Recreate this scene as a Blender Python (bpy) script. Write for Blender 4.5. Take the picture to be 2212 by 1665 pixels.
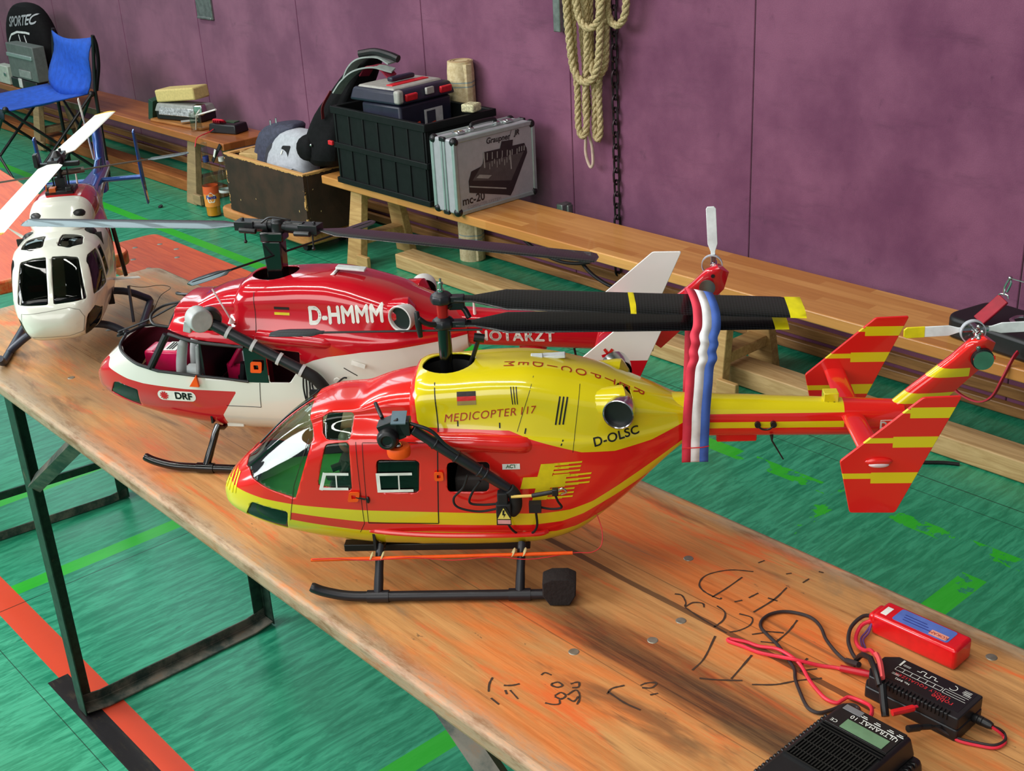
import bpy, bmesh, math, random
from mathutils import Vector, Matrix, noise
from mathutils.bvhtree import BVHTree
random.seed(7)
for _o in list(bpy.data.objects): bpy.data.objects.remove(_o, do_unlink=True)
SC = bpy.context.scene
COL = SC.collection
pi = math.pi

# ---------------------------------------------------------------- camera
def make_camera():
    f, p, r, y = 2670.06, .42053, -.056075, .862685
    fwd = Vector((-math.sin(y)*math.cos(p), math.cos(y)*math.cos(p), -math.sin(p)))
    right = Vector((math.cos(y), math.sin(y), 0)); up = right.cross(fwd)
    rr = math.cos(r)*right + math.sin(r)*up
    uu = -math.sin(r)*right + math.cos(r)*up
    cd = bpy.data.cameras.new('camera'); co = bpy.data.objects.new('camera', cd); COL.objects.link(co)
    m = Matrix((rr, uu, -fwd)).transposed().to_4x4(); m.translation = Vector((0, 0, 1.6))
    co.matrix_world = m
    cd.sensor_width = 36.0; cd.sensor_fit = 'HORIZONTAL'; cd.lens = f/2212.0*36.0
    cd.clip_start = .05; cd.clip_end = 100
    SC.camera = co
make_camera()

# ---------------------------------------------------------------- view, world, lights
SC.view_settings.view_transform = 'Standard'
try: SC.view_settings.look = 'None'
except Exception: pass
SC.view_settings.gamma = 1.0
SC.view_settings.exposure = 0.0
SC.view_settings.use_curve_mapping = False
w = bpy.data.worlds.new('hall_ambience'); SC.world = w; w.use_nodes = True
w.node_tree.nodes['Background'].inputs[0].default_value = (.80, .92, 1.0, 1)
w.node_tree.nodes['Background'].inputs[1].default_value = .30

def area(name, loc, target, sx, sy, power, col):
    ld = bpy.data.lights.new(name, 'AREA'); ld.shape = 'RECTANGLE'; ld.size = sx; ld.size_y = sy
    ld.energy = power; ld.color = col
    if name == 'window_side_light': ld.spread = math.radians(120)
    o = bpy.data.objects.new(name, ld); COL.objects.link(o); o.location = loc
    d = Vector(target) - Vector(loc)
    o.rotation_euler = d.to_track_quat('-Z', 'Y').to_euler()
    return o
# rows of ceiling tubes, the left side window, an added fill behind the camera, high windows over the panelled wall
area('ceiling_tubes_front', (-2.6, .2, 4.6), (-2.6, .2, 0), 5.0, .16, 70, (1, .97, .92))
area('ceiling_tubes_middle', (-1.2, -1.2, 4.6), (-1.2, -1.2, 0), 6.0, .16, 62, (1, .97, .92))
area('ceiling_tubes_left', (-6.5, .8, 4.6), (-6.5, 1.2, 0), 4.0, .16, 70, (1, .97, .92))
area('window_side_light', (-5.0, -3.2, 3.4), (-3.0, .8, .2), 5.5, 2.0, 200, (.93, .97, 1))
area('fill_behind_camera', (.5, -3.0, 2.7), (-1.5, 1.0, .7), 3.2, 2.0, 66, (1, .98, .94))  # added frontal fill that brightens the near sides, no window modelled here
area('window_high_back', (-9.6, 3.12, 3.9), (-9.0, 0, 2.6), 7.4, 2.0, 150, (.70, .95, 1))
# ---------------------------------------------------------------- node helper
class NX:
    def __init__(s, nt, sock): s.nt, s.s = nt, sock
    def _m(s, op, b=None, c=None, clamp=False):
        n = s.nt.nodes.new('ShaderNodeMath'); n.operation = op; n.use_clamp = clamp
        s.nt.links.new(s.s, n.inputs[0])
        for i, q in ((1, b), (2, c)):
            if q is None: continue
            if isinstance(q, NX): s.nt.links.new(q.s, n.inputs[i])
            else: n.inputs[i].default_value = q
        return NX(s.nt, n.outputs[0])
    def __add__(s, b): return s._m('ADD', b)
    __radd__ = __add__
    def __sub__(s, b): return s._m('SUBTRACT', b)
    def __rsub__(s, b): return (s*-1) + b
    def __mul__(s, b): return s._m('MULTIPLY', b)
    __rmul__ = __mul__
    def __truediv__(s, b): return s._m('DIVIDE', b)
    def gt(s, b): return s._m('GREATER_THAN', b)
    def lt(s, b): return s._m('LESS_THAN', b)
    def abs(s): return s._m('ABSOLUTE')
    def frac(s): return s._m('FRACT')
    def floor(s): return s._m('FLOOR')
    def max(s, b): return s._m('MAXIMUM', b)
    def min(s, b): return s._m('MINIMUM', b)
    def inv(s): return (s*-1) + 1
    def within(s, a, b): return s.gt(a)*s.lt(b)
    def ramp(s, a, b):
        n = s.nt.nodes.new('ShaderNodeMapRange'); n.inputs[1].default_value = a; n.inputs[2].default_value = b
        n.interpolation_type = 'SMOOTHSTEP'
        s.nt.links.new(s.s, n.inputs[0]); return NX(s.nt, n.outputs[0])
    def curve(s, pts, x0, x1, y0, y1):
        n = s.nt.nodes.new('ShaderNodeFloatCurve'); cv = n.mapping.curves[0]
        P = [((x-x0)/(x1-x0), (y-y0)/(y1-y0)) for x, y in pts]
        cv.points[0].location = P[0]; cv.points[-1].location = P[-1]
        for q in P[1:-1]: cv.points.new(*q)
        for q in cv.points: q.handle_type = 'VECTOR'
        n.mapping.update()
        s.nt.links.new(((s - x0)/(x1-x0)).s, n.inputs[1])
        return NX(s.nt, n.outputs[0])*(y1-y0) + y0

class Mat:
    """a principled material with small helpers for procedural paint"""
    def __init__(s, name, col=(.5, .5, .5), rough=.5, metal=0, spec=.5, coat=0):
        s.m = bpy.data.materials.new(name); s.m.use_nodes = True; s.nt = s.m.node_tree
        s.b = s.nt.nodes['Principled BSDF']
        s.b.inputs['Base Color'].default_value = (*col, 1); s.b.inputs['Roughness'].default_value = rough
        s.b.inputs['Metallic'].default_value = metal; s.b.inputs['Specular IOR Level'].default_value = spec
        s.b.inputs['Coat Weight'].default_value = coat; s.b.inputs['Coat Roughness'].default_value = .04
        s.colr = None
    def co(s, kind='Object'):
        t = s.nt.nodes.new('ShaderNodeTexCoord'); q = s.nt.nodes.new('ShaderNodeSeparateXYZ')
        s.nt.links.new(t.outputs[kind], q.inputs[0]); s.vec = t.outputs[kind]
        return [NX(s.nt, q.outputs[i]) for i in range(3)]
    def noise(s, scale, detail=4, rough=.5, stretch=(1, 1, 1), dist=0, kind='Object', off=(0, 0, 0)):
        t = s.nt.nodes.new('ShaderNodeTexCoord'); mp = s.nt.nodes.new('ShaderNodeMapping')
        mp.inputs['Scale'].default_value = stretch; mp.inputs['Location'].default_value = off
        n = s.nt.nodes.new('ShaderNodeTexNoise'); n.inputs['Scale'].default_value = scale
        n.inputs['Detail'].default_value = detail; n.inputs['Roughness'].default_value = rough
        n.inputs['Distortion'].default_value = dist
        s.nt.links.new(t.outputs[kind], mp.inputs[0]); s.nt.links.new(mp.outputs[0], n.inputs['Vector'])
        return NX(s.nt, n.outputs[0])
    def mix(s, fac, a, b):
        n = s.nt.nodes.new('ShaderNodeMix'); n.data_type = 'RGBA'
        if isinstance(fac, NX): s.nt.links.new(fac.s, n.inputs[0])
        else: n.inputs[0].default_value = fac
        for i, c in ((6, a), (7, b)):
            if isinstance(c, (tuple, list)): n.inputs[i].default_value = (*c[:3], 1)
            else: s.nt.links.new(c, n.inputs[i])
        return n.outputs[2]
    def color(s, c): s.nt.links.new(c, s.b.inputs['Base Color']); return s
    def rough(s, x): s.nt.links.new(x.s, s.b.inputs['Roughness']); return s
    def bump(s, h, strength=.3, dist=.01):
        n = s.nt.nodes.new('ShaderNodeBump'); n.inputs['Strength'].default_value = strength; n.inputs['Distance'].default_value = dist
        s.nt.links.new(h.s, n.inputs['Height']); s.nt.links.new(n.outputs[0], s.b.inputs['Normal']); return s

def lin(r, g, b):
    f = lambda c: (c/255/12.92) if c/255 <= .04045 else ((c/255+.055)/1.055)**2.4
    return (f(r), f(g), f(b))

def simple(name, rgb, rough=.5, metal=0, spec=.5, coat=0, var=.12, scale=40, bump=0):
    """plain painted / plastic surface with a little procedural unevenness"""
    m = Mat(name, lin(*rgb), rough, metal, spec, coat)
    n = m.noise(scale, 3, .6)
    c = lin(*rgb)
    m.color(m.mix(n.ramp(.3, .7), tuple(x*(1-var) for x in c), tuple(min(1, x*(1+var)) for x in c)))
    if bump: m.bump(n, bump, .004)
    return m.m

def glass_mat(name, tint=(1, 1, 1), fac=.75, rough=.02):
    m = bpy.data.materials.new(name); m.use_nodes = True; nt = m.node_tree; nt.nodes.clear()
    o = nt.nodes.new('ShaderNodeOutputMaterial'); mx = nt.nodes.new('ShaderNodeMixShader')
    tr = nt.nodes.new('ShaderNodeBsdfTransparent'); gl = nt.nodes.new('ShaderNodeBsdfGlossy')
    fr0 = nt.nodes.new('ShaderNodeLayerWeight'); fr0.inputs[0].default_value = .18
    fr = nt.nodes.new('ShaderNodeMapRange'); fr.inputs[3].default_value = .025; fr.inputs[4].default_value = .40; nt.links.new(fr0.outputs['Facing'], fr.inputs[0])
    tr.inputs[0].default_value = (*tint, 1); gl.inputs['Roughness'].default_value = rough
    nt.links.new(fr.outputs[0], mx.inputs[0]); nt.links.new(tr.outputs[0], mx.inputs[1]); nt.links.new(gl.outputs[0], mx.inputs[2])
    nt.links.new(mx.outputs[0], o.inputs[0])
    return m

# ---------------------------------------------------------------- mesh helper
class MB:
    def __init__(s): s.v, s.f, s.mi = [], [], []
    def add(s, vs, fs, mi=0):
        b = len(s.v); s.v += [tuple(q) for q in vs]
        s.f += [tuple(i+b for i in q) for q in fs]; s.mi += [mi]*len(fs); return s
    def box(s, c, d, rot=None, mi=0, taper=None):
        vs = []
        for z in (-1, 1):
            t = taper if (taper and z > 0) else (1, 1)
            for x, y in ((-1, -1), (1, -1), (1, 1), (-1, 1)): vs.append(Vector((x*d[0]/2*t[0], y*d[1]/2*t[1], z*d[2]/2)))
        if rot is not None: vs = [rot @ q for q in vs]
        vs = [q + Vector(c) for q in vs]
        return s.add(vs, [(3, 2, 1, 0), (4, 5, 6, 7), (0, 1, 5, 4), (1, 2, 6, 5), (2, 3, 7, 6), (3, 0, 4, 7)], mi)
    def b2(s, a, b, mi=0):
        return s.box([(p+q)/2 for p, q in zip(a, b)], [abs(q-p) for p, q in zip(a, b)], None, mi)
    def tube(s, pts, r, n=10, mi=0, closed=False, caps=True, flat=None):
        """sweep; r a number or a list; flat=(vector, ratio) squashes the section"""
        P = [Vector(p) for p in pts]; m = len(P)
        R = r if isinstance(r, (list, tuple)) else [r]*m
        T = []
        for i in range(m):
            a = P[(i-1) % m] if (closed or i > 0) else P[i]; b = P[(i+1) % m] if (closed or i < m-1) else P[i]
            T.append((b-a).normalized())
        up = Vector((0, 0, 1)) if abs(T[0].z) < .9 else Vector((1, 0, 0))
        nrm = (up - T[0]*up.dot(T[0])).normalized(); vs = []
        for i in range(m):
            nrm = (nrm - T[i]*nrm.dot(T[i])).normalized(); bi = T[i].cross(nrm)
            for k in range(n):
                a = 2*pi*k/n; vs.append(P[i] + (nrm*math.cos(a) + bi*math.sin(a))*R[i])
        fs = []
        for i in range(m if closed else m-1):
            j = (i+1) % m
            for k in range(n): fs.append((i*n+k, i*n+(k+1) % n, j*n+(k+1) % n, j*n+k))
        if caps and not closed: fs += [tuple(range(n-1, -1, -1)), tuple(range((m-1)*n, m*n))]
        return s.add(vs, fs, mi)
    def cyl(s, a, b, r0, r1=None, n=20, mi=0): return s.tube([a, b], [r0, r0 if r1 is None else r1], n, mi)
    def lathe(s, prof, n=24, M=None, mi=0, cap=True):
        vs = []
        for r, z in prof:
            for k in range(n): vs.append(Vector((r*math.cos(2*pi*k/n), r*math.sin(2*pi*k/n), z)))
        if M is not None: vs = [M @ q for q in vs]
        fs = [(i*n+k, i*n+(k+1) % n, (i+1)*n+(k+1) % n, (i+1)*n+k) for i in range(len(prof)-1) for k in range(n)]
        if cap: fs += [tuple(range(n-1, -1, -1)), tuple(range((len(prof)-1)*n, len(prof)*n))]
        return s.add(vs, fs, mi)
    def prism(s, poly, h, M=None, mi=0):
        """poly in local xy, extruded 0..h along local z"""
        n = len(poly); ar = sum(poly[i][0]*poly[(i+1) % n][1]-poly[(i+1) % n][0]*poly[i][1] for i in range(n))
        if ar < 0: poly = poly[::-1]
        vs = [Vector((p[0], p[1], 0)) for p in poly] + [Vector((p[0], p[1], h)) for p in poly]
        if M is not None: vs = [M @ q for q in vs]
        fs = [tuple(range(n-1, -1, -1)), tuple(range(n, 2*n))] + [(i, (i+1) % n, n+(i+1) % n, n+i) for i in range(n)]
        return s.add(vs, fs, mi)
    def loft(s, rings, mi=0, closed_ring=True, caps=True):
        n = len(rings[0]); vs = [q for r in rings for q in r]; fs = []
        for i in range(len(rings)-1):
            for k in range(n if closed_ring else n-1):
                fs.append((i*n+k, i*n+(k+1) % n, (i+1)*n+(k+1) % n, (i+1)*n+k))
        if caps and closed_ring: fs += [tuple(range(n-1, -1, -1)), tuple(range((len(rings)-1)*n, len(rings)*n))]
        return s.add(vs, fs, mi)
    def sphere(s, c, r, n=16, m=10, M=None, mi=0):
        R = r if isinstance(r, (tuple, list)) else (r, r, r)
        vs = [Vector((0, 0, R[2]))]
        for i in range(1, m):
            t = pi*i/m
            for k in range(n): vs.append(Vector((R[0]*math.sin(t)*math.cos(2*pi*k/n), R[1]*math.sin(t)*math.sin(2*pi*k/n), R[2]*math.cos(t))))
        vs.append(Vector((0, 0, -R[2])))
        if M is not None: vs = [M @ q for q in vs]
        vs = [q + Vector(c) for q in vs]; L = len(vs)-1
        fs = [(0, 1+k, 1+(k+1) % n) for k in range(n)]
        for i in range(m-2):
            a = 1+i*n
            for k in range(n): fs.append((a+k, a+n+k, a+n+(k+1) % n, a+(k+1) % n))
        a = 1+(m-2)*n; fs += [(a+k, L, a+(k+1) % n) for k in range(n)]
        return s.add(vs, fs, mi)
    def build(s, name, mats, parent=None, smooth=True, bevel=0, seg=2, sub=0, ang=35):
        me = bpy.data.meshes.new(name); me.from_pydata(s.v, [], s.f)
        mats = mats if isinstance(mats, (list, tuple)) else [mats]
        for m in mats: me.materials.append(m)
        for p, i in zip(me.polygons, s.mi): p.material_index = i
        bm = bmesh.new(); bm.from_mesh(me); bmesh.ops.recalc_face_normals(bm, faces=bm.faces)
        bm.to_mesh(me); bm.free()
        o = bpy.data.objects.new(name, me); COL.objects.link(o)
        if parent: o.parent = parent
        if bevel:
            q = o.modifiers.new('bevel', 'BEVEL'); q.width = bevel; q.segments = seg; q.limit_method = 'ANGLE'; q.angle_limit = .6
            q.harden_normals = False
        if sub:
            q = o.modifiers.new('sub', 'SUBSURF'); q.levels = sub; q.render_levels = sub
        if smooth: smooth_by_angle(me, ang)
        return o

def smooth_by_angle(me, ang=35):
    bm = bmesh.new(); bm.from_mesh(me)
    for f in bm.faces: f.smooth = True
    for e in bm.edges:
        if len(e.link_faces) == 2:
            try: e.smooth = e.calc_face_angle() < math.radians(ang)
            except ValueError: pass
    bm.to_mesh(me); bm.free()

def baked(o):
    """apply modifiers, return the object"""
    dg = bpy.context.evaluated_depsgraph_get(); dg.update()
    me = bpy.data.meshes.new_from_object(o.evaluated_get(dg)); o.modifiers.clear()
    old = o.data; nm = old.name; o.data = me; bpy.data.meshes.remove(old); me.name = nm
    return o

def boolean(o, cutter, op='DIFFERENCE'):
    q = o.modifiers.new('b', 'BOOLEAN'); q.operation = op; q.solver = 'EXACT'; q.object = cutter
    baked(o)

def thing(name, label, cat, loc=(0, 0, 0), rz=0, group=None):
    o = bpy.data.objects.new(name, None); COL.objects.link(o); o.location = loc; o.rotation_euler = (0, 0, rz)
    o.empty_display_size = .05
    o['label'] = label; o['category'] = cat
    if group: o['group'] = group
    bpy.context.view_layer.update()
    return o
def tag(o, label, cat, group=None):
    o['label'] = label; o['category'] = cat
    if group: o['group'] = group
    return o
def struct(o): o['kind'] = 'structure'; return o
def plabel(o, label): o['label'] = label; return o

def smooth_path(pts, n=8, closed=False):
    P = [Vector(p) for p in pts]; m = len(P); out = []
    rng = range(m if closed else m-1)
    for i in rng:
        p0 = P[(i-1) % m] if (closed or i > 0) else P[0]*2-P[1]
        p1 = P[i]; p2 = P[(i+1) % m]
        p3 = P[(i+2) % m] if (closed or i+2 < m) else P[-1]*2-P[-2]
        for k in range(n):
            t = k/n
            out.append(.5*((2*p1)+(p2-p0)*t+(2*p0-5*p1+4*p2-p3)*t*t+(-p0+3*p1-3*p2+p3)*t*t*t))
    if not closed: out.append(P[-1])
    return out

def rrect(w, h, r, n=5, cx=0, cy=0):
    out = []
    for sx, sy, a0 in ((1, 1, 0), (-1, 1, 90), (-1, -1, 180), (1, -1, 270)):
        for k in range(n+1):
            a = math.radians(a0+90*k/n); out.append((cx+sx*(w/2-r)+r*math.cos(a), cy+sy*(h/2-r)+r*math.sin(a)))
    return out

def text_mesh(txt, size, bold=0, shear=0, align='CENTER', spacing=1.0, thick=0):
    """flat lettering as triangles in local xy: returns (verts, faces)"""
    cu = bpy.data.curves.new('lettering', 'FONT'); cu.body = txt; cu.size = size; cu.offset = bold; cu.shear = shear
    cu.align_x = align; cu.align_y = 'CENTER'; cu.space_character = spacing; cu.extrude = thick
    o = bpy.data.objects.new('lettering', cu); COL.objects.link(o)
    dg = bpy.context.evaluated_depsgraph_get(); dg.update()
    me = o.evaluated_get(dg).to_mesh()
    vs = [v.co.copy() for v in me.vertices]; fs = [tuple(p.vertices) for p in me.polygons]
    o.evaluated_get(dg).to_mesh_clear(); bpy.data.objects.remove(o); bpy.data.curves.remove(cu)
    return vs, fs

def frame(o, x, y):
    """matrix with origin o, local x, y axes"""
    x = Vector(x).normalized(); z = x.cross(Vector(y)).normalized(); y = z.cross(x)
    m = Matrix((x, y, z)).transposed().to_4x4(); m.translation = Vector(o); return m

def lettering(name, txt, M, size, mat, parent, **k):
    vs, fs = text_mesh(txt, size, **k)
    return MB().add([M @ v for v in vs], fs).build(name, mat, parent, smooth=False)
# ---------------------------------------------------------------- the hall: floor, walls, ceiling
def floor_mat():
    m = Mat('floor_linoleum', rough=.34, spec=.42)
    x, y, z = m.co()
    st = m.noise(60, 4, .75, (1.0, .13, 1), .6)
    st2 = m.noise(150, 3, .7, (1.0, .16, 1))
    big = m.noise(1.1, 3, .5)
    base = m.mix(st.ramp(.34, .68), lin(20, 122, 90), lin(66, 170, 132))
    base = m.mix(st2.ramp(.60, .78)*.5, base, lin(112, 190, 156))
    base = m.mix(st2.ramp(.40, .24)*.55, base, lin(16, 62, 44))
    base = m.mix(big.ramp(.35, .7)*.35, base, lin(40, 142, 92))
    lg = lin(40, 176, 42)
    wear = m.noise(11, 5, .65)
    worn = x.gt(-1.9)*(wear.lt(.50)) + x.gt(-1.6)*x.lt(-1.42)
    def line(c, hw, ax, lo, hi, o): return ax.within(c-hw, c+hw)*o.within(lo, hi)
    g = line(2.435, .026, y, -14, 6, x)*(worn.min(1).inv())
    g = g.max(line(-2.722, .024, x, -6, 2.46, y)).max(line(-3.19, .024, x, -6, 2.46, y))
    nearline = line(-1.56, .025, x, -6, 2.46, y)
    g = g.max(nearline*(y.gt(1.25)*wear.gt(.44)).inv())
    g = g.max(line(-1.13, .03, x, 2.0, 2.32, y)*wear.gt(.40))
    c = m.mix(g, base, m.mix(st.ramp(.3, .7)*.35, lg, lin(70, 196, 70)))
    r = line(.690, .033, y, -14, 6, x)
    c = m.mix(r, c, lin(212, 74, 48))
    scuff = m.noise(35, 5, .7, (.4, 1.6, 1))
    b = y.within(.632, .677)*x.gt(-2.31)
    c = m.mix(b, c, m.mix(scuff.ramp(.5, .8)*.5, lin(30, 28, 30), lin(96, 84, 60)))
    sm = line(-2.655, .0016, x, -6, 3.2, y).max(line(2.66, .0018, y, -14, 6, x)).max(line(2.585, .0012, y, -14, 6, x)).max(line(.604, .001, y, -14, 6, x))
    c = m.mix(sm*.8, c, lin(14, 40, 30))
    m.color(c)
    m.rough(st*.16 + .27)
    m.bump(st2, .06, .002)
    return m.m
def felt_mat():
    m = Mat('felt_panel_plum', rough=.95, spec=.1)
    x, y, z = m.co()
    nap = m.noise(300, 3, .8, (1, 1, 1)); blot = m.noise(2.6, 5, .62, (1, 1, .9)); spots = m.noise(13, 4, .7, (1, 1, .62))
    smear = m.noise(7, 5, .7, (.35, 1, 1.6))
    c = m.mix(blot.ramp(.32, .68), lin(104, 50, 82), lin(136, 80, 108))
    c = m.mix(smear.ramp(.52, .74)*.45, c, lin(84, 42, 68))
    c = m.mix(spots.ramp(.63, .78)*.55, c, lin(70, 34, 60))
    c = m.mix(nap.ramp(.3, .7)*.24, c, lin(78, 38, 64))
    m.b.inputs['Sheen Weight'].default_value = .25; m.b.inputs['Sheen Roughness'].default_value = .6
    m.color(c); m.bump(nap, .35, .003)
    return m.m
M_FELT = felt_mat()
struct(MB().b2((-15, -7, -.1), (6, 3.3, 0)).build('floor', floor_mat(), smooth=False))
SEAMS = [-10.6, -9.7, -8.76, -7.82, -6.87, -5.98, -5.03, -4.10, -3.25, -2.43, -1.50, -.58, .35, 1.3]
wb = MB()
for a, b in zip([-15]+SEAMS, SEAMS+[6]): wb.b2((a+.0016, 3.14, 0), (b-.0016, 3.17, 2.75))
wb.b2((-15, 3.17, 0), (6, 3.27, 2.75), 1)
struct(wb.build('wall_back', [M_FELT, simple('panel_backing', (46, 24, 40), .9)], smooth=False, bevel=.002, seg=1))
M_PLASTER = simple('hall_plaster', (150, 140, 132), .9, bump=.05)
up = MB(); up.b2((-15, 3.17, 2.75), (6, 3.3, 2.85)); up.b2((-15, 3.17, 4.95), (6, 3.3, 5.6)); up.b2((-15, 3.17, 2.85), (-13.4, 3.3, 4.95)); up.b2((-5.8, 3.17, 2.85), (6, 3.3, 4.95))
struct(up.build('wall_back_upper', M_PLASTER, smooth=False))
wf = MB()
for i in range(9): wf.b2((-13.4+i*.95-.03, 3.18, 2.85), (-13.4+i*.95+.03, 3.26, 4.95))
struct(wf.build('window_1', simple('window_frame_paint', (190, 190, 186), .5), smooth=False))
struct(MB().b2((-15, -7, 5.6), (6, 3.3, 5.7)).build('ceiling', M_PLASTER, smooth=False))
def skirting_mat():
    m = Mat('skirting_wood', rough=.5)
    g = m.noise(14, 5, .65, (.25, 3, 3), .5)
    m.color(m.mix(g.ramp(.3, .7), lin(120, 78, 40), lin(176, 124, 70))); return m.m
bb = MB()
bb.b2((-15, 3.115, .012), (6, 3.14, .045)); bb.b2((-15, 3.12, .062), (6, 3.14, .098))
struct(bb.build('baseboard_back', skirting_mat(), smooth=False, bevel=.004))
# steel fittings on the panels
M_STEEL = simple('galvanised_steel', (140, 146, 142), .38, .75, var=.2)
p = MB(); p.b2((-5.955, 3.128, .815), (-5.80, 3.141, 1.35)); p.b2((-5.945, 3.119, .93), (-5.81, 3.13, .955)); p.b2((-5.95, 3.122, .815), (-5.805, 3.13, .827))
tag(p.build('wall_plate', M_STEEL, bevel=.003), 'flat steel fitting plate high on the plum wall at upper left', 'plate')
p = MB(); p.b2((-3.288, 3.10, .945), (-3.252, 3.141, 1.5)); p.b2((-3.294, 3.118, .955), (-3.246, 3.141, 1.49))
tag(p.build('wall_rail', M_STEEL, bevel=.004), 'grey steel rail end on the wall left of the hanging ropes', 'rail')
p = MB(); p.b2((-3.296, 3.09, .20), (-3.264, 3.141, .318)); p.b2((-3.302, 3.115, .21), (-3.258, 3.141, .312))
tag(p.build('wall_rail', M_STEEL, bevel=.004), 'short steel stub on the wall just above the bench, below the ropes', 'rail')

# ropes looped over a hook, and the chain hanging beside them
def rope_mat():
    m = Mat('sisal_rope', rough=.9, spec=.1); n = m.noise(180, 3, .7)
    m.color(m.mix(n.ramp(.3, .75), lin(150, 132, 92), lin(214, 196, 152))); m.bump(n, .4, .003); return m.m
M_ROPE = rope_mat()
def rope_strand(mb, pts, r=.0135, strands=3, pitch=.075):
    P = smooth_path(pts, 10)
    # resample evenly
    d = [0]
    for a, b in zip(P, P[1:]): d.append(d[-1]+(b-a).length)
    step = .010; n = int(d[-1]/step); Q = []; j = 0
    for i in range(n+1):
        s = i*step
        while j < len(d)-2 and d[j+1] < s: j += 1
        t = (s-d[j])/max(1e-6, d[j+1]-d[j]); Q.append(P[j].lerp(P[j+1], min(1, t)))
    for k in range(strands):
        pts2 = []; nrm = Vector((0, 1, 0))
        for i, q in enumerate(Q):
            T = (Q[min(i+1, len(Q)-1)]-Q[max(i-1, 0)]).normalized()
            nrm = (nrm-T*nrm.dot(T)).normalized(); bi = T.cross(nrm); a = 2*pi*(k/strands+i*step/pitch)
            pts2.append(q+(nrm*math.cos(a)+bi*math.sin(a))*r*.5)
        mb.tube(pts2, r*.56, 6)
rp = thing('climbing_rope', 'thick beige climbing ropes hung up in long loops on the plum wall', 'rope', (-3.0, 3.08, 1.75))
def loop(xl, xr, zb, y, ztop=1.62, r=.0135, skew=0):
    mb = MB(); c = (xl+xr)/2; h = (xr-xl)/2
    o = Vector((-3.0, 3.08, 1.75))
    pts = [(-3.02+.3*(xl+3.02), y, ztop), (xl+.01, y, 1.3), (xl, y, zb+.34), (xl+.012, y, zb+.16), (c-h*.62, y, zb+.035), (c+skew, y, zb), (c+h*.62, y, zb+.04), (xr-.012, y, zb+.16), (xr, y, zb+.34), (xr-.01, y, 1.3), (-3.02+.3*(xr+3.02), y, ztop)]
    rope_strand(mb, [Vector(q)-o for q in pts], r); return mb
for i, (xl, xr, zb, y, r) in enumerate([(-3.150, -3.085, .600, 3.065, .0125), (-3.090, -3.045, .590, 3.09, .012), (-3.158, -2.985, .800, 3.04, .014), (-3.10, -2.99, .822, 3.075, .014), (-3.115, -2.958, .985, 3.03, .0135), (-3.01, -2.885, .995, 3.07, .0135), (-3.145, -3.115, .66, 3.10, .011)]):
    loop(xl, xr, zb, y, r=r).build('rope_loop', M_ROPE, rp, ang=80)
cordp = [(-3.135, 3.10, .80), (-3.138, 3.10, .6), (-3.14, 3.10, .53), (-3.12, 3.10, .485), (-3.105, 3.10, .50), (-3.108, 3.10, .56), (-3.125, 3.10, .63), (-3.128, 3.10, .8)]
MB().tube([Vector(q)-Vector((-3.0, 3.08, 1.75)) for q in smooth_path(cordp, 8)], .0055, 8).build('rope_cord', simple('pale_cord', (190, 168, 150), .85), rp)
hk = MB(); hk.tube(smooth_path([(0, .05, .0), (0, -.02, -.02), (0, -.05, -.09), (0, -.02, -.14), (0, .05, -.15)], 6), .012, 8)
hk.box((0, .058, -.07), (.09, .006, .26)); hk.build('hook', M_STEEL, rp)
def chain(name, x, y, z0, z1, mat, label):
    mb = MB(); L = .052; k = 0; z = z1
    while z > z0:
        pts = []
        for t in range(14):
            a = 2*pi*t/14; px = math.cos(a)*.0105; pz = math.sin(a)*.0215+(.008 if math.sin(a) > 0 else -.008)
            pts.append((x+(px if k % 2 == 0 else px*.35), y+(0 if k % 2 == 0 else px), z+pz))
        mb.tube(pts, .0042, 6, closed=True); z -= .043; k += 1
    return tag(mb.build(name, mat), label, 'chain')
M_CHAIN = simple('dark_chain_steel', (70, 58, 62), .35, .8, var=.4)
chain('hanging_chain', -3.012, 3.124, .06, 1.45, M_CHAIN, 'dark steel chain hanging down the plum wall behind the bench, right of the ropes')
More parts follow.
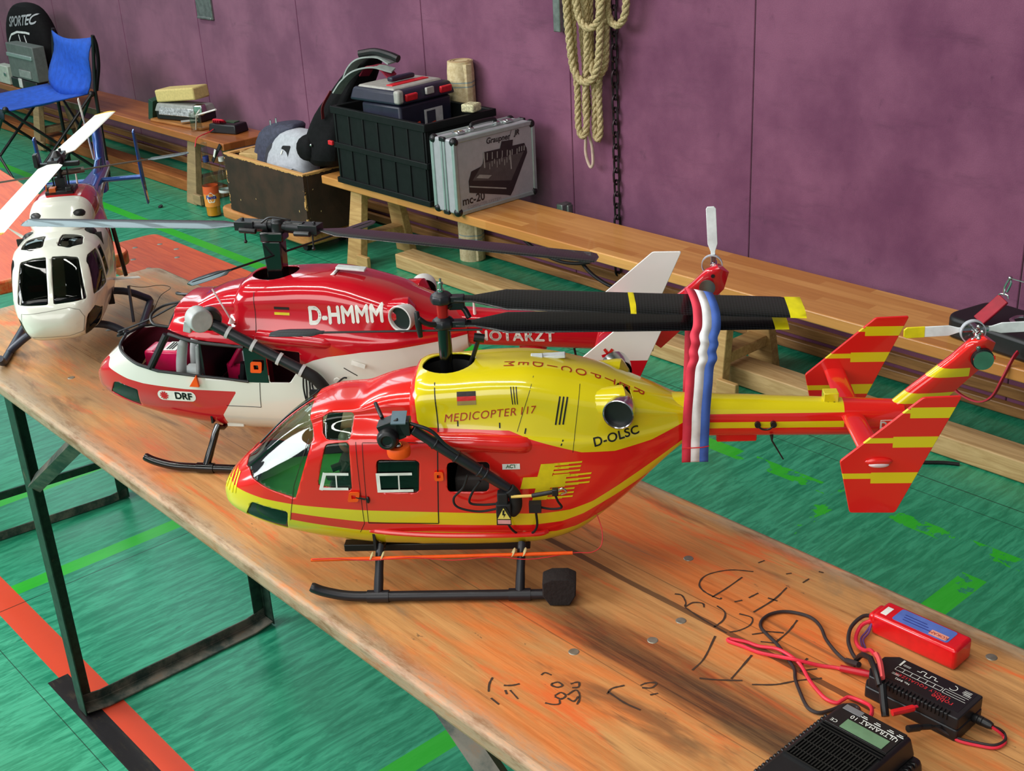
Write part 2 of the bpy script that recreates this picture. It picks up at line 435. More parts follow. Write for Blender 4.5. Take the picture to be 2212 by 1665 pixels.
# ---------------------------------------------------------------- trestle tables and benches
def table_wood():
    m = Mat('stained_table_wood', rough=.5, spec=.35)
    x, y, z = m.co()        # local: x along the table, y across from the near edge
    gr = m.noise(9, 6, .7, (.35, 7, 7), .8)
    gr2 = m.noise(24, 5, .75, (.3, 7, 7), .4)
    worn = m.noise(3.6, 6, .62, (.55, 1.7, 1), .6)
    worn2 = m.noise(9, 5, .7, (.4, 2.0, 1), .5, off=(3, 1, 0))
    grey = m.noise(4.2, 6, .7, (.5, 2.4, 1), .9, off=(7, 2, 0))
    c = m.mix(gr.ramp(.3, .7), lin(176, 122, 70), lin(212, 156, 96))
    c = m.mix(worn.ramp(.45, .62)*.85, c, m.mix(gr2.ramp(.3, .7), lin(206, 104, 42), lin(238, 136, 68)))
    c = m.mix(worn2.ramp(.53, .66)*.8, c, lin(228, 104, 48))
    dull = x.ramp(1.25, .35)
    c = m.mix((grey.ramp(.56, .72)*.62).max(dull*grey.ramp(.34, .60)*.72), c, lin(138, 118, 90))
    dk = m.noise(5.5, 5, .65, (.45, 2.2, 1), .8, off=(11, 4, 0))
    c = m.mix(dk.ramp(.54, .68)*.65, c, lin(92, 66, 46))
    c = m.mix(gr2.ramp(.58, .74)*.65, c, lin(110, 68, 38))
    fine = m.noise(70, 4, .7, (.16, 6, 6))
    c = m.mix(fine.ramp(.62, .74)*.55, c, lin(84, 58, 40))
    spk = m.noise(46, 4, .75, (.55, 1.4, 1), off=(1, 5, 2))
    c = m.mix(spk.ramp(.66, .73)*.7, c, lin(74, 62, 52))
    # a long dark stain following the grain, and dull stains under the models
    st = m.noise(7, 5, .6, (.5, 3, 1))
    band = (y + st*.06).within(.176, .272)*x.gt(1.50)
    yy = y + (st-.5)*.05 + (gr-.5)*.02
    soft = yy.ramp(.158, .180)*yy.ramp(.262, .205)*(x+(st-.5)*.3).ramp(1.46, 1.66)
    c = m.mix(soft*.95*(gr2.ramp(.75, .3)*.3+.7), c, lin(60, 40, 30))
    crack = (y + st*.012).within(.304, .313)*x.within(1.36, 1.95)
    c = m.mix(crack*.75, c, lin(64, 44, 32))
    # board joints and worn pale edges
    j = ((y/.1655).frac() - .5).abs().gt(.4955)
    c = m.mix(j*.55, c, lin(96, 62, 36))
    edge = (y.lt(.018) + y.gt(.482) + x.lt(.03)).min(1)
    en = m.noise(16, 5, .75, (.5, 2, 2))
    eds = (y.ramp(.035, .008)).max(y.ramp(.468, .492)).max(x.ramp(.06, .015))
    c = m.mix(eds*.8*en.ramp(.3, .55), c, m.mix(en.ramp(.45, .68), lin(174, 158, 132), lin(120, 92, 66)))
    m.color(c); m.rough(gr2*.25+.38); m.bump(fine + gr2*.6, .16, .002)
    return m.m
M_TABLE = table_wood()
def orange_wood():
    m = Mat('orange_bench_wood', rough=.45, spec=.4)
    x, y, z = m.co()
    g = m.noise(11, 6, .7, (.4, 6, 6), .8); sp = m.noise(10, 5, .65, (1, 1.4, 1)); f = m.noise(60, 4, .7, (.2, 5, 5))
    c = m.mix(g.ramp(.3, .7), lin(196, 70, 30), lin(224, 96, 44))
    c = m.mix(sp.ramp(.63, .74)*.6, c, lin(150, 110, 60)); c = m.mix(f.ramp(.62, .76)*.4, c, lin(130, 52, 26))
    e = m.noise(20, 5, .7, (.5, 2, 2))
    c = m.mix(y.ramp(.02, .004).max(x.ramp(.02, .004))*e.ramp(.4, .6)*.7, c, lin(190, 150, 90))
    m.color(c); m.bump(f, .1, .002); return m.m
M_ORANGE = orange_wood()
M_LEGS = None
def leg_paint():
    m = Mat('dark_green_leg_paint', lin(24, 46, 36), .42, .25)
    n = m.noise(22, 5, .7); s = m.noise(60, 4, .7)
    m.color(m.mix(n.ramp(.60, .74)*.8, m.mix(s.ramp(.3, .7), lin(18, 38, 30), lin(34, 60, 46)), lin(104, 84, 62))); m.rough(n*.3+.3)
    return m.m
M_LEGS = leg_paint()
def rust_paint():
    m = Mat('worn_floor_bar_paint', lin(70, 80, 72), .5, .3)
    n = m.noise(14, 6, .7)
    c = m.mix(n.ramp(.35, .6), lin(44, 60, 54), lin(110, 104, 92)); c = m.mix(n.ramp(.58, .72), c, lin(126, 100, 76)); m.color(c); return m.m
M_FOOTBAR = rust_paint()

def angle_leg(a, b, wx=.037, wy=.030, t=.003, sy=1, sx=1):
    """L-section leg from a to b"""
    mb = MB(); a, b = Vector(a), Vector(b)
    sec = [(0, 0), (wx*sx, 0), (wx*sx, t*sy), (t*sx, t*sy), (t*sx, wy*sy), (0, wy*sy)]
    if sx*sy < 0: sec = sec[::-1]
    r0 = [a+Vector((p, q, 0)) for p, q in sec]; r1 = [b+Vector((p, q, 0)) for p, q in sec]
    mb.loft([r0, r1]); return mb

def trestle_top(L, W, T, corner=.035):
    mb = MB(); n = 3
    poly = rrect(L, W, corner, 5, L/2, W/2)
    mb.prism(poly, T, Matrix.Translation((0, 0, -T)))
    return mb

def frame_set(root, x, W, H, flip=1, inset=.028, mats=None, cross=None):
    """one folding leg frame of a trestle table: two legs, a floor bar, a brace pair"""
    a, b = inset, W-inset
    angle_leg((x-.018, a, H-.03), (x-.018, a, .004), sy=1).build('leg', M_LEGS, root, smooth=False, bevel=.001, seg=1)
    angle_leg((x-.018, b, H-.03), (x-.018, b, .004), sy=-1).build('leg', M_LEGS, root, smooth=False, bevel=.001, seg=1)
    fb = MB(); bow = [(x-.016, a+.004, .020), (x-.016, a+.05, .012), (x-.016, (a+b)/2, .012), (x-.016, b-.05, .012), (x-.016, b-.004, .020)]
    r0 = []
    for i, q in enumerate(bow):
        z = q[2]
        r0.append([Vector((x-.018, q[1], z-.010)), Vector((x+.020, q[1], z-.010)), Vector((x+.020, q[1], z-.006)), Vector((x-.014, q[1], z-.006)), Vector((x-.014, q[1], z+.014)), Vector((x-.018, q[1], z+.014))])
    fb.loft(r0); fb.build('floor_bar', M_FOOTBAR, root, smooth=False, bevel=.001, seg=1)
    tb = MB().box((x, W/2, H-.034), (.04, W-2*inset, .006)); tb.box((x, W/2, H-.045), (.004, W-2*inset, .02)); tb.build('top_bar', M_LEGS, root, smooth=False)
    if cross is not None: MB().box((x, W/2, cross), (.006, b-a, .020)).build('cross_bar', M_LEGS, root, smooth=False)
    zb = .535 if H > .6 else .26
    for yy in (a+.012, b-.012):
        MB().tube([(x+.012*flip, yy, zb), (x+flip*(H-.03-zb)*1.55, yy, H-.03)], .017, 4, flat=None).build('brace', M_FOOTBAR if yy < W/2 else M_LEGS, root, smooth=False)

# near table: top 2.20 x 0.50 at 0.77
tA = thing('beer_table', 'long worn trestle table in faded orange stain carrying the three model helicopters', 'table', (-2.485, .614, 0))
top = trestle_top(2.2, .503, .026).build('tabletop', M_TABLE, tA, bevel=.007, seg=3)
top.location = (0, 0, .77)
for xx, ff in ((.330, 1), (1.86, -1)): frame_set(tA, xx, .503, .77, ff)
M_SCREW = simple('flat_screw_steel', (150, 146, 132), .4, .6, var=.25)
for sx, sy in ((1.711, .234), (1.709, .284), (1.629, .390), (1.663, .158), (.47, .10), (.47, .40), (1.99, .462), (.30, .25)):
    MB().lathe([(.0, .0), (.0055, .0), (.0065, -.0008)][::-1], 16, Matrix.Translation((sx, sy, .7706))).build('screw_head', M_SCREW, tA)
# pen scribbles on the wood
M_PEN = simple('felt_pen_ink', (64, 42, 28), .8)
def strokes(name, parent, z, lines, r=.0011):
    mb = MB()
    for L in lines:
        P = smooth_path([(p[0], p[1], 0) for p in L], 5)
        vl, vr = [], []
        for i, q in enumerate(P):
            T = (P[min(i+1, len(P)-1)]-P[max(i-1, 0)]); T = T.normalized() if T.length > 1e-9 else Vector((1, 0, 0))
            n = Vector((-T.y, T.x, 0))*r*(.75+.5*random.random())
            vl.append(q+n+Vector((0, 0, z))); vr.append(q-n+Vector((0, 0, z)))
        k = len(P); mb.add(vl+vr, [(i, i+1, k+i+1, k+i) for i in range(k-1)])
    return mb.build(name, M_PEN, parent, smooth=False)
SCRIB = [[(1.7051, 0.4207), (1.6823, 0.4039), (1.6696, 0.3773), (1.675, 0.3563), (1.69, 0.3472), (1.7116, 0.3472), (1.7132, 0.3511)], [(1.7031, 0.402), (1.7046, 0.3704), (1.7042, 0.3447)], [(1.729, 0.3549), (1.7335, 0.3637)], [(1.7358, 0.3727), (1.7376, 0.3881)], [(1.7545, 0.4204), (1.7589, 0.3903), (1.7577, 0.3536)], [(1.7517, 0.3879), (1.7635, 0.3902)], [(1.6684, 0.3196), (1.6766, 0.3229), (1.6896, 0.3149), (1.6943, 0.3081), (1.6956, 0.3206), (1.7046, 0.327), (1.7111, 0.3221)], [(1.7196, 0.3347), (1.7343, 0.3311), (1.7429, 0.3176), (1.744, 0.2995)], [(1.748, 0.3399), (1.7632, 0.3436), (1.7705, 0.3314), (1.7682, 0.3145), (1.7625, 0.3047)], [(1.6953, 0.3069), (1.7274, 0.3027), (1.7609, 0.3011)], [(1.8026, 0.3751), (1.8084, 0.3511), (1.8109, 0.3247)], [(1.7982, 0.3144), (1.8118, 0.3235)], [(1.7894, 0.3328), (1.8064, 0.345)], [(1.7559, 0.2879), (1.7733, 0.2482), (1.7777, 0.2233)], [(1.8065, 0.2884), (1.8114, 0.2658), (1.8167, 0.2405)], [(1.792, 0.2182), (1.8069, 0.2289), (1.8268, 0.2465)], [(1.838, 0.2482), (1.8557, 0.2655), (1.8682, 0.287), (1.8836, 0.3075)], [(1.8598, 0.3013), (1.8705, 0.3175)], [(1.8526, 0.3253), (1.8549, 0.308)], [(1.7364, 0.4432), (1.7401, 0.4492)], [(1.7619, 0.4414), (1.7622, 0.4535)], [(1.7612, 0.4741), (1.7667, 0.4759)], [(1.6972, 0.4401), (1.6995, 0.4497)], [(1.783, 0.3183), (1.79, 0.3292)], [(1.6862, 0.1017), (1.6891, 0.1084), (1.6966, 0.1082), (1.6953, 0.1024), (1.6892, 0.1001), (1.6862, 0.1017)], [(1.703, 0.0904), (1.704, 0.0987), (1.7114, 0.0986), (1.7116, 0.0914), (1.704, 0.0895)], [(1.7117, 0.1006), (1.712, 0.112), (1.7187, 0.1112), (1.7262, 0.1039), (1.7299, 0.0967)], [(1.7154, 0.097), (1.7238, 0.098), (1.7219, 0.107)], [(1.7008, 0.116), (1.7049, 0.1238), (1.7106, 0.1181), (1.7068, 0.1125)], [(1.7044, 0.0753), (1.7122, 0.0794), (1.716, 0.0849), (1.7113, 0.0894)], [(1.7405, 0.1307), (1.7377, 0.1409), (1.7436, 0.1541)], [(1.7384, 0.1342), (1.7634, 0.1332), (1.7829, 0.1363)], [(1.7556, 0.1658), (1.7577, 0.1734), (1.7649, 0.1805), (1.7667, 0.171), (1.7595, 0.164)], [(1.7734, 0.1611), (1.7776, 0.1689)], [(1.6674, 0.1043), (1.6675, 0.1101), (1.6754, 0.112)], [(1.6482, 0.0459), (1.6387, 0.0553), (1.6329, 0.0649)], [(1.6517, 0.0643), (1.6578, 0.0702), (1.6619, 0.078)], [(1.6589, 0.0601), (1.6651, 0.0569)], [(1.6626, 0.0637), (1.6794, 0.0599)], [(1.658, 0.0408), (1.6718, 0.0398)]]
for _L in SCRIB: strokes('pen_scribble', tA, .7704, [_L])
# second table of the row, beyond the near one
tB = thing('beer_table', 'orange trestle table end to end with the near one, running out at left edge', 'table', (-2.660, .628, 0), pi-.105)
tB.location = (-2.62, 1.125, 0)
tt = trestle_top(2.2, .503, .030).build('tabletop', M_ORANGE, tB, bevel=.004); tt.location = (0, 0, .77)
for xx, ff in ((.34, 1), (1.86, -1)): frame_set(tB, xx, .503, .77, ff, cross=.115)
# bench alongside
bC = thing('beer_bench', 'low orange bench standing along the far side of the near table', 'bench', (-3.70, 1.428, 0))
o = trestle_top(1.3, .25, .026, .03).build('seat_plank', M_ORANGE, bC, bevel=.004); o.location = (0, 0, .47)
for xx, ff in ((.25, 1), (1.05, -1)): frame_set(bC, xx, .25, .47, ff)
for q in ((.045, .05), (.13, .20), (.10, .13), (.21, .07), (.30, .17), (.33, .06), (.22, .21)):
    MB().lathe([(.0, .0), (.0075, .0), (.009, -.0008)][::-1], 14, Matrix.Translation((q[0], q[1], .4706))).build('screw_head', M_SCREW, bC)

# ---------------------------------------------------------------- gym benches along the wall
def gym_wood(name, a, b, k):
    m = Mat(name, rough=.38, spec=.45, coat=.25)
    x, y, z = m.co()
    g = m.noise(12, 6, .7, (.3, 5, 5), .6, off=(k, k, 0)); f = m.noise(80, 4, .7, (.12, 6, 6))
    # glued staves: rows across, staggered lengths
    row = (y/.038).floor(); off = row*.37; st = ((x+off)/.52).floor()
    wn = m.nt.nodes.new('ShaderNodeTexWhiteNoise'); wn.noise_dimensions = '1D'
    m.nt.links.new((row*7.13 + st*3.71 + k).s, wn.inputs['W']); t = NX(m.nt, wn.outputs[0])
    c = m.mix(t, lin(*a), lin(*b))
    c = m.mix(g.ramp(.3, .72)*.35, c, lin(a[0]*.8, a[1]*.72, a[2]*.6))
    c = m.mix(f.ramp(.58, .76)*.3, c, lin(a[0]*.7, a[1]*.62, a[2]*.5))
    m.color(c); m.rough(g*.2+.28); return m.m
def plain_wood(name, a, b, k=0, rough=.5):
    m = Mat(name, rough=rough, spec=.35)
    g = m.noise(7, 6, .68, (.4, 5, 5), 1.4, off=(k, 2*k, 0)); f = m.noise(60, 4, .7, (.15, 6, 6))
    c = m.mix(g.ramp(.3, .7), lin(*a), lin(*b)); c = m.mix(f.ramp(.6, .76)*.25, c, lin(a[0]*.65, a[1]*.6, a[2]*.5)); m.color(c); return m.m
M_BEAM = plain_wood('pale_beam_wood', (176, 138, 88), (210, 176, 124), 1)
M_TRESTLE = plain_wood('pale_bench_leg_wood', (172, 132, 80), (204, 166, 108), 3)
def gym_bench(label, loc, L, wood, beamw, legw):
    r = thing('gym_bench', label, 'bench', loc)
    MB().b2((0, 0, .315), (L, .265, .35)).build('seat_plank', wood, r, bevel=.004)
    MB().b2((.35, .085, 0.002), (L-.35, .18, .062)).build('floor_beam', beamw, r, bevel=.004)
    for x in ((.215, 2.095, L-.36) if L < 4.52 else (.30, L/2, L-.36)):
        mb = MB()
        for s, yb, yt in ((1, -.015, .035), (-1, .28, .23)):
            rings = []
            for t in (0, 1):
                y0 = yb+(yt-yb)*t; w = (.10-.026*t); z = .314*t
                rings.append([Vector((x-.022-w/2, y0, z)), Vector((x-.022+w/2, y0, z)), Vector((x-.022+w/2, y0+s*.035, z)), Vector((x-.022-w/2, y0+s*.035, z))])
            mb.loft(rings)
        mb.b2((x-.055, .02, .09), (x+.012, .245, .125)); mb.b2((x-.055, .03, .272), (x+.012, .235, .314))
        mb.build('trestle', legw, r, bevel=.003)
        MB().box((x+.05, -.012, .035), (.075, .018, .05)).build('rubber_foot', legw, r, bevel=.003)
    return r
M_GYM1 = gym_wood('bench_staves_gold', (190, 124, 58), (222, 162, 90), 0)
M_GYM2 = gym_wood('bench_staves_amber', (150, 84, 38), (176, 106, 52), 5)
gym_bench('pale gold gym bench running along the wall to the right edge', (-4.295, 2.706, 0), 4.5, M_GYM1, M_BEAM, M_TRESTLE)
gym_bench('amber gym bench along the wall at upper left, its end above the bottle', (-9.70, 2.748, 0), 4.53, M_GYM2, plain_wood('amber_beam_wood', (138, 78, 34), (168, 104, 52), 4), plain_wood('weathered_leg_wood', (138, 116, 84), (166, 140, 100), 6))
# ---------------------------------------------------------------- model helicopters: shared airframe
# local axes: x from nose to tail, y away from the camera side, z up; origin on the table under the mast
ST = [  # u, wb, wt, hs, wm, wu, sh, wsz, ch, wc, ct, wtc
 (-.2730, .112, .118, .004, .115, .116, .003, .117, .002, .1175, .001, .118),
 (-.2690, .104, .128, .020, .113, .120, .017, .124, .012, .126, .006, .128),
 (-.2600, .098, .140, .033, .114, .126, .028, .133, .020, .137, .010, .140),
 (-.2450, .092, .154, .045, .115, .133, .039, .143, .028, .149, .014, .153),
 (-.2280, .086, .168, .054, .117, .140, .048, .152, .035, .161, .018, .167),
 (-.2050, .078, .190, .062, .120, .150, .054, .168, .040, .181, .021, .189),
 (-.1800, .071, .211, .067, .123, .164, .057, .186, .043, .201, .022, .210),
 (-.1500, .064, .230, .071, .126, .180, .060, .203, .045, .219, .024, .229),
 (-.1200, .059, .238, .073, .127, .190, .062, .213, .046, .229, .025, .2375),
 (-.0920, .055, .240, .074, .127, .193, .063, .215, .046, .231, .026, .239),
 (-.0780, .053, .246, .074, .127, .194, .063, .215, .046, .232, .029, .244),
 (-.0600, .052, .253, .074, .127, .194, .064, .214, .047, .234, .032, .250),
 (-.0360, .051, .258, .074, .127, .195, .064, .212, .050, .235, .034, .255),
 (-.0290, .050, .259, .074, .127, .195, .065, .212, .051, .236, .034, .256),
 (-.0240, .050, .267, .074, .127, .195, .067, .212, .056, .238, .038, .264),
 (-.0100, .050, .272, .074, .127, .195, .067, .212, .058, .240, .041, .269),
 (.0300, .049, .274, .074, .127, .196, .067, .212, .058, .242, .042, .271),
 (.0700, .049, .2765, .073, .127, .195, .067, .211, .058, .243, .043, .273),
 (.1000, .050, .277, .072, .127, .193, .067, .209, .058, .242, .042, .2735),
 (.1300, .055, .274, .070, .130, .190, .065, .206, .058, .239, .040, .270),
 (.1600, .066, .268, .066, .135, .186, .062, .203, .058, .234, .037, .263),
 (.1900, .088, .260, .060, .146, .185, .058, .201, .056, .229, .033, .255),
 (.2200, .112, .248, .052, .160, .187, .051, .201, .049, .223, .029, .243),
 (.2500, .141, .235, .042, .172, .189, .041, .202, .039, .217, .023, .231),
 (.2750, .163, .223, .032, .182, .193, .031, .203, .029, .212, .017, .220),
 (.2880, .172, .217, .026, .187, .195, .026, .203, .024, .210, .015, .215)]
def station(u):
    if u <= ST[0][0]: return ST[0]
    for i in range(len(ST)-1):
        if ST[i][0] <= u <= ST[i+1][0]:
            a, b = ST[i], ST[i+1]; t = (u-a[0])/(b[0]-a[0])
            p = ST[max(i-1, 0)]; n = ST[min(i+2, len(ST)-1)]; out = [u]
            for k in range(1, 12):
                h = b[0]-a[0]
                d = (b[k]-a[k])/h
                d0 = (a[k]-p[k])/(a[0]-p[0]) if i > 0 else d
                d1 = (n[k]-b[k])/(n[0]-b[0]) if i+2 < len(ST) else d
                m0 = 0 if d*d0 <= 0 else 2*d*d0/(d+d0); m1 = 0 if d*d1 <= 0 else 2*d*d1/(d+d1)
                t2, t3 = t*t, t*t*t
                out.append(a[k]*(2*t3-3*t2+1)+h*m0*(t3-2*t2+t)+b[k]*(3*t2-2*t3)+h*m1*(t3-t2))
            return out
    return ST[-1]
def hull_ring(u, S=1.0, n=6):
    _, wb, wt, hs, wm, wu, sh, ws, ch, wc, ct, wtc = station(u)
    H = [(0, wb), (hs*.55, wb+.0015), (hs*.86, wb+(wm-wb)*.30), (hs*.985, wb+(wm-wb)*.72), (hs, wm+(wu-wm)*.25), (hs*.985, wu-.12*(wu-wm)), (sh+(hs-sh)*.55, wu+(ws-wu)*.55), (sh*.97, ws), (ch, wc-(wc-ws)*.25), (ch*.985, wc+(wtc-wc)*.35), (ct+(ch-ct)*.45, wtc-(wtc-wc)*.22), (ct*.72, wt-(wt-wtc)*.5), (0, wt)]
    F = [(y, z) for y, z in H] + [(-y, z) for y, z in H[-2:0:-1]]
    m = len(F); out = []
    for i in range(m):
        p = [F[(i+k-1) % m] for k in range(4)]
        for k in range(n):
            t = k/n; b = ((1-t)**3/6, (3*t**3-6*t*t+4)/6, (-3*t**3+3*t*t+3*t+1)/6, t**3/6)
            c = (.5*(-t+2*t*t-t**3), .5*(2-5*t*t+3*t**3), .5*(t+4*t*t-3*t**3), .5*(-t*t+t**3))
            q = [.35*b[j]+.65*c[j] for j in range(4)]
            out.append(Vector((u*S, sum(q[j]*p[j][0] for j in range(4))*S, sum(q[j]*p[j][1] for j in range(4))*S)))
    return out
def hull_mesh(S=1.0):
    us = []
    for a, b in zip(ST, ST[1:]):
        k = max(1, int(round((b[0]-a[0])/.0055)))
        us += [a[0]+(b[0]-a[0])*i/k for i in range(k)]
    us.append(ST[-1][0])
    return MB().loft([hull_ring(u, S) for u in us])
def prism_y(poly, y0, y1): return ('y', poly, y0, y1)
def prism_z(poly, z0, z1): return ('z', poly, z0, z1)
def prism_x(poly, x0, x1): return ('x', poly, x0, x1)
def round_poly(P, r=.004, n=4):
    out = []; m = len(P)
    for i in range(m):
        p, a, b = Vector(P[i]), Vector(P[i-1]), Vector(P[(i+1) % m])
        da, db = (a-p), (b-p); q = min(r, da.length*.45, db.length*.45)
        s, e = p+da.normalized()*q, p+db.normalized()*q
        for k in range(n+1):
            t = k/n; v = s*(1-t)**2+p*2*t*(1-t)+e*t*t; out.append((v.x, v.y))
    return out
AX = {'y': (0, 2, 1), 'z': (0, 1, 2), 'x': (1, 2, 0)}
def in_poly(P, x, y):
    c = False; j = len(P)-1
    for i in range(len(P)):
        if (P[i][1] > y) != (P[j][1] > y) and x < (P[j][0]-P[i][0])*(y-P[i][1])/(P[j][1]-P[i][1])+P[i][0]: c = not c
        j = i
    return c
def carve(bm, spec):
    """cut the outline of an opening into a surface; returns the faces inside it"""
    ax, P, lo, hi = spec; i, j, k = AX[ax]
    x0, x1, y0, y1 = min(p[0] for p in P), max(p[0] for p in P), min(p[1] for p in P), max(p[1] for p in P)
    def cand():
        out = []
        for f in bm.faces:
            A = [v.co[i] for v in f.verts]; B = [v.co[j] for v in f.verts]; D = [v.co[k] for v in f.verts]
            if max(A) >= x0 and min(A) <= x1 and max(B) >= y0 and min(B) <= y1 and max(D) >= lo and min(D) <= hi: out.append(f)
        return out
    def split(co, no):
        F = cand(); g = set(F)
        for f in F: g.update(f.edges); g.update(f.verts)
        bmesh.ops.bisect_plane(bm, geom=list(g), plane_co=co, plane_no=no, dist=1e-6)
    for d in (lo, hi):
        co = Vector((0, 0, 0)); co[k] = d; no = Vector((0, 0, 0)); no[k] = 1; split(co, no)
    for a, b in zip(P, P[1:]+P[:1]):
        if (a[0]-b[0])**2+(a[1]-b[1])**2 < 1e-10: continue
        co = Vector((0, 0, 0)); co[i], co[j] = a; no = Vector((0, 0, 0)); no[i], no[j] = b[1]-a[1], a[0]-b[0]; split(co, no)
    res = []
    for f in cand():
        c = f.calc_center_median()
        if lo < c[k] < hi and in_poly(P, c[i], c[j]): res.append(f)
    return res
def stations_list(step=.0055):
    us = []
    for a, b in zip(ST, ST[1:]):
        k = max(1, int(round((b[0]-a[0])/step))); us += [a[0]+(b[0]-a[0])*i/k for i in range(k)]
    return us+[ST[-1][0]]
def finish_skin(bm, name, mats, parent, thick, shift=0):
    bm.normal_update()
    if shift:
        for v in bm.verts: v.co -= v.normal*shift
    me = bpy.data.meshes.new(name); bm.to_mesh(me)
    for m in mats: me.materials.append(m)
    o = bpy.data.objects.new(name, me); COL.objects.link(o); o.parent = parent
    q = o.modifiers.new('thickness', 'SOLIDIFY'); q.thickness = thick; q.offset = -1; q.material_offset = 1; q.material_offset_rim = 0
    smooth_by_angle(me, 34)
    return o
def make_shell(name, parent, S, paint, inner, specs, panes=(), thick=.0020, ring=None, us=None):
    """hollow fuselage skin with the openings cut; panes = (name, material, spec indices)"""
    ring = ring or (lambda u: hull_ring(u, S)); us = us or stations_list()
    src = MB().loft([ring(u) for u in us]); me = bpy.data.meshes.new('skin'); me.from_pydata(src.v, [], src.f)
    bm = bmesh.new(); bm.from_mesh(me); bpy.data.meshes.remove(me)
    bmesh.ops.recalc_face_normals(bm, faces=bm.faces)
    if bm.calc_volume(signed=True) < 0: bmesh.ops.reverse_faces(bm, faces=bm.faces)
    bvh = BVHTree.FromBMesh(bm); bm.normal_update()
    nrm = {}
    for n, sp in enumerate(specs):
        F = carve(bm, sp)
        for nm, mt, idx in panes:
            if n in idx and F:
                pb = bmesh.new(); mp = {}
                for f in F:
                    for v in f.verts:
                        if v not in mp: mp[v] = pb.verts.new(v.co)
                    try: pb.faces.new([mp[v] for v in f.verts])
                    except ValueError: pass
                finish_skin(pb, nm, [mt, mt], parent, .0006, .0009); pb.free()
        bmesh.ops.delete(bm, geom=F, context='FACES')
    o = finish_skin(bm, name, [paint, inner], parent, thick); bm.free()
    return o, bvh
def hull_y(x, z, S=1.0):
    """half width of the hull at (x, z); 0 above the top"""
    r = hull_ring(x/S, S); b = 0
    for p, q in zip(r, r[1:]+r[:1]):
        if (p.z-z)*(q.z-z) <= 0 and p.z != q.z: b = max(b, abs(p.y+(q.y-p.y)*(z-p.z)/(q.z-p.z)))
    return b

def drape(name, mb_vs, mb_fs, bvh, mat, parent, direction, off=.0005, maxlen=.006, dist=.35, mats=None):
    """lay flat shapes on a surface: subdivide, cast along direction, lift by off"""
    bm = bmesh.new(); vv = [bm.verts.new(v) for v in mb_vs]
    for f in mb_fs:
        try: bm.faces.new([vv[i] for i in f])
        except ValueError: pass
    for _ in range(5):
        bm.edges.ensure_lookup_table(); L = [e for e in bm.edges if e.calc_length() > maxlen]
        if not L: break
        bmesh.ops.subdivide_edges(bm, edges=L, cuts=1); bmesh.ops.triangulate(bm, faces=bm.faces)
    d = Vector(direction).normalized(); kill = []
    for v in bm.verts:
        h, nr, _, _ = bvh.ray_cast(v.co - d*dist, d)
        if h is None: kill.append(v)
        else:
            if nr.dot(d) > 0: nr = -nr
            v.co = h + nr*off
    if kill: bmesh.ops.delete(bm, geom=kill, context='VERTS')
    me = bpy.data.meshes.new(name); bm.to_mesh(me); bm.free(); me.materials.append(mat)
    o = bpy.data.objects.new(name, me); COL.objects.link(o); o.parent = parent
    return o
def drape_text(name, txt, bvh, mat, parent, M, size, direction, bold=0, off=.0005, **k):
    vs, fs = text_mesh(txt, size, **k); V, F = [], []
    for dx, dy in (((0, 0),) if not bold else ((-bold, 0), (bold, 0), (0, bold), (0, -bold), (0, 0))):
        n = len(V); V += [M @ (v+Vector((dx, dy, 0))) for v in vs]; F += [tuple(i+n for i in f) for f in fs]
    return drape(name, V, F, bvh, mat, parent, direction, off=off)
def drape_polys(name, polys, bvh, mat, parent, direction=(0, 1, 0), plane='xz', **k):
    vs, fs = [], []
    for P in polys:
        b = len(vs)
        vs += [Vector((p[0], 0, p[1])) if plane == 'xz' else Vector((p[0], p[1], .2)) for p in P]; fs.append(tuple(range(b, b+len(P))))
    return drape(name, vs, fs, bvh, mat, parent, direction, **k)
SIDE = lambda x, z, a=0: Matrix.Translation((x, 0, z)) @ Matrix.Rotation(pi/2, 4, 'X') @ Matrix.Rotation(a, 4, 'Z')
def lines_side(name, segs, w, bvh, mat, parent, **k):
    for L in segs:
        polys = []
        for a, b in zip(L, L[1:]):
            a, b = Vector(a), Vector(b); n = (b-a).normalized(); n = Vector((-n.y, n.x))*w/2
            polys.append([tuple(a+n), tuple(b+n), tuple(b-n), tuple(a-n)])
        drape_polys(name, polys, bvh, mat, parent, maxlen=.008, **{'off': .0004, **k})

def blade(root_pt, tip_pt, chord, up=(0, 0, 1), thick=.0035, rootchord=None, rootlen=.05, tiplen=.012, rake=.006, n=10, pitch=0):
    """aerofoil blade from root to tip as rings; chord direction = dir x up"""
    a, b = Vector(root_pt), Vector(tip_pt); d = (b-a).normalized(); c = d.cross(Vector(up)).normalized(); u = c.cross(d)
    if pitch: c, u = c*math.cos(pitch)+u*math.sin(pitch), u*math.cos(pitch)-c*math.sin(pitch)
    L = (b-a).length; rootchord = rootchord or chord*.45; rings = []
    S = [(0, rootchord, 0), (rootlen*.35, rootchord, 0), (rootlen, chord, 0), (L*.5, chord, 0), (L-tiplen, chord, 0), (L-tiplen*.4, chord*.9, -rake*.3), (L, chord*.55, -rake)]
    for s, ch, sh in S:
        r = []
        for k in range(2*n):
            t = k/(2*n)*2*pi; x = math.cos(t); z = math.sin(t)
            r.append(a+d*s+c*(x*.5*ch+sh)+u*(z*thick*.5*(.62+.38*x)))
        rings.append(r)
    return MB().loft(rings)

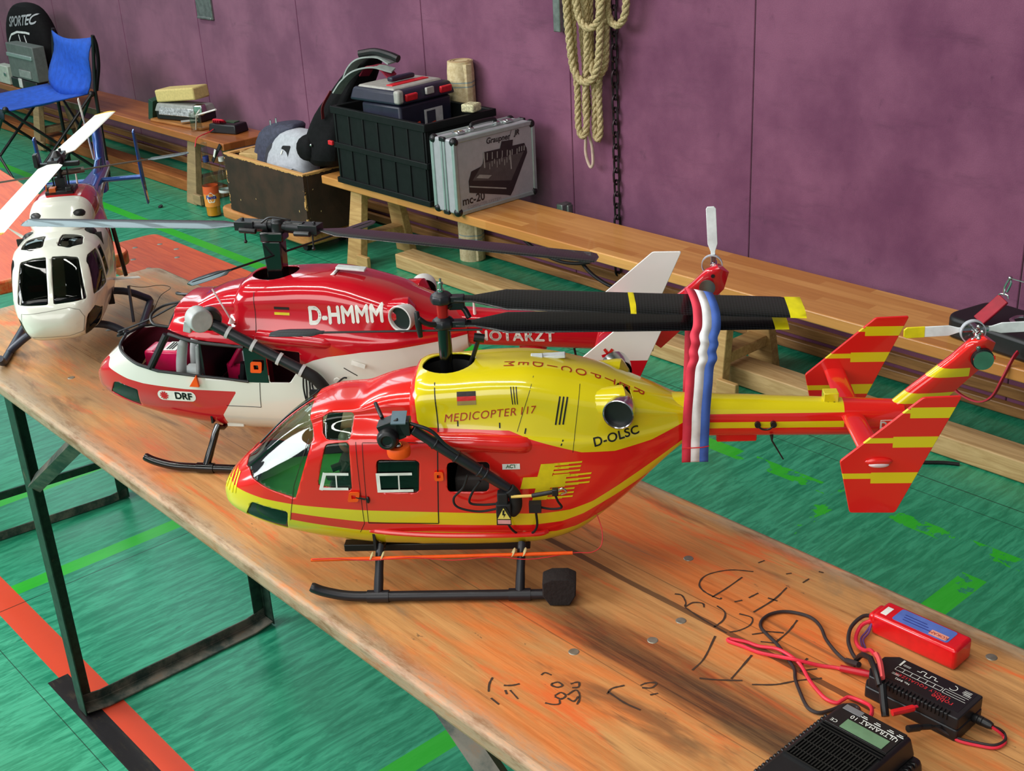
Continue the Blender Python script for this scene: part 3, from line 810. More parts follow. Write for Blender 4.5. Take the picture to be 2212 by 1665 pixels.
def carbon_mat():
    m = Mat('carbon_fibre', rough=.30, spec=.4, coat=.35)
    x, y, z = m.co('Object')
    wv = (((x+y)*900)._m('SINE')*((x-y)*900)._m('SINE')).ramp(-.2, .2)
    m.color(m.mix(wv, lin(12, 12, 13), lin(30, 30, 33))); return m.m
M_CARBON = carbon_mat()
M_BLACK = simple('black_plastic', (20, 20, 22), .4)
M_BLACKGLOSS = simple('black_gloss_plastic', (12, 12, 13), .12, spec=.7)
M_SATIN = simple('satin_black_paint', (28, 28, 34), .38)
M_RUBBER = simple('black_rubber', (16, 16, 17), .75)
M_FOAM = simple('black_foam', (34, 26, 24), .95, bump=.3, scale=200)
M_CHROME = simple('bright_steel', (196, 196, 196), .18, 1.0)
M_INNER = simple('dark_cabin_lining', (26, 24, 22), .8)
M_GLASS = glass_mat('clear_canopy', (.80, .86, .80))
M_GLASSD = glass_mat('smoked_canopy', (.5, .5, .5))
M_NEON = simple('neon_orange_plastic', (255, 92, 20), .5)
M_NEON.node_tree.nodes['Principled BSDF'].inputs['Specular IOR Level'].default_value = .3
M_WHITE = simple('white_vinyl', (236, 236, 228), .4)
M_PRINTK = simple('black_vinyl', (14, 14, 16), .5)
M_DARKRED = simple('dark_red_print', (170, 40, 14), .5)
M_YELLOW = simple('yellow_vinyl', (226, 206, 20), .4)
M_LINE = simple('panel_line_ink', (40, 14, 10), .6)
M_FLAGK, M_FLAGR, M_FLAGG = simple('flag_black', (36, 14, 12), .5), simple('flag_red', (214, 30, 26), .5), simple('flag_gold', (166, 142, 84), .5)

def mast_pan(name, parent, c, rx, ry, z0, z1):
    """dark well under the rotor mast opening"""
    mb = MB(); r0 = [Vector((c[0]+rx*math.cos(2*pi*k/28), ry*math.sin(2*pi*k/28), z1)) for k in range(28)]
    r1 = [Vector((c[0]+rx*math.cos(2*pi*k/28), ry*math.sin(2*pi*k/28), z0)) for k in range(28)]
    mb.loft([r1, r0], caps=False); mb.add(r1, [tuple(range(28))]); return mb.build(name, M_INNER, parent)
# ---------------------------------------------------------------- front helicopter: red and yellow rescue livery
HF = thing('model_helicopter', 'red and yellow model helicopter in the foreground, a ribbon hanging on its folded blades', 'helicopter', (-1.0614, .7971, .77), math.radians(45))
RED, YEL = lin(226, 34, 28), lin(226, 206, 24)
def front_paint():
    m = Mat('red_yellow_livery', RED, .16, spec=.5, coat=.7)
    x, y, z = m.co()
    X0, X1, Z0, Z1 = -.3, .35, 0, .35
    # yellow cowling over the red cabin
    low = x.curve([(-.3, .34), (-.0255, .34), (-.0215, .228), (-.018, .222), (-.012, .2195), (.0, .2185), (.084, .2135), (.104, .205), (.165, .184), (.203, .181), (.245, .188), (.275, .199), (.35, .225)], X0, X1, Z0, Z1)
    yl = z.gt(low)
    # belly bands
    t1 = x.curve([(-.3, .150), (-.262, .138), (-.247, .136), (-.213, .130), (-.175, .1255), (-.083, .1185), (-.002, .1145), (.117, .1085), (.15, .111), (.176, .119), (.203, .134), (.35, .22)], X0, X1, Z0, Z1)
    b1 = x.curve([(-.3, .02), (-.20, .02), (-.178, .114), (-.096, .103), (-.003, .0965), (.105, .0925), (.14, .095), (.165, .103), (.20, .121), (.35, .2)], X0, X1, Z0, Z1)
    b2 = x.curve([(-.3, .02), (-.20, .02), (-.186, .104), (-.098, .0895), (.0, .085), (.077, .081), (.132, .0785), (.155, .083), (.18, .095), (.35, .15)], X0, X1, Z0, Z1)
    yl = yl.max(z.lt(t1)*z.gt(b1)).max(z.lt(b2))
    tip = x.lt(-.262)*z.gt(.132)
    c = m.mix(yl, RED, YEL)
    m.color(c); return m.m
M_LIV = front_paint()
WS = [(-.236, .160), (-.222, .152), (-.203, .143), (-.170, .1335), (-.142, .2085), (-.146, .222), (-.152, .240), (-.262, .160)]
SKY = round_poly([(-.131, .212), (-.133, .226), (-.124, .2325), (-.094, .2325), (-.098, .207), (-.125, .207)], .006)
WD1 = round_poly([(-.1275, .203), (-.099, .2055), (-.101, .1445), (-.1415, .1515)], .006)
WD2 = round_poly([(-.0695, .1845), (-.0195, .1825), (-.0235, .1405), (-.0715, .1425)], .006)
WD3 = round_poly([(.0115, .1795), (.0605, .1785), (.0575, .1400), (.0095, .1412)], .006)
CH = round_poly([(-.240, .100), (-.228, .1225), (-.182, .1145), (-.189, .08)], .004)
def both(P, y0=.2, y1=.004): return [prism_y(P, -y0, -y1), prism_y(P, y1, y0)]
hole = [(.013+.031*math.cos(2*pi*k/28), .030*math.sin(2*pi*k/28)) for k in range(28)]
exh = [(.209+.0155*math.cos(2*pi*k/24), .233+.0175*math.sin(2*pi*k/24)) for k in range(24)]
cutters = both(WS, y1=.0028)+both(SKY, y1=.015)+both(WD1, y1=.03)+both(WD2, y1=.03)+both(WD3, y1=.03)+both(CH, y1=.012)+[prism_z(hole, .245, .35)]+both(exh, y1=.02)
shell, BVF = make_shell('fuselage', HF, 1.0, M_LIV, M_INNER, cutters, (('windscreen', M_GLASS, (0, 1)), ('roof_window', M_GLASS, (2, 3)), ('door_window', M_GLASS, (4, 5)), ('cabin_window', M_GLASSD, (6, 7)), ('chin_window', M_GLASSD, (10, 11))))
mast_pan('mast_well', HF, (.013, 0), .034, .034, .17, .262)
# cabin inside: green floor board, seats, pilot, dark bulkhead
cb = MB()
fl = [hull_ring(u) for u in (-.235, -.21, -.17, -.13, -.085)]
def half_at(r, z): return max([abs(p.y) for p in r if abs(p.z-z) < .012] or [.01])-.004
L_, R_ = [], []
for u in (-.232, -.215, -.19, -.16, -.13, -.085):
    h = half_at(hull_ring(u), .122); L_.append(Vector((u, -h, .122))); R_.append(Vector((u, h, .122)))
cb.add(L_+R_+[q-Vector((0, 0, .003)) for q in L_+R_], [tuple(range(6))+tuple(range(11, 5, -1)), tuple(range(12, 18))+tuple(range(23, 17, -1))])
cb.build('cockpit_floor', simple('green_board', (58, 150, 60), .6), HF, smooth=False)
MB().b2((-.085, -.066, .06), (-.082, .066, .205)).build('bulkhead', M_INNER, HF, smooth=False)
for yy in (-.03, .03):
    s_ = MB().b2((-.135, yy-.018, .122), (-.10, yy+.018, .138)); s_.box((-.098, yy, .162), (.008, .034, .055), Matrix.Rotation(.15, 3, 'Y')); s_.build('seat', M_BLACK, HF, bevel=.003)
pl = MB(); pl.sphere((-.108, -.03, .186), (.0125, .0115, .0135), 14, 10); pl.build('pilot_figure', simple('pilot_skin', (150, 100, 80), .7), HF)
hp = [o for o in HF.children if o.name.startswith('pilot_figure')][0]
MB().sphere((-.106, -.03, .191), (.0145, .0135, .013), 14, 10).build('helmet', simple('pilot_helmet', (118, 116, 96), .4), hp)
tb = MB(); tb.tube([(-.108, -.03, .176), (-.107, -.03, .168), (-.106, -.03, .150), (-.106, -.03, .136)], [.006, .014, .0145, .013], 12); tb.tube([(-.108, -.044, .166), (-.118, -.047, .15), (-.135, -.04, .146)], .0045, 8); tb.tube([(-.108, -.016, .166), (-.118, -.013, .15), (-.135, -.02, .146)], .0045, 8)
tb.build('overalls', simple('pilot_overalls', (44, 22, 22), .8), hp)
MB().box((-.04, 0, .10), (.07, .09, .06)).box((.04, -.01, .125), (.05, .07, .04)).build('cabin_equipment', simple('grey_cabin_gear', (70, 62, 58), .7), HF, bevel=.004)
lg = MB(); 
for P in (WD1, WD2):
    cx = sum(p[0] for p in P)/len(P); cz = min(p[1] for p in P); x0 = min(p[0] for p in P)-.0002
    w_, z0, z1 = (.034, .148, .167) if P is WD1 else (.041, .1445, .166)
    x0 = -.139 if P is WD1 else -.0705; tl = .007 if P is WD1 else 0
    q = MB()
    def bar(a, b, t):
        a, b = Vector(a), Vector(b); n = (b-a).normalized(); n = Vector((-n.y, n.x))*t/2; return [tuple(a+n), tuple(b+n), tuple(b-n), tuple(a-n)]
    drape_polys('white_window_rail', [bar((x0, z0), (x0+w_, z0), .0034), bar((x0+tl, z1), (x0+w_+(.002 if P is WD1 else 0), z1), .0034), bar((x0+.0012, z0-.0017), (x0+tl+.0012, z1+.0017), .0042), bar((x0+w_*.6, z0), (x0+w_*.62, z1), .0016)], BVF, M_WHITE, HF, off=.0008, maxlen=.02)
# panel lines and door gaps
lines_side('panel_line', [[(-.0915, .2055), (-.0915, .1), (-.0985, .086)], [(-.084, .204), (-.0865, .1005)], [(-.084, .2045), (.004, .2035)], [(-.148, .205), (-.170, .150), (-.181, .102)]], .0007, BVF, M_LINE, HF)
lines_side('door_gap', [[(.001, .266), (.0035, .2185), (-.004, .099)], [(-.0865, .101), (-.004, .0985)]], .0013, BVF, M_PRINTK, HF)
lines_side('cowling_line', [[(.113, .270), (.093, .212)], [(.165, .2585), (.155, .185)]], .0006, BVF, M_PRINTK, HF)
lines_side('vent_slot', [[(.0875+i*.0031, .2625), (.0892+i*.0027, .243)] for i in range(3)], .0011, BVF, M_PRINTK, HF)
lines_side('vent_slot', [[(.1425+i*.0042, .2505-i*.0005), (.1365+i*.0042, .2175)] for i in range(3)], .0019, BVF, M_PRINTK, HF)
lines_side('cowling_latch', [[(x, z), (x+dx, z+.006)] for x, z, dx in ((.026, .2195, 0), (.0735, .2165, 0), (.1015, .2095, .0015), (.142, .1945, .0025))], .0016, BVF, M_PRINTK, HF)
# lettering and emblems
drape_text('lettering', 'MEDICOPTER', BVF, M_DARKRED, HF, SIDE(.0510, .2310, .075), .0128, (0, 1, 0), shear=.25, spacing=1.10)
drape_text('lettering', '117', BVF, M_DARKRED, HF, SIDE(.1045, .2352, .085), .0128, (0, 1, 0), shear=.25, spacing=1.0)
drape_text('lettering', 'D-OLSC', BVF, M_PRINTK, HF, SIDE(.2045, .1985, .18), .0145, (0, 1, 0), spacing=1.05, bold=.0003)
_top = Matrix.Translation((.152, .0075, .4)) @ Matrix.Rotation(-.16+pi*0, 4, 'Z')
tv, tf = [], []
for i, chh in enumerate('MEDICOPTER'):
    vs, fs = text_mesh(chh, .0175)
    t = i/9; M = Matrix.Translation((.084+.147*t, -.0185-.004*t, .4)) @ Matrix.Rotation(-1.62-.1*t, 4, 'Z')
    b = len(tv); tv += [M @ v for v in vs]; tf += [tuple(k+b for k in f) for f in fs]
drape('lettering', tv, tf, BVF, M_DARKRED, HF, (0, 0, -1), dist=.0)
def rectp(x0, z0, x1, z1, sk=0): return [(x0, z0), (x1, z0+sk), (x1, z1+sk), (x0, z1)]
for mt, a, b in ((M_FLAGK, .2535, .2585), (M_FLAGR, .2485, .2535), (M_FLAGG, .2435, .2485)):
    drape_polys('flag_stripe', [rectp(.0265, a, .0480, b, .0006)], BVF, mt, HF)
# yellow rescue cross breaking into speed lines
def cr(px, py): return (.0936+(px-630)*.0001842, .1734-(py-785)*.0002113)
cr_ = lambda L: [cr(*p) for p in L]
polys = [cr_([(765, 785), (855, 785), (830, 860), (920, 860), (905, 930), (815, 930), (790, 1003), (700, 1003), (725, 930), (630, 930), (652, 860), (740, 860)])]
for i, (xa, xb, y0) in enumerate([(845, 1020, 785), (845, 1012, 808), (838, 1006, 832), (838, 940, 852), (905, 1075, 858), (900, 1068, 884), (895, 1062, 910), (800, 968, 938), (795, 962, 963), (790, 955, 987)]):
    polys.append(cr_([(xa, y0), (xb, y0), (xb-4, y0+10), (xa-4, y0+10)]))
for y0 in (785, 808, 832): polys.append(cr_([(845, y0-1), (940, y0-1), (935, y0+14), (842, y0+14)]))
for y0 in (858, 884, 910): polys.append(cr_([(905, y0-1), (995, y0-1), (991, y0+14), (900, y0+14)]))
for y0 in (938, 963, 987): polys.append(cr_([(800, y0-1), (890, y0-1), (886, y0+14), (796, y0+14)]))
drape_polys('rescue_cross', polys, BVF, M_YELLOW, HF)
drape_polys('nose_cross', [[(-.268, .146), (-.262, .165), (-.243, .165), (-.243, .158)], [(-.266, .127), (-.264, .1275), (-.257, .150), (-.259, .151)], [(-.261, .1265), (-.259, .127), (-.252, .150), (-.254, .151)], [(-.256, .1255), (-.254, .126), (-.247, .150), (-.249, .151)], [(-.251, .127), (-.249, .1275), (-.243, .150), (-.245, .151)]], BVF, M_YELLOW, HF, maxlen=.003)
drape_polys('white_sticker', [rectp(.0745, .1685, .0945, .1755, -.0002)], BVF, M_WHITE, HF)
drape_text('sticker_print', 'ACT', BVF, simple('sticker_ink', (110, 140, 110), .5), HF, SIDE(.0845, .172), .006, (0, 1, 0), bold=.0004)
# exhausts, roof fittings
for s in (-1, 1):
    M = Matrix.Translation((.2095, s*.0590, .233)) @ (Matrix.Rotation(math.radians(14)*s, 4, 'Z') @ Matrix.Rotation(-s*pi/2, 4, 'X'))
    ex = MB(); ex.lathe([(.0145, -.012), (.0172, .0), (.0178, .0115), (.0168, .0120), (.0160, .011), (.0155, .0)], 28, M, cap=False); e = ex.build('exhaust_pipe', M_CHROME, HF)
    MB().lathe([(.0001, .004), (.0160, .004)], 24, M, cap=False).build('exhaust_throat', M_BLACK, e)
fair = MB()
for s in (-1, 1): fair.tube(smooth_path([(.110, s*.030, .231), (.150, s*.036, .232), (.185, s*.0385, .233), (.208, s*.0385, .233), (.222, s*.036, .233)], 6), [.014+.0065*min(1, i/18)-(.003*max(0, i-20)) for i in range(25)], 18)
fair.build('exhaust_fairing', M_LIV, HF)
for s in (-1, 1):
    mb = MB(); mb.tube(smooth_path([(.0035, s*.066, .203), (.01, s*.068, .203), (.05, s*.068, .2015), (.094, s*.0655, .197), (.104, s*.060, .195)], 6), [.005]+[.0115]*12+[.0110]*11+[.005], 14); mb.build('door_rail_fairing', simple('red_gloss', (226, 34, 28), .16, coat=.7, var=.03), HF)
M_REDG = bpy.data.materials['red_gloss']
ws_ = MB()
for s in (-1, 1): ws_.tube(smooth_path([(-.09, s*.045, .084), (-.085, s*.066, .0875), (-.02, s*.0735, .0845), (.06, s*.073, .082), (.11, s*.069, .081), (.122, s*.062, .0805)], 6), .0032, 8)
ws_.build('sill_rail', M_REDG, HF)
wh = MB(); wh.box((.104, .012, .285), (.036, .012, .004), Matrix.Rotation(-.05, 3, 'Y')); wh.prism([(.088, .276), (.097, .276), (.094, .287), (.086, .287)], .006, Matrix(((1, 0, 0, 0), (0, 0, 1, .009), (0, 1, 0, 0), (0, 0, 0, 1)))); wh.box((.089, .000, .281), (.014, .026, .003), Matrix.Rotation(.7, 3, 'X'))
wh.v = [(q[0]+.0265, q[1]-.004, q[2]-.0115) for q in wh.v]
wh.build('roof_antenna', simple('white_plastic', (232, 236, 232), .4), HF, bevel=.001)
# ---------------------------------------------------------------- shared tail, rotor and landing gear builders
FINP = [(.443, .194), (.525, .2675), (.565, .2685), (.506, .1295), (.457, .1305)]
def fin_plate(S=1.0, t=.0036):
    mb = MB(); M = Matrix(((S, 0, 0, 0), (0, 0, S, -t/2), (0, S, 0, 0), (0, 0, 0, 1)))
    mb.prism(round_poly(FINP, .003), t/S, M); return mb
def stripe_fin_paint():
    m = Mat('striped_fin_livery', RED, .2, coat=.5)
    x, y, z = m.co(); msk = None
    for thick, thin, xs in (((.2443, .2567, .514), (.2500, .2545, .514), .5132), ((.2097, .2226, .498), (.2150, .2212, .498), .4975), ((.1665, .1797, .477), (.1722, .1788, .477), .4770)):
        sl = (z - (x-.5)*-.012)
        a = sl.within(thick[0], thick[1])*x.gt(xs) + sl.within(thin[0], thin[1])*x.lt(xs)
        msk = a if msk is None else msk+a
    m.color(m.mix(msk.min(1), RED, YEL)); return m.m
def boom_paint():
    m = Mat('banded_boom_livery', RED, .16, coat=.7)
    x, y, z = m.co()
    zz = z + (x-.35)*.022
    yl = (zz.gt(.2065) + zz.within(.1885, .1965)).min(1)*x.lt(.4665)
    m.color(m.mix(yl, RED, YEL)); return m.m
def vfin_paint():
    m = Mat('banded_tail_fin_livery', RED, .16, coat=.7)
    x, y, z = m.co()
    a = z + (x-.55)*.05
    yl = a.within(.2085, .2218) + a.within(.2420, .2535)*x.lt(.606)
    m.color(m.mix(yl.min(1), RED, YEL)); return m.m
def tail_boom(parent, S, mat, x0=.270, x1=.535):
    rings = []
    for i in range(15):
        t = i/14; x = x0+(x1-x0)*t; zc = .1995-.0105*t; h = .0255-.005*t; w_ = .0225-.006*t
        rings.append([Vector((x*S, w_*S*math.copysign(abs(math.cos(a))**.8, math.cos(a)), (zc+h*math.copysign(abs(math.sin(a))**.8, math.sin(a)))*S)) for a in [2*pi*k/28 for k in range(28)]])
    return MB().loft(rings).build('tail_boom', mat, parent)
def tail_fin(parent, S, mat, top=(.617, .289)):
    """swept vertical fin: rounded leading tube blending to a thin trailing edge"""
    LE = [(.512, .200), (.545, .2305), (.585, .2650), (.603, .2835), top]
    TE = [(.545, .172), (.573, .200), (.604, .233), (.626, .256), (.632, .279)]
    rings = []
    for i in range(len(LE)*3-2):
        k = min(i//3, len(LE)-2); t = (i-3*k)/3
        a = Vector(LE[k]).lerp(Vector(LE[k+1]), t); b = Vector(TE[k]).lerp(Vector(TE[k+1]), t); r = []
        prof = [(0, 0), (.03, .0048), (.10, .0078), (.22, .0088), (.45, .0072), (.75, .0042), (1, .0012)]
        pts = [(f, -h) for f, h in prof] + [(f, h) for f, h in prof[::-1][:-1]]
        for f, h in pts:
            q = a.lerp(b, f); r.append(Vector((q.x*S, h*S, q.y*S)))
        rings.append(r)
    return MB().loft(rings).build('tail_fin', mat, parent)
def stub_wing(parent, S, mat, s):
    rings = []
    for y, c0, c1, z in ((.012, .463, .489, .199), (.116, .466, .492, .1985)):
        r = []
        for k in range(16):
            a = 2*pi*k/16; r.append(Vector(((c0+(c1-c0)*(.5-.5*math.cos(a)))*S, s*y*S, (z+.0038*math.sin(a))*S)))
        rings.append(r)
    return MB().loft(rings).build('stabiliser', mat, parent)
def skid_gear(parent, S, mat, front=-.162, back=.146, legs=(-.082, .087), hy=.085, lean=.004):
    for s in (-1, 1):
        P = smooth_path([(front*S, s*hy*S, .0225), (front*S+.015, s*hy*S, .0155), (front*S+.042, s*hy*S, .0092), (front*S+.075, s*hy*S, .0078), (0, s*hy*S, .0078), (back*S-.01, s*hy*S, .0078), (back*S, s*hy*S, .0078)], 6)
        MB().tube(P, [.0050]+[.0062]*(len(P)-2)+[.0058], 14).build('skid_tube', mat, parent)
        for x in legs:
            q = [((x+lean)*S, 0, .052*S), ((x+lean)*S, s*.048*S, .0535*S), ((x+lean*.9)*S, s*.0615*S, .0620*S), (x*S, s*hy*S, .0078)]
            P2 = [Vector(q[0]), Vector(q[1]), Vector(q[2])]+[Vector(q[2]).lerp(Vector(q[3]), t/6) for t in range(1, 7)]; R = [.0036, .0036]+[.0052]*4+[.0058]*3
            lg = MB().tube(P2, R, 12); lg.tube([(x*S-.013, s*hy*S, .0078), (x*S+.013, s*hy*S, .0078)], .0076, 14); lg.build('landing_leg', mat, parent)
def tail_rotor(parent, c, ang, L, chord, mat, tipmat, S=1.0, ring=None, n=2, tips=True):
    """blades turning in the xz plane about c"""
    hb = MB().cyl((c[0], c[1]-.008, c[2]), (c[0], c[1]+.010, c[2]), .0045, n=14); hb.cyl((c[0], c[1]-.011, c[2]), (c[0], c[1]-.007, c[2]), .0022)
    for k in range(n):
        a = ang+2*pi*k/n; d = Vector((math.cos(a), 0, math.sin(a))); hb.tube([Vector(c)+d*.003, Vector(c)+d*.0145], .0036, 8)
    hub = hb.build('tail_rotor_hub', M_CHROME, parent, ang=30)
    for k in range(n):
        a = ang+2*pi*k/n; d = Vector((math.cos(a), 0, math.sin(a))); p = Vector(c)+d*.0125
        b = MB(); e = d.cross(Vector((0, 1, 0)))
        pl = [(0, -.0028), (.006, -.0030), (.0165, -chord/2), (L, -chord/2), (L+.003, -chord*.3), (L+.003, chord*.35), (L, chord/2), (.0165, chord/2), (.006, .0030), (0, .0028)]
        M = Matrix((d, e, Vector((0, 1, 0)))).transposed().to_4x4(); M.translation = p - Vector((0, .001, 0))
        b.prism(pl, .0020, M); bl = b.build('tail_rotor_blade', mat, parent, bevel=.0005)
        if tipmat:
            t = MB(); M2 = M.copy(); M2.translation = M.translation - Vector((0, .0003, 0))
            t.prism([(L-.020, -chord/2-.0002), (L, -chord/2-.0002), (L+.0033, -chord*.3), (L+.0033, chord*.35), (L, chord/2+.0002), (L-.020, chord/2+.0002)], .0026, M2); t.build('blade_tip', tipmat, bl, bevel=.0005)
    if ring:
        q = MB(); q.lathe([(.0128, -.001), (.0140, -.001), (.0140, .005), (.0128, .005), (.0128, -.001)], 32, Matrix.Translation(ring) @ Matrix.Rotation(pi/2, 4, 'X'), cap=False)
        r = q.build('gear_cover', M_RINGM, parent)
        MB().lathe([(.0001, .0045), (.0130, .0045)], 28, Matrix.Translation(ring) @ Matrix.Rotation(pi/2, 4, 'X'), cap=False).build('gear_disc', M_COVER, r)
M_RINGM = simple('frosted_cover_rim', (176, 180, 186), .3)
M_COVER = glass_mat('clear_gear_cover', (.72, .72, .76), rough=.1)
M_WBLADE = simple('white_blade_plastic', (228, 234, 234), .35)
M_TIPY = simple('yellow_blade_tip', (228, 214, 20), .35)
M_FINS, M_BOOMF, M_VFINF = stripe_fin_paint(), boom_paint(), vfin_paint()
tail_boom(HF, 1.0, M_BOOMF); tail_fin(HF, 1.0, M_VFINF)
for s in (-1, 1):
    f = fin_plate(); o = f.build('end_fin', M_FINS, HF, bevel=.0006); o.location.y = s*.116
    stub_wing(HF, 1.0, M_REDG, s)
    lb = MB().sphere((.484, s*.1195, .194), (.0145, .003, .0045), 16, 8); e = lb.build('position_lamp', M_REDG, o); e.location.y = -s*.116
    g = MB().sphere((.484, s*.1205, .1905), (.011, .003, .003), 14, 8).build('lamp_lens', simple('clear_lens', (220, 190, 190), .1, spec=.8), o); g.location.y = -s*.116
skid_gear(HF, 1.0, M_SATIN)
# things fixed along the boom and belly
MB().b2((.4440, -.0075, .2080), (.4610, .0075, .2240)).build('boom_box', simple('yellow_gloss', (226, 206, 24), .2, coat=.6), HF, bevel=.001)
bx = [o for o in HF.children if o.name == 'boom_box'][0]
for x in (.449, .456): MB().cyl((x, -.0078, .2125), (x, -.0070, .2125), .0012, n=10).build('screw_hole', M_BLACK, bx)
MB().b2((.322, -.010, .1655), (.369, .010, .1795)).build('boom_hatch', M_REDG, HF, bevel=.002)
g = MB()
for x in (.3675, .3855): g.cyl((x, -.0245, .1935), (x, -.015, .1935), .0036, n=12)
g.tube(smooth_path([(.3675, -.0235, .192), (.373, -.0245, .1885), (.380, -.0245, .1885), (.3855, -.0235, .192)], 5), .0012, 6)
g.build('cable_grommet', M_BLACK, HF)
MB().tube([(.3845, -.018, .178), (.3850, -.0195, .171), (.3985, -.0215, .1475)], [.0022, .0010, .0008], 8).build('boom_aerial', M_BLACK, HF)
pu = MB(); pu.lathe([(.0001, -.0005), (.0105, -.0005), (.0108, .001), (.0112, .004)], 28, Matrix.Translation((.6165, -.0115, .2635)) @ Matrix.Rotation(pi/2, 4, 'X')); pu.build('tail_gearbox_lid', simple('gearbox_silver', (150, 172, 160), .12, .9), HF)
MB().lathe([(.0108, .0), (.0124, .0), (.0124, .009), (.0108, .009), (.0108, .0)], 28, Matrix.Translation((.6165, -.0035, .2635)) @ Matrix.Rotation(pi/2, 4, 'X'), cap=False).build('gearbox_ring', M_BLACK, HF)
MB().box((.6175, -.0136, .2650), (.024, .0012, .0042), Matrix.Rotation(-.12, 3, 'Y')).build('red_tape', M_REDG, HF)
sc = MB(); sc.cyl((.6110, -.0095, .2765), (.6110, -.006, .2765), .0026, n=12); sc.cyl((.6110, -.0105, .2765), (.6110, -.0095, .2765), .0015, n=6); sc.build('fin_screw', M_CHROME, HF)
tail_rotor(HF, (.6120, .013, .2905), .03, .063, .0125, M_WBLADE, M_TIPY, ring=(.6085, .010, .2895))
lk = MB()
for q in ((.612, -.004, .286), (.616, -.002, .293), (.607, .0, .283), (.613, .004, .297)): lk.sphere(q, .0028, 10, 8)
lk.tube([(.607, 0, .283), (.616, -.002, .293)], .0016, 6); lk.tube([(.6115, -.003, .2865), (.628, -.006, .262)], .0018, 6); lk.tube([(.612, .0, .275), (.6125, .008, .2905)], .003, 8)
lk.build('pitch_linkage', M_CHROME, HF)
drape_bv = BVHTree.FromObject([o for o in HF.children if o.name.startswith('tail_boom')][0], bpy.context.evaluated_depsgraph_get())
drape_polys('registration_plate', [rectp(.5075, .1805, .5275, .1935)], drape_bv, M_WHITE, HF)
drape_polys('registration_ground', [rectp(.5083, .1813, .5267, .1927)], drape_bv, M_REDG, HF, off=.0008)
drape_text('lettering', 'D-O', drape_bv, M_WHITE, HF, SIDE(.5175, .187), .0115, (0, 1, 0), bold=.0004, off=.0011)
# rotor: two stacked two-blade heads, blades folded back over the boom
mx_ = .0105
MB().tube([(mx_, 0, .17), (mx_, 0, .318)], .0078, 20).build('rotor_mast', M_BLACKGLOSS, HF)
def head(z, nm, sp):
    mb = MB(); mb.lathe([(.0085, -.006), (.0130, -.005), (.0138, .0), (.0125, .004), (.0085, .0065), (.0055, .008)], 8, Matrix.Translation((mx_, 0, z)))
    mb.box((mx_+.014, 0, z-.001), (.024, .011, .008)); o = mb.build(nm, M_SATIN, HF, bevel=.0012)
    b = MB().lathe([(.0040, .0), (.0040, .003), (.0022, .0035), (.0022, .009), (.0032, .009), (.0032, .011), (.0014, .012), (.0014, .016)], 12, Matrix.Translation((mx_, 0, z+.0075))); b.build('head_bolt', M_CHROME, o)
    return o
head(.3215, 'rotor_head', -1); head(.3515, 'rotor_head', 1)
MB().tube([(mx_, 0, .328), (mx_, 0, .346)], .0065, 18).build('head_spacer', simple('red_anodised_spacer', (206, 34, 34), .25, .4), HF)
ar = MB()
ar.tube(smooth_path([(mx_-.004, -.006, .322), (-.006, -.012, .325), (-.016, -.014, .333)], 5), .0034, 8); ar.tube([(-.0175, -.013, .341), (-.0165, -.014, .326), (-.0150, -.0145, .310)], [.003, .0042, .003], 8)
ar.tube(smooth_path([(mx_+.004, .006, .338), (.024, .012, .340), (.034, .010, .334), (.040, .006, .324)], 5), .0036, 8); ar.box((.026, .012, .338), (.018, .010, .009))
ar.build('mixer_arm', M_BLACK, HF, bevel=.001)
lo = MB()
lo.tube([(.050, .004, .300), (.036, .006, .262)], .0026, 8); lo.tube([(.044, .004, .301), (.056, .004, .299)], .0052, 10); lo.tube([(.036, .006, .262), (.034, .006, .22)], .0032, 8)
lo.build('guide_strut', M_BLACK, HF)
fb = MB(); fb.tube([(-.188, -.006, .3165), (.012, -.004, .3135), (.055, -.003, .313)], .0014, 8)
fly = fb.build('fly_bar', M_BLACK, HF)
pd = blade((-.128, -.0055, .3157), (-.190, -.006, .3168), .024, (0, 0, 1), .003, .010, .012, .02, .004); pd.build('paddle', M_CARBON, fly)
b1 = blade((mx_+.014, 0, .3510), (.413, .030, .3165), .041, (0, -.28, 1), .0042, .014, .06, .014, -.003).build('rotor_blade', M_CARBON, HF)
b2 = blade((mx_+.014, 0, .3205), (.395, .034, .3015), .041, (0, -.28, 1), .0042, .014, .06, .014, -.003).build('rotor_blade', M_CARBON, HF)
def blade_sleeve(p0, p1, s0, s1, chord, mat, nm, parent, up=(0, -.28, 1)):
    a, b = Vector(p0), Vector(p1); d = (b-a).normalized()
    blade(a+d*s0, a+d*s1, chord+.0008, up, .0052, chord+.0008, .002, .0005, 0).build(nm, mat, parent)
blade_sleeve((mx_+.014, 0, .3510), (.413, .030, .3165), .382, .401, .0405, M_TIPY, 'blade_tip', b1)
blade_sleeve((mx_+.014, 0, .3510), (.413, .030, .3165), .200, .207, .041, M_YELLOW, 'blade_marker', b1)
blade_sleeve((mx_+.014, 0, .3205), (.395, .034, .3015), .365, .3815, .0405, M_TIPY, 'blade_tip', b2)
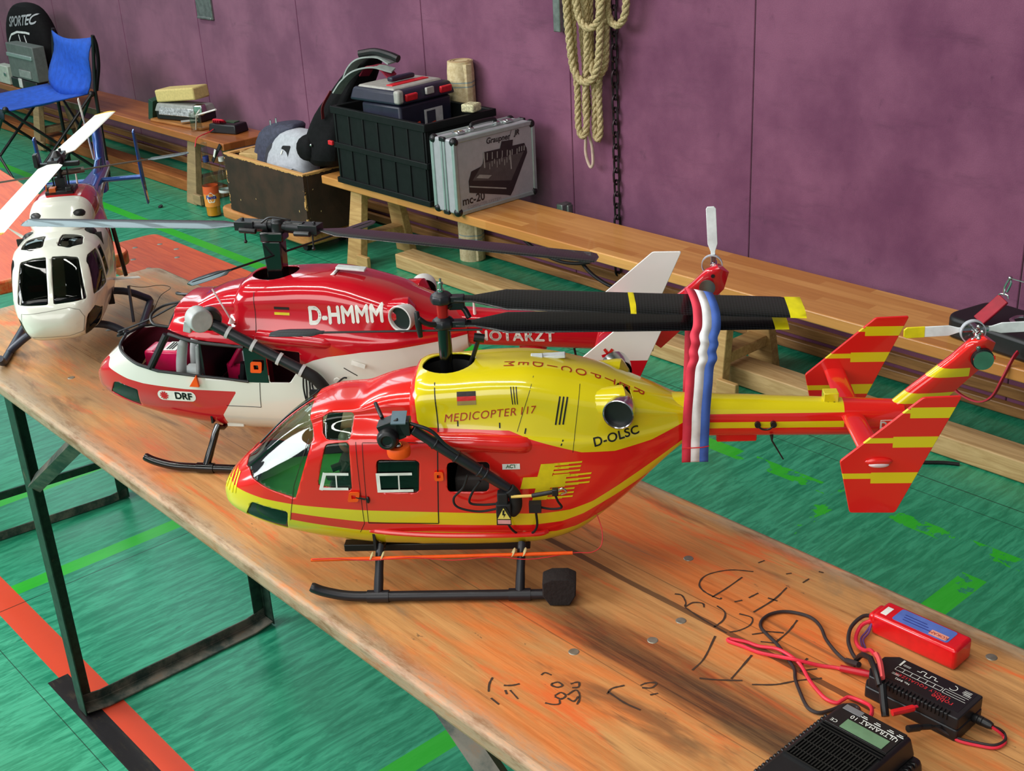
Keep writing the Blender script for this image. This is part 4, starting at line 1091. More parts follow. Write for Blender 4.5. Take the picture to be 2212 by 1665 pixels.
# belly: step bar, orange aerial tube tied to the legs, foam block on the skid
MB().b2((-.128, -.036, .0400), (.099, -.022, .0495)).build('step_bar', M_BLACK, HF, bevel=.001)
at = MB().tube([(-.160, -.0745, .0530), (.151, -.0745, .0575)], .0021, 10).build('aerial_tube', M_NEON, HF)
for x in (-.088, -.075, .081, .094): MB().lathe([(.0050, -.0009), (.0058, -.0006), (.0058, .0006), (.0050, .0009)], 16, Matrix.Translation((x, -.0712, .0540+.0045*(x+.16)/.31)) @ Matrix.Rotation(pi/2, 4, 'Y') @ Matrix.Rotation(.5, 4, 'Y')).build('rubber_tie', simple('cream_rubber_tie', (222, 206, 150), .6), at)
M_REDW = simple('red_thin_wire', (206, 30, 40), .5)
aw = MB().tube(smooth_path([(-.158, -.077, .0555), (-.13, -.0785, .057), (-.09, -.078, .0535), (-.04, -.0785, .057), (.01, -.0785, .0525), (.06, -.0775, .056), (.10, -.0775, .0515), (.151, -.0745, .0575), (.172, -.074, .0575), (.184, -.069, .063), (.186, -.062, .077), (.182, -.052, .090), (.176, -.045, .099), (.168, -.042, .100)], 5), .0006, 6); aw.build('aerial_wire', M_REDW, at)
MB().tube([(.166, -.040, .100), (.171, -.046, .0935)], .0022, 8).build('aerial_gland', M_BLACK, HF)
fm = MB(); hx = [(.111, .0325), (.122, .0375), (.141, .0375), (.1505, .0325), (.1495, .0145), (.142, .0012), (.119, .0012), (.1108, .0140)]
fm.prism(hx, .026, Matrix(((1, 0, 0, .004), (0, 0, 1, -.100), (0, 1, 0, 0), (0, 0, 0, 1)))); fm.build('foam_block', M_FOAM, HF, bevel=.0015)
# winch boom with lamp head, hook cable and weight
wn = MB(); A, B = Vector((-.020, -.098, .2345)), Vector((.0815, -.0885, .1525))
wn.tube([A, A.lerp(B, .18), A.lerp(B, .2), A.lerp(B, .62), B], [.0058, .0058, .0066, .0066, .0058], 12)
for t in (.22, .44, .68, .74): wn.tube([A.lerp(B, t), A.lerp(B, t+.018)], .0076, 12)
wn.tube(smooth_path([(-.026, -.097, .2425), (.0, -.100, .2335), (.015, -.100, .216), (.03, -.099, .203)], 6), .0022, 8)
arm = wn.build('winch_boom', M_SATIN, HF, bevel=.0006)
hd = MB(); hd.box((-.043, -.094, .2340), (.026, .020, .024), Matrix.Rotation(-.35, 3, 'Y')); hd.lathe([(.0115, -.004), (.0125, .004), (.0105, .010), (.0065, .0115), (.006, .009)], 20, Matrix.Translation((-.047, -.103, .2275)) @ Matrix.Rotation(pi/2, 4, 'X')); hd.box((-.030, -.096, .238), (.016, .016, .018)); hd.tube([(-.066, -.06, .250), (-.055, -.085, .243)], .0025, 8)
hd.build('lamp_head', M_BLACK, arm, bevel=.0015)
MB().box((-.034, -.098, .2490), (.0165, .020, .0016), Matrix.Rotation(.35, 3, 'X')).build('lamp_cover', simple('slate_panel', (92, 112, 122), .35), arm)
wt = MB().lathe([(.0125, -.0055), (.0132, -.003), (.0132, .004), (.0122, .0055), (.005, .0055), (.005, .003)], 26, Matrix.Translation((-.0375, -.0985, .2090))); wt.build('winch_weight', M_NEON, arm)
MB().sphere((-.0375, -.0985, .2150), .0042, 12, 8).tube([(-.0375, -.0985, .2160), (-.037, -.098, .226)], .0012, 6).build('winch_shackle', M_CHROME, arm)
jt = MB(); jt.tube(smooth_path([(.0815, -.0885, .1525), (.088, -.088, .143), (.088, -.087, .128), (.082, -.086, .120)], 6), .0075, 12); jt.box((.0745, -.0905, .142), (.012, .012, .016)); jt.box((.075, -.093, .1275), (.017, .010, .018)); jt.build('winch_base', M_RUBBER, arm, bevel=.0015)
hk_ = MB().tube([(.0845, -.095, .1455), (.108, -.097, .1475)], .0018, 8); hk_.build('yellow_hook_rod', simple('straw_yellow', (226, 190, 90), .5), arm)
h2 = MB().tube([(.108, -.097, .1475), (.133, -.098, .1525)], .0028, 10); h2.box((.1345, -.098, .1525), (.007, .007, .008)); h2.build('hook_grip', M_BLACK, arm, bevel=.001)
MB().tube(smooth_path([(.138, -.098, .154), (.143, -.098, .1565), (.147, -.098, .152), (.141, -.098, .149)], 5), .0012, 6).build('hook', M_CHROME, arm)
cbl = MB()
for L in ([(.0365, -.09, .172), (.030, -.0865, .154), (.018, -.086, .140), (.022, -.086, .128), (.045, -.086, .122), (.068, -.089, .127)], [(.050, -.089, .163), (.040, -.0875, .148), (.036, -.0865, .134), (.05, -.0865, .131), (.070, -.09, .134)], [(.134, -.097, .149), (.137, -.094, .138), (.1405, -.089, .127), (.128, -.0865, .124), (.112, -.0855, .127)], [(.077, -.089, .120), (.079, -.082, .100), (.088, -.070, .082), (.103, -.070, .082), (.111, -.079, .097), (.111, -.0845, .120)]):
    cbl.tube(smooth_path(L, 7), .0014, 8)
cbl.box((.1105, -.086, .127), (.014, .010, .011)); cbl.build('winch_cable', M_RUBBER, arm)
tg = MB(); tg.prism([(.0665, .1115), (.0835, .1110), (.0830, .124), (.0780, .1345), (.0720, .1345), (.0670, .124)], .0012, Matrix(((1, 0, 0, 0), (0, 0, 1, -.0995), (0, 1, 0, 0), (0, 0, 0, 1)))); t_ = tg.build('warning_tag', M_BLACK, arm)
SY = lambda y: Matrix(((1, 0, 0, 0), (0, 0, -1, y), (0, 1, 0, 0), (0, 0, 0, 1)))
MB().prism([(.0680, .1195), (.0825, .1192), (.0752, .1335)], .0003, SY(-.0994)).build('warning_triangle', simple('signal_yellow', (222, 206, 96), .5), t_)
MB().prism([(.0742, .1308), (.0766, .1308), (.0757, .1262), (.0777, .1258), (.0748, .1208), (.0753, .1242), (.0735, .1246)], .0003, SY(-.0996)).build('warning_bolt', M_PRINTK, t_)
MB().prism([(.0680, .1132), (.0826, .1128), (.0826, .1178), (.0680, .1182)], .0003, SY(-.0994)).build('warning_strip', simple('pale_red_strip', (214, 150, 150), .5), t_)
def ring_tag(name, c, w_, h_, parent, sk=0, mat=None, y=-.0765):
    mb = MB(); P = rrect(w_, h_, .0022, 4); Q = rrect(w_*.42, h_*.42, .001, 4); n = len(P); vs = []
    for yy in (-.0008, .0008):
        vs += [Vector((c[0]+p[0]+sk*p[1], y+yy, c[1]+p[1])) for p in P]+[Vector((c[0]+p[0], y+yy, c[1]+p[1])) for p in Q]
    fs = []
    for k in range(n):
        j = (k+1) % n
        fs += [(k, j, n+j, n+k), (2*n+k, 3*n+k, 3*n+j, 2*n+j), (k, 2*n+k, 2*n+j, j), (n+k, n+j, 3*n+j, 3*n+k)]
    return mb.add(vs, fs).build(name, mat or M_NEON, parent)
ring_tag('safety_tag', (-.0995, .1385), .0125, .0125, HF, .25); ring_tag('safety_tag', (.0015, .1632), .0105, .0110, HF)
MB().tube([(-.097, -.0765, .138), (-.086, -.0765, .135)], .0012, 6).sphere((-.0835, -.075, .1335), (.0022, .002, .0045), 10, 8).build('door_handle', M_BLACK, HF)
vg = MB()
for i in range(4): vg.box((-.0615+i*.0022, -.0478, .2365), (.0009, .004, .008))
wp = MB().tube(smooth_path([(-.150, -.004, .2335), (-.185, -.006, .2100), (-.222, -.004, .1750)], 6), .0011, 6).tube([(-.150, .03, .228), (-.19, .04, .19)], .0011, 6); wp.build('wiper', M_BLACK, HF)

# ribbon thrown over the blades and hanging in front of the boom
def ribbon():
    P = smooth_path([(.300, .029, .160), (.301, .031, .215), (.303, .040, .26), (.304, .046, .30), (.303, .040, .333), (.302, .020, .3445), (.3045, -.004, .344), (.3075, -.018, .334), (.3075, -.026, .318), (.3040, -.030, .308), (.3050, -.033, .300), (.3025, -.033, .291), (.3035, -.035, .283), (.3000, -.035, .272), (.2985, -.036, .250), (.2965, -.035, .215), (.2960, -.034, .190), (.2955, -.034, .172), (.2955, -.033, .152)], 8)
    mb = MB(); W_ = .0305
    for k in range(3):
        vs = []
        for i, q in enumerate(P):
            for e in (k, k+1):
                f = (e/3-.5)*W_
                vs.append(q+Vector((f, -.0006*math.sin(i*.5+e), -f*.22*(1 if i < 64 else max(0, 1-(i-64)/20)))))
        mb.add(vs, [(2*i, 2*i+1, 2*i+3, 2*i+2) for i in range(len(P)-1)], k)
    o = mb.build('ribbon', [simple('ribbon_red', (222, 52, 74), .7), simple('ribbon_white', (236, 232, 232), .7), simple('ribbon_blue', (62, 96, 176), .7)], None, ang=60)
    q = o.modifiers.new('thick', 'SOLIDIFY'); q.thickness = .0006
    o.matrix_world = HF.matrix_world
    return tag(o, 'red, white and blue ribbon hung over the folded rotor blades', 'ribbon')
rb = ribbon()
rb_t = MB().tube(smooth_path([(.2805, -.0335, .1705), (.288, -.0358, .172), (.296, -.0362, .1725), (.304, -.0362, .173), (.3115, -.034, .1735)], 4), .0007, 6).build('red_thread', M_REDW, rb)
# ---------------------------------------------------------------- middle helicopter: red and white livery, open cockpit
SM = 1.027
HM = thing('model_helicopter', 'red and white model helicopter with an open cockpit standing behind the front one', 'helicopter', (-1.493, .8285, .77), math.radians(37.7))
CRIM, WHT = lin(202, 22, 38), lin(232, 230, 220)
def mid_paint():
    m = Mat('crimson_white_livery', CRIM, .13, coat=.8)
    x, y, z = m.co(); X0, X1, Z0, Z1 = -.3, .35, 0, .36
    top = x.curve([(-.3, .35), (-.168, .35), (-.160, .18), (.0, .16), (.046, .142), (.055, .155), (.0675, .1685), (.085, .1765), (.1065, .182), (.155, .188), (.203, .1905), (.265, .197), (.35, .21)], X0, X1, Z0, Z1)
    low = x.curve([(-.3, .175), (-.262, .166), (-.2424, .154), (-.2388, .148), (-.2045, .1368), (-.179, .1323), (-.1127, .1277), (-.0345, .1263), (-.0335, .0), (.35, 0)], X0, X1, Z0, Z1)
    sl = (z-.0856)/(.1263-.0856)*.029 - .0631
    white = z.lt(top)*((z.gt(low)*x.lt(-.0335)) + x.gt(sl)*x.gt(-.0631)*(z.lt(.127)) + x.gt(-.0335)).min(1)
    white = white*((x.lt(-.0335)*z.lt(.1263)*x.lt(sl)*z.lt(low)).inv())
    c = m.mix(white, CRIM, WHT)
    blk = x.within(-.0175, .0172)*z.within(.1415, .1965)
    c = m.mix(blk, c, lin(12, 12, 13))
    m.color(c); return m.m
M_MLIV = mid_paint()
M_MAROON = simple('maroon_lining', (92, 14, 34), .6)
OPF = [(-.150, .1535), (-.186, .1625), (-.207, .1715), (-.222, .1775), (-.245, .184), (-.29, .25), (-.14, .27), (-.1215, .243), (-.1245, .228), (-.128, .2165), (-.142, .20)]
OPS = [(-.0135-.002, .1965), (-.0135-.002, .1425), (-.093, .1495), (-.150, .1535), (-.186, .1625), (-.207, .1715), (-.215, .190), (-.160, .220), (-.126, .2145), (-.0839, .2035)]
OPB = round_poly([(.0180, .1940), (.0670, .1885), (.0655, .1665), (.0480, .1425), (.0180, .1420)], .003)
CHM = round_poly([(-.2438, .108), (-.232, .1275), (-.2216, .1285), (-.1905, .1210), (-.1940, .09)], .003)
holeM = [(.018+.0335*math.cos(2*pi*k/28), .031*math.sin(2*pi*k/28)) for k in range(28)]
cutM = [prism_y(OPF, -.2, .2)]+both(OPS, y1=.022)+both(OPB, y1=.03)+both(CHM, y1=.012)+[prism_z(holeM, .25, .35)]
shM, BVM = make_shell('fuselage', HM, SM, M_MLIV, M_MAROON, cutM, (('chin_window', M_GLASSD, (5, 6)),))
mast_pan('mast_well', HM, (.018, 0), .036, .036, .18, .262)
# cockpit: rim, posts, pink battery, pale seat shells, dark bulkhead
xs = [-.150, -.168, -.186, -.207, -.222, -.2315]; zs = [.1535, .1580, .1625, .1715, .1775, .1800]
rim = [(x, -hull_y(x, z, SM)+.0006, z) for x, z in zip(xs, zs)]
xe = -.2385; rim += [(xe, -.010, .1808)]
rim += [(x, -y, z) for x, y, z in rim[::-1]]
MB().tube(smooth_path(rim, 5), .0024, 8).build('cockpit_rim', M_BLACK, HM)
MB().tube(smooth_path([(-.0135, -.0755, .1425), (-.05, -.0755, .1462), (-.093, -.0755, .1495), (-.150, -.0725, .1535)], 5), .0022, 8).build('sill_rim', M_BLACK, HM)
MB().tube(smooth_path([(-.1285, -.066, .2085), (-.0839, -.0755, .2010), (-.0135, -.0755, .1950)], 5), .0024, 8).build('door_rim', M_BLACK, HM)
for s in (-1, 1): MB().tube([(-.1345, s*.060, .2050), (-.1635, s*.0695, .1560)], .0052, 10).build('door_post', M_BLACK, HM)
MB().tube(smooth_path([(-.121, 0, .2385), (-.150, 0, .2240), (-.1938, 0, .2020), (-.243, 0, .1830)], 5), .0014, 8).build('centre_post', M_BLACK, HM)
fr = MB().tube(smooth_path([(-.1275, -.060, .213), (-.1310, -.045, .2195), (-.128, -.02, .2325), (-.1215, 0, .2395), (-.128, .02, .2325), (-.131, .045, .2195), (-.1275, .060, .213)], 6), .0026, 8); fr.build('roof_rim', M_BLACK, HM)
lp = MB()
for s in (-1, 1): lp.tube(smooth_path([(-.129, s*.058, .2160), (-.152, s*.058, .2200), (-.160, s*.045, .2290), (-.150, s*.025, .2350), (-.125, s*.015, .2385)], 6), .0020, 8)
lp.build('skylight_frame', M_BLACK, HM)
MB().b2((-.085, -.0665, .07), (-.082, .0665, .215)).build('bulkhead', M_BLACK, HM, smooth=False)
MB().b2((-.225, -.045, .118), (-.08, .055, .122)).build('cockpit_tray', M_MAROON, HM, smooth=False)
M_PINK = simple('pink_shrink_wrap', (214, 24, 84), .3, coat=.4)
bt = MB().box((-.172, .004, .143), (.056, .040, .034)).build('pink_battery', M_PINK, HM, bevel=.004)
MB().box((-.160, .004, .1602), (.020, .032, .0012)).build('battery_label', M_WHITE, bt)
lbp = MB()
for i in range(3): lbp.box((-.165+i*.004, .004, .1611), (.0016, .026, .0008))
lbp.build('label_print', M_PRINTK, bt)
MB().box((-.182, .004, .1605), (.006, .042, .002)).build('battery_strap', simple('pink_strap', (190, 20, 74), .4), bt)
M_SHELL = simple('pale_grey_seat_shell', (178, 182, 180), .4)
for yy in (-.030, .018):
    st = MB(); st.box((-.116, yy, .138), (.032, .036, .006)); st.box((-.1005, yy, .160), (.006, .036, .045), Matrix.Rotation(.12, 3, 'Y'))
    st.tube(smooth_path([(-.128, yy-.019, .135), (-.124, yy-.0195, .160), (-.118, yy-.0195, .184), (-.115, yy-.0195, .193)], 6), [.007, .0072, .0074, .0075, .0075, .0075, .0075, .0075, .0074, .0074, .0074, .0073, .0072, .0072, .0068, .006, .0055, .0045, .003], 12); st.build('seat', M_SHELL, HM, bevel=.002)
MB().box((-.045, .005, .120), (.05, .05, .05)).tube(smooth_path([(-.06, -.03, .145), (-.04, -.025, .175), (-.03, .0, .185)], 5), .004, 8).build('cabin_equipment', M_PINK, HM, bevel=.003)
sk = MB().tube([(-.035, -.045, .13), (-.030, -.045, .158)], .006, 10).box((-.03, -.03, .125), (.03, .02, .02)); sk.build('cabin_mount', M_BLACK, HM)
tail_boom(HM, SM, simple('crimson_gloss', (202, 22, 38), .13, coat=.8, var=.03)); M_CRG = bpy.data.materials['crimson_gloss']
tail_fin(HM, SM, M_CRG)
def mid_fin_paint():
    m = Mat('white_crimson_fin_livery', WHT, .2, coat=.4)
    x, y, z = m.co()
    a = z - (x-.50)*.045
    m.color(m.mix(a.gt(.207), lin(196, 20, 36), lin(232, 232, 226))); return m.m
M_MFIN = mid_fin_paint()
for s in (-1, 1):
    f = fin_plate(SM).build('end_fin', M_MFIN, HM, bevel=.0006); f.location.y = s*.116*SM
    stub_wing(HM, SM, M_CRG, s)
st_ = MB(); 
for k in range(5):
    a = 2*pi*k/5+.3; M = Matrix.Translation((.502, -.1215, .2165)) @ Matrix.Rotation(a, 4, 'Y')
    st_.box((.502+.0045*math.cos(a), -.1215, .2165-.0045*math.sin(a)), (.009, .0004, .0036), Matrix.Rotation(a, 3, 'Y'))
st_.build('star_emblem', M_CRG, HM)
skid_gear(HM, SM, M_BLACKGLOSS, front=-.184, back=.14, legs=(-.0925, .085), lean=.018)
tail_rotor(HM, (.6285, .013, .2925), pi/2+.06, .064, .013, M_WBLADE, None, ring=(.6265, .012, .2930))
pm = MB(); pm.lathe([(.0001, -.0005), (.0100, -.0005), (.0104, .001), (.0106, .004)], 28, Matrix.Translation((.6215, -.0118, .2700)) @ Matrix.Rotation(pi/2, 4, 'X')); pm.build('tail_gearbox_lid', bpy.data.materials['gearbox_silver'], HM)
sm_ = MB(); sm_.cyl((.6285, -.0095, .2840), (.6285, -.006, .2840), .0026, n=12); sm_.build('fin_screw', M_BLACK, HM)
for s in (-1, 1):
    M = Matrix.Translation((.2160, s*.0590, .2375)) @ (Matrix.Rotation(math.radians(20)*s, 4, 'Z') @ Matrix.Rotation(-s*pi/2, 4, 'X'))
    ex = MB(); ex.lathe([(.0160, -.012), (.0185, .0), (.0190, .0085), (.0180, .0090), (.0165, .008), (.0160, .0)], 28, M, cap=False); e = ex.build('exhaust_pipe', simple('pale_exhaust_ring', (206, 204, 200), .35), HM)
    MB().lathe([(.0001, .003), (.0164, .003)], 24, M, cap=False).build('exhaust_throat', M_BLACK, e)
fair = MB()
for s in (-1, 1): fair.tube(smooth_path([(.115, s*.030, .236), (.155, s*.036, .237), (.190, s*.0385, .2375), (.214, s*.0385, .2375), (.228, s*.036, .2375)], 6), [.014+.0070*min(1, i/18)-(.003*max(0, i-20)) for i in range(25)], 18)
fair.build('exhaust_fairing', M_CRG, HM)
fr2 = MB()
for s in (-1, 1): fr2.tube(smooth_path([(.0035, s*.067, .208), (.03, s*.069, .207), (.07, s*.069, .205), (.10, s*.066, .201), (.115, s*.060, .198)], 6), [.006]+[.0105]*12+[.0100]*11+[.005], 14)
fr2.build('door_rail_fairing', M_CRG, HM)
# marks
drape_text('lettering', 'D-HMMM', BVM, M_WHITE, HM, SIDE(.1350, .2390, .035) @ Matrix.Diagonal((.74, 1, 1, 1)), .0345, (0, 1, 0), bold=.0013, spacing=1.02)
for mt, z0, z1 in ((M_FLAGK, .2462, .2500), (bpy.data.materials['yellow_vinyl'], .2385, .2422)):
    drape_polys('flag_stripe', [rectp(.0325, z0, .0545, z1, -.0006)], BVM, mt, HM)
drape_polys('drf_plate', [[(p[0], p[1]) for p in rrect(.0600, .0160, .0078, 6, -.1280, .1158)]], BVM, M_WHITE, HM)
drape_text('lettering', 'DRF', BVM, M_PRINTK, HM, SIDE(-.1170, .1158, -.03), .0150, (0, 1, 0), bold=.0006, off=.0010)
star = []
for k in range(5):
    a = pi*k/5; d = Vector((math.cos(a), math.sin(a)))*.0066; n = Vector((-d.y, d.x))*.17; c = Vector((-.1475, .1160))
    star.append([tuple(c-d+n), tuple(c-d-n), tuple(c+d-n), tuple(c+d+n)])
drape_polys('drf_star', star, BVM, bpy.data.materials['red_thin_wire'], HM, off=.0010)
bvb = BVHTree.FromObject([o for o in HM.children if o.name.startswith('tail_boom')][0], bpy.context.evaluated_depsgraph_get())
drape_text('lettering', 'NOTARZT', bvb, M_WHITE, HM, SIDE(.362, .1975), .021, (0, 1, 0), bold=.0008, spacing=1.15)
bvf = BVHTree.FromObject([o for o in HM.children if o.name.startswith('tail_fin')][0], bpy.context.evaluated_depsgraph_get())
drape_text('lettering', 'BK 117', bvf, M_WHITE, HM, SIDE(.5880, .2225), .0095, (0, 1, 0), bold=.0004)
lines_side('door_gap', [[(.0035, .268), (.0055, .20)], [(.0030, .1414), (-.0014, .1021), (-.0534, .1030)]], .0009, BVM, M_PRINTK, HM)
lines_side('panel_line', [[(.128, .166), (.146, .154)]], .0012, BVM, M_PRINTK, HM)
wsx = MB().box((.1500, -.0735, .172), (.020, .001, .006), Matrix.Rotation(.3, 3, 'Y')); wsx.build('white_sticker', M_WHITE, HM)
MB().lathe([(.0001, .001), (.0045, .001), (.0055, 0)], 16, Matrix.Translation((.118, -.0765, .1475)) @ Matrix.Rotation(pi/2, 4, 'X')).build('filler_cap', simple('white_gloss', (232, 230, 220), .2, var=.03), HM)
wa = MB(); wa.box((.131, -.004, .2880), (.042, .014, .0035), Matrix.Rotation(.08, 3, 'Y')); wa.box((.108, -.010, .2835), (.010, .022, .0035), Matrix.Rotation(-.6, 3, 'Y')); wa.box((.103, -.012, .278), (.012, .014, .006))
wa.build('roof_antenna', bpy.data.materials['white_plastic'], HM, bevel=.001)
ta = MB().lathe([(.0052, 0), (.0030, .004), (.0016, .007)], 14, Matrix.Translation((-.0310, -.0640, .2265))); ta.tube([(-.0310, -.0640, .231), (-.0540, -.060, .2750)], .0013, 8); ta.build('whip_antenna', simple('pink_white_plastic', (236, 206, 204), .4), HM)
MB().tube([(.3050, -.012, .222), (.3040, -.012, .252)], [.0028, .0008], 8).build('boom_antenna', bpy.data.materials['pink_white_plastic'], HM)
MB().sphere((.383, -.004, .176), (.020, .010, .012), 14, 8).build('belly_lamp', M_CRG, HM)
MB().tube([(.44, -.006, .18), (.445, -.008, .155)], .0016, 6).build('boom_aerial', M_BLACK, HM)
MB().box((-.053, -.050, .0655), (.026, .012, .010)).build('white_step', bpy.data.materials['white_gloss'], HM, bevel=.001)
# winch boom: dark tube with silver rings and a round silver head
wn = MB(); A, B = Vector((-.048, -.098, .2400)), Vector((.0760, -.0950, .1705))
wn.tube([A, B], .0078, 14); wn.tube([(-.040, -.090, .236), (-.036, -.060, .215)], .0042, 10); arm2 = wn.build('winch_boom', M_SATIN, HM)
for t in (.19, .46, .74, .985): MB().tube([A.lerp(B, t), A.lerp(B, t+.032)], .0092, 16).build('silver_ring', simple('silver_tape', (200, 200, 200), .35), arm2)
hose = MB().tube(smooth_path([B, (.092, -.094, .160), (.102, -.092, .146), (.108, -.090, .132), (.106, -.088, .122)], 6), [.0080]+[.0084]*22+[.0075, .006], 12); hose.build('winch_hose', M_RUBBER, arm2)
hd = MB().lathe([(.0005, -.013), (.013, -.012), (.0165, -.008), (.0168, .012), (.0150, .016), (.0005, .016)], 26, Matrix.Translation((-.060, -.104, .2480)) @ Matrix.Rotation(.75, 4, 'Z') @ Matrix.Rotation(pi/2, 4, 'X')); hd.box((-.0735, -.108, .2385), (.011, .012, .016), Matrix.Rotation(.25, 3, 'Y'))
hd.build('winch_drum', simple('light_grey_drum', (176, 180, 178), .4), arm2, bevel=.001)
MB().lathe([(.0145, -.006), (.0162, 0), (.0150, .012), (.0105, .016)], 24, Matrix.Translation((-.0475, -.094, .2430)) @ Matrix.Rotation(.75, 4, 'Z') @ Matrix.Rotation(-pi/2, 4, 'X') @ Matrix.Rotation(.25, 4, 'Y')).build('drum_cap', M_BLACK, arm2)
cb2 = MB()
for L in ([(.078, -.088, .164), (.075, -.084, .140), (.074, -.0835, .118), (.082, -.0835, .107), (.092, -.085, .115), (.094, -.0865, .128)], [(.082, -.088, .160), (.080, -.084, .140), (.079, -.0835, .122), (.088, -.084, .111), (.098, -.0855, .118)], [(.0865, -.088, .158), (.084, -.085, .142), (.090, -.088, .138), (.112, -.083, .142), (.128, -.081, .154), (.134, -.081, .155)], [(.074, -.087, .162), (.070, -.083, .138), (.072, -.083, .114)]): cb2.tube(smooth_path(L, 6), .0013, 6)
cb2.box((.093, -.090, .133), (.022, .010, .010)); cb2.build('winch_cable', M_RUBBER, arm2)
MB().prism([(.085, .122), (.100, .122), (.0925, .135)], .001, SY(-.0960)).build('warning_triangle', bpy.data.materials['signal_yellow'], arm2)
ring_tag('safety_tag', (.0025, .1665), .0165, .0165, HF and HM, .15, None, -.0795)
tr = MB(); tr.prism([(-.1015, .1350), (-.0865, .1345), (-.0885, .1530)], .004, Matrix(((1, 0, 0, 0), (0, 0, 1, -.083), (0, 1, 0, 0), (0, 0, 0, 1)))); tr.build('orange_marker', M_NEON, HM, bevel=.0006)
# rotor
mr = MB(); mr.tube([(.018, 0, .19), (.018, 0, .30)], .0085, 16); mr.box((.021, 0, .298), (.024, .022, .060), None, 0, (1.15, 1.1)); mr.box((.0225, 0, .334), (.034, .026, .014)); mr.build('rotor_mast', M_BLACKGLOSS, HM, bevel=.002)
hb = MB(); C0 = Vector((.030, .002, .347)); dR = Vector((.455, -.074, -.018)).normalized(); dL = Vector((-.43, .056, -.014)).normalized()
hb.lathe([(.006, -.012), (.011, -.009), (.011, .006), (.008, .010)], 16, Matrix.Translation(C0)); hb.tube([C0-dR*.02, C0+dR*.02], .0075, 12)
for d in (dR, dL):
    hb.tube([C0+d*.014, C0+d*.040], .0088, 14); hb.box(C0+d*.050+Vector((0, 0, .001)), (.030, .020, .013), Matrix.Rotation(math.atan2(d.y, d.x), 3, 'Z')); hb.tube([C0+d*.056+Vector((0, 0, -.01)), C0+d*.056+Vector((0, 0, .011))], .0026, 8); hb.tube([C0+d*.03+Vector((0, -.015, -.004)), C0+d*.055+Vector((0, -.017, -.002))], .004, 8)
hb.tube(smooth_path([C0+Vector((-.022, -.008, .006)), C0+Vector((-.008, -.010, .0145)), C0+Vector((.012, -.010, .013)), C0+Vector((.022, -.008, .010))], 5), .0017, 6)
hubm = hb.build('rotor_head', M_BLACK, HM, bevel=.001)
for d, L in ((dR, .462), (dL, .430)):
    blade(C0+d*.052, C0+d*L, .040, (0, .0, 1), .0042, .014, .045, .016, -.008).build('rotor_blade', M_CARBON, HM)
f0, f1 = Vector((-.052, -.120, .305)), Vector((.122, .134, .312)); fd = (f1-f0).normalized()
fl2 = MB().tube([f0, f1], .0016, 8).build('fly_bar', M_BLACK, HM)
for a, d in ((f0, -fd), (f1, fd)): blade(a-d*.06, a+d*.006, .026, (0, 0, 1), .003, .010, .014, .024, .004).build('paddle', M_CARBON, fl2)
for q in ((C0+dR*.056+Vector((0, -.012, -.024))), (C0+dL*.05+Vector((0, -.012, -.02)))): MB().tube([q, q+Vector((0, .002, .02))], .0012, 6).sphere(q, .0026, 8, 6).build('ball_link', M_BLACK, HM)
# ---------------------------------------------------------------- far helicopter: white nose, red and blue tail
HW = thing('model_helicopter', 'white model helicopter with red and blue tail facing the camera at the table end', 'helicopter', (-2.27, .86, .77), math.radians(147))
SW = [  # u, wb, wt, hs, zlow, zmid, zhi, top half-width
 (-0.2720, 0.0880, 0.1000, 0.0180, 0.0900, 0.0940, 0.0980, 0.0110), (-0.2680, 0.0740, 0.1130, 0.0378, 0.0800, 0.0940, 0.1080, 0.0276), (-0.2580, 0.0620, 0.1240, 0.0522, 0.0720, 0.0940, 0.1160, 0.0405),
 (-0.2450, 0.0550, 0.1380, 0.0621, 0.0680, 0.0980, 0.1260, 0.0460), (-0.2250, 0.0500, 0.1660, 0.0693, 0.0660, 0.1040, 0.1500, 0.0515), (-0.2050, 0.0480, 0.1900, 0.0738, 0.0660, 0.1100, 0.1720, 0.0534),
 (-0.1800, 0.0460, 0.2050, 0.0774, 0.0660, 0.1150, 0.1860, 0.0552), (-0.1500, 0.0460, 0.2110, 0.0792, 0.0660, 0.1180, 0.1910, 0.0552), (-0.1000, 0.0460, 0.2120, 0.0792, 0.0660, 0.1200, 0.1900, 0.0552),
 (-0.0500, 0.0470, 0.2120, 0.0783, 0.0660, 0.1200, 0.1880, 0.0552), (0.0000, 0.0490, 0.2120, 0.0747, 0.0680, 0.1220, 0.1880, 0.0534), (0.0500, 0.0560, 0.2140, 0.0666, 0.0760, 0.1280, 0.1900, 0.0497),
 (0.1000, 0.0720, 0.2160, 0.0558, 0.0920, 0.1400, 0.1920, 0.0423), (0.1500, 0.0980, 0.2150, 0.0432, 0.1160, 0.1560, 0.1940, 0.0331), (0.2000, 0.1280, 0.2130, 0.0324, 0.1400, 0.1700, 0.1980, 0.0258),
 (0.2600, 0.1560, 0.2100, 0.0234, 0.1640, 0.1830, 0.2020, 0.0184), (0.3400, 0.1700, 0.2080, 0.0180, 0.1760, 0.1890, 0.2020, 0.0138), (0.4400, 0.1780, 0.2060, 0.0135, 0.1820, 0.1920, 0.2020, 0.0101), (0.4800, 0.1820, 0.2050, 0.0117, 0.1860, 0.1940, 0.2010, 0.0092)]
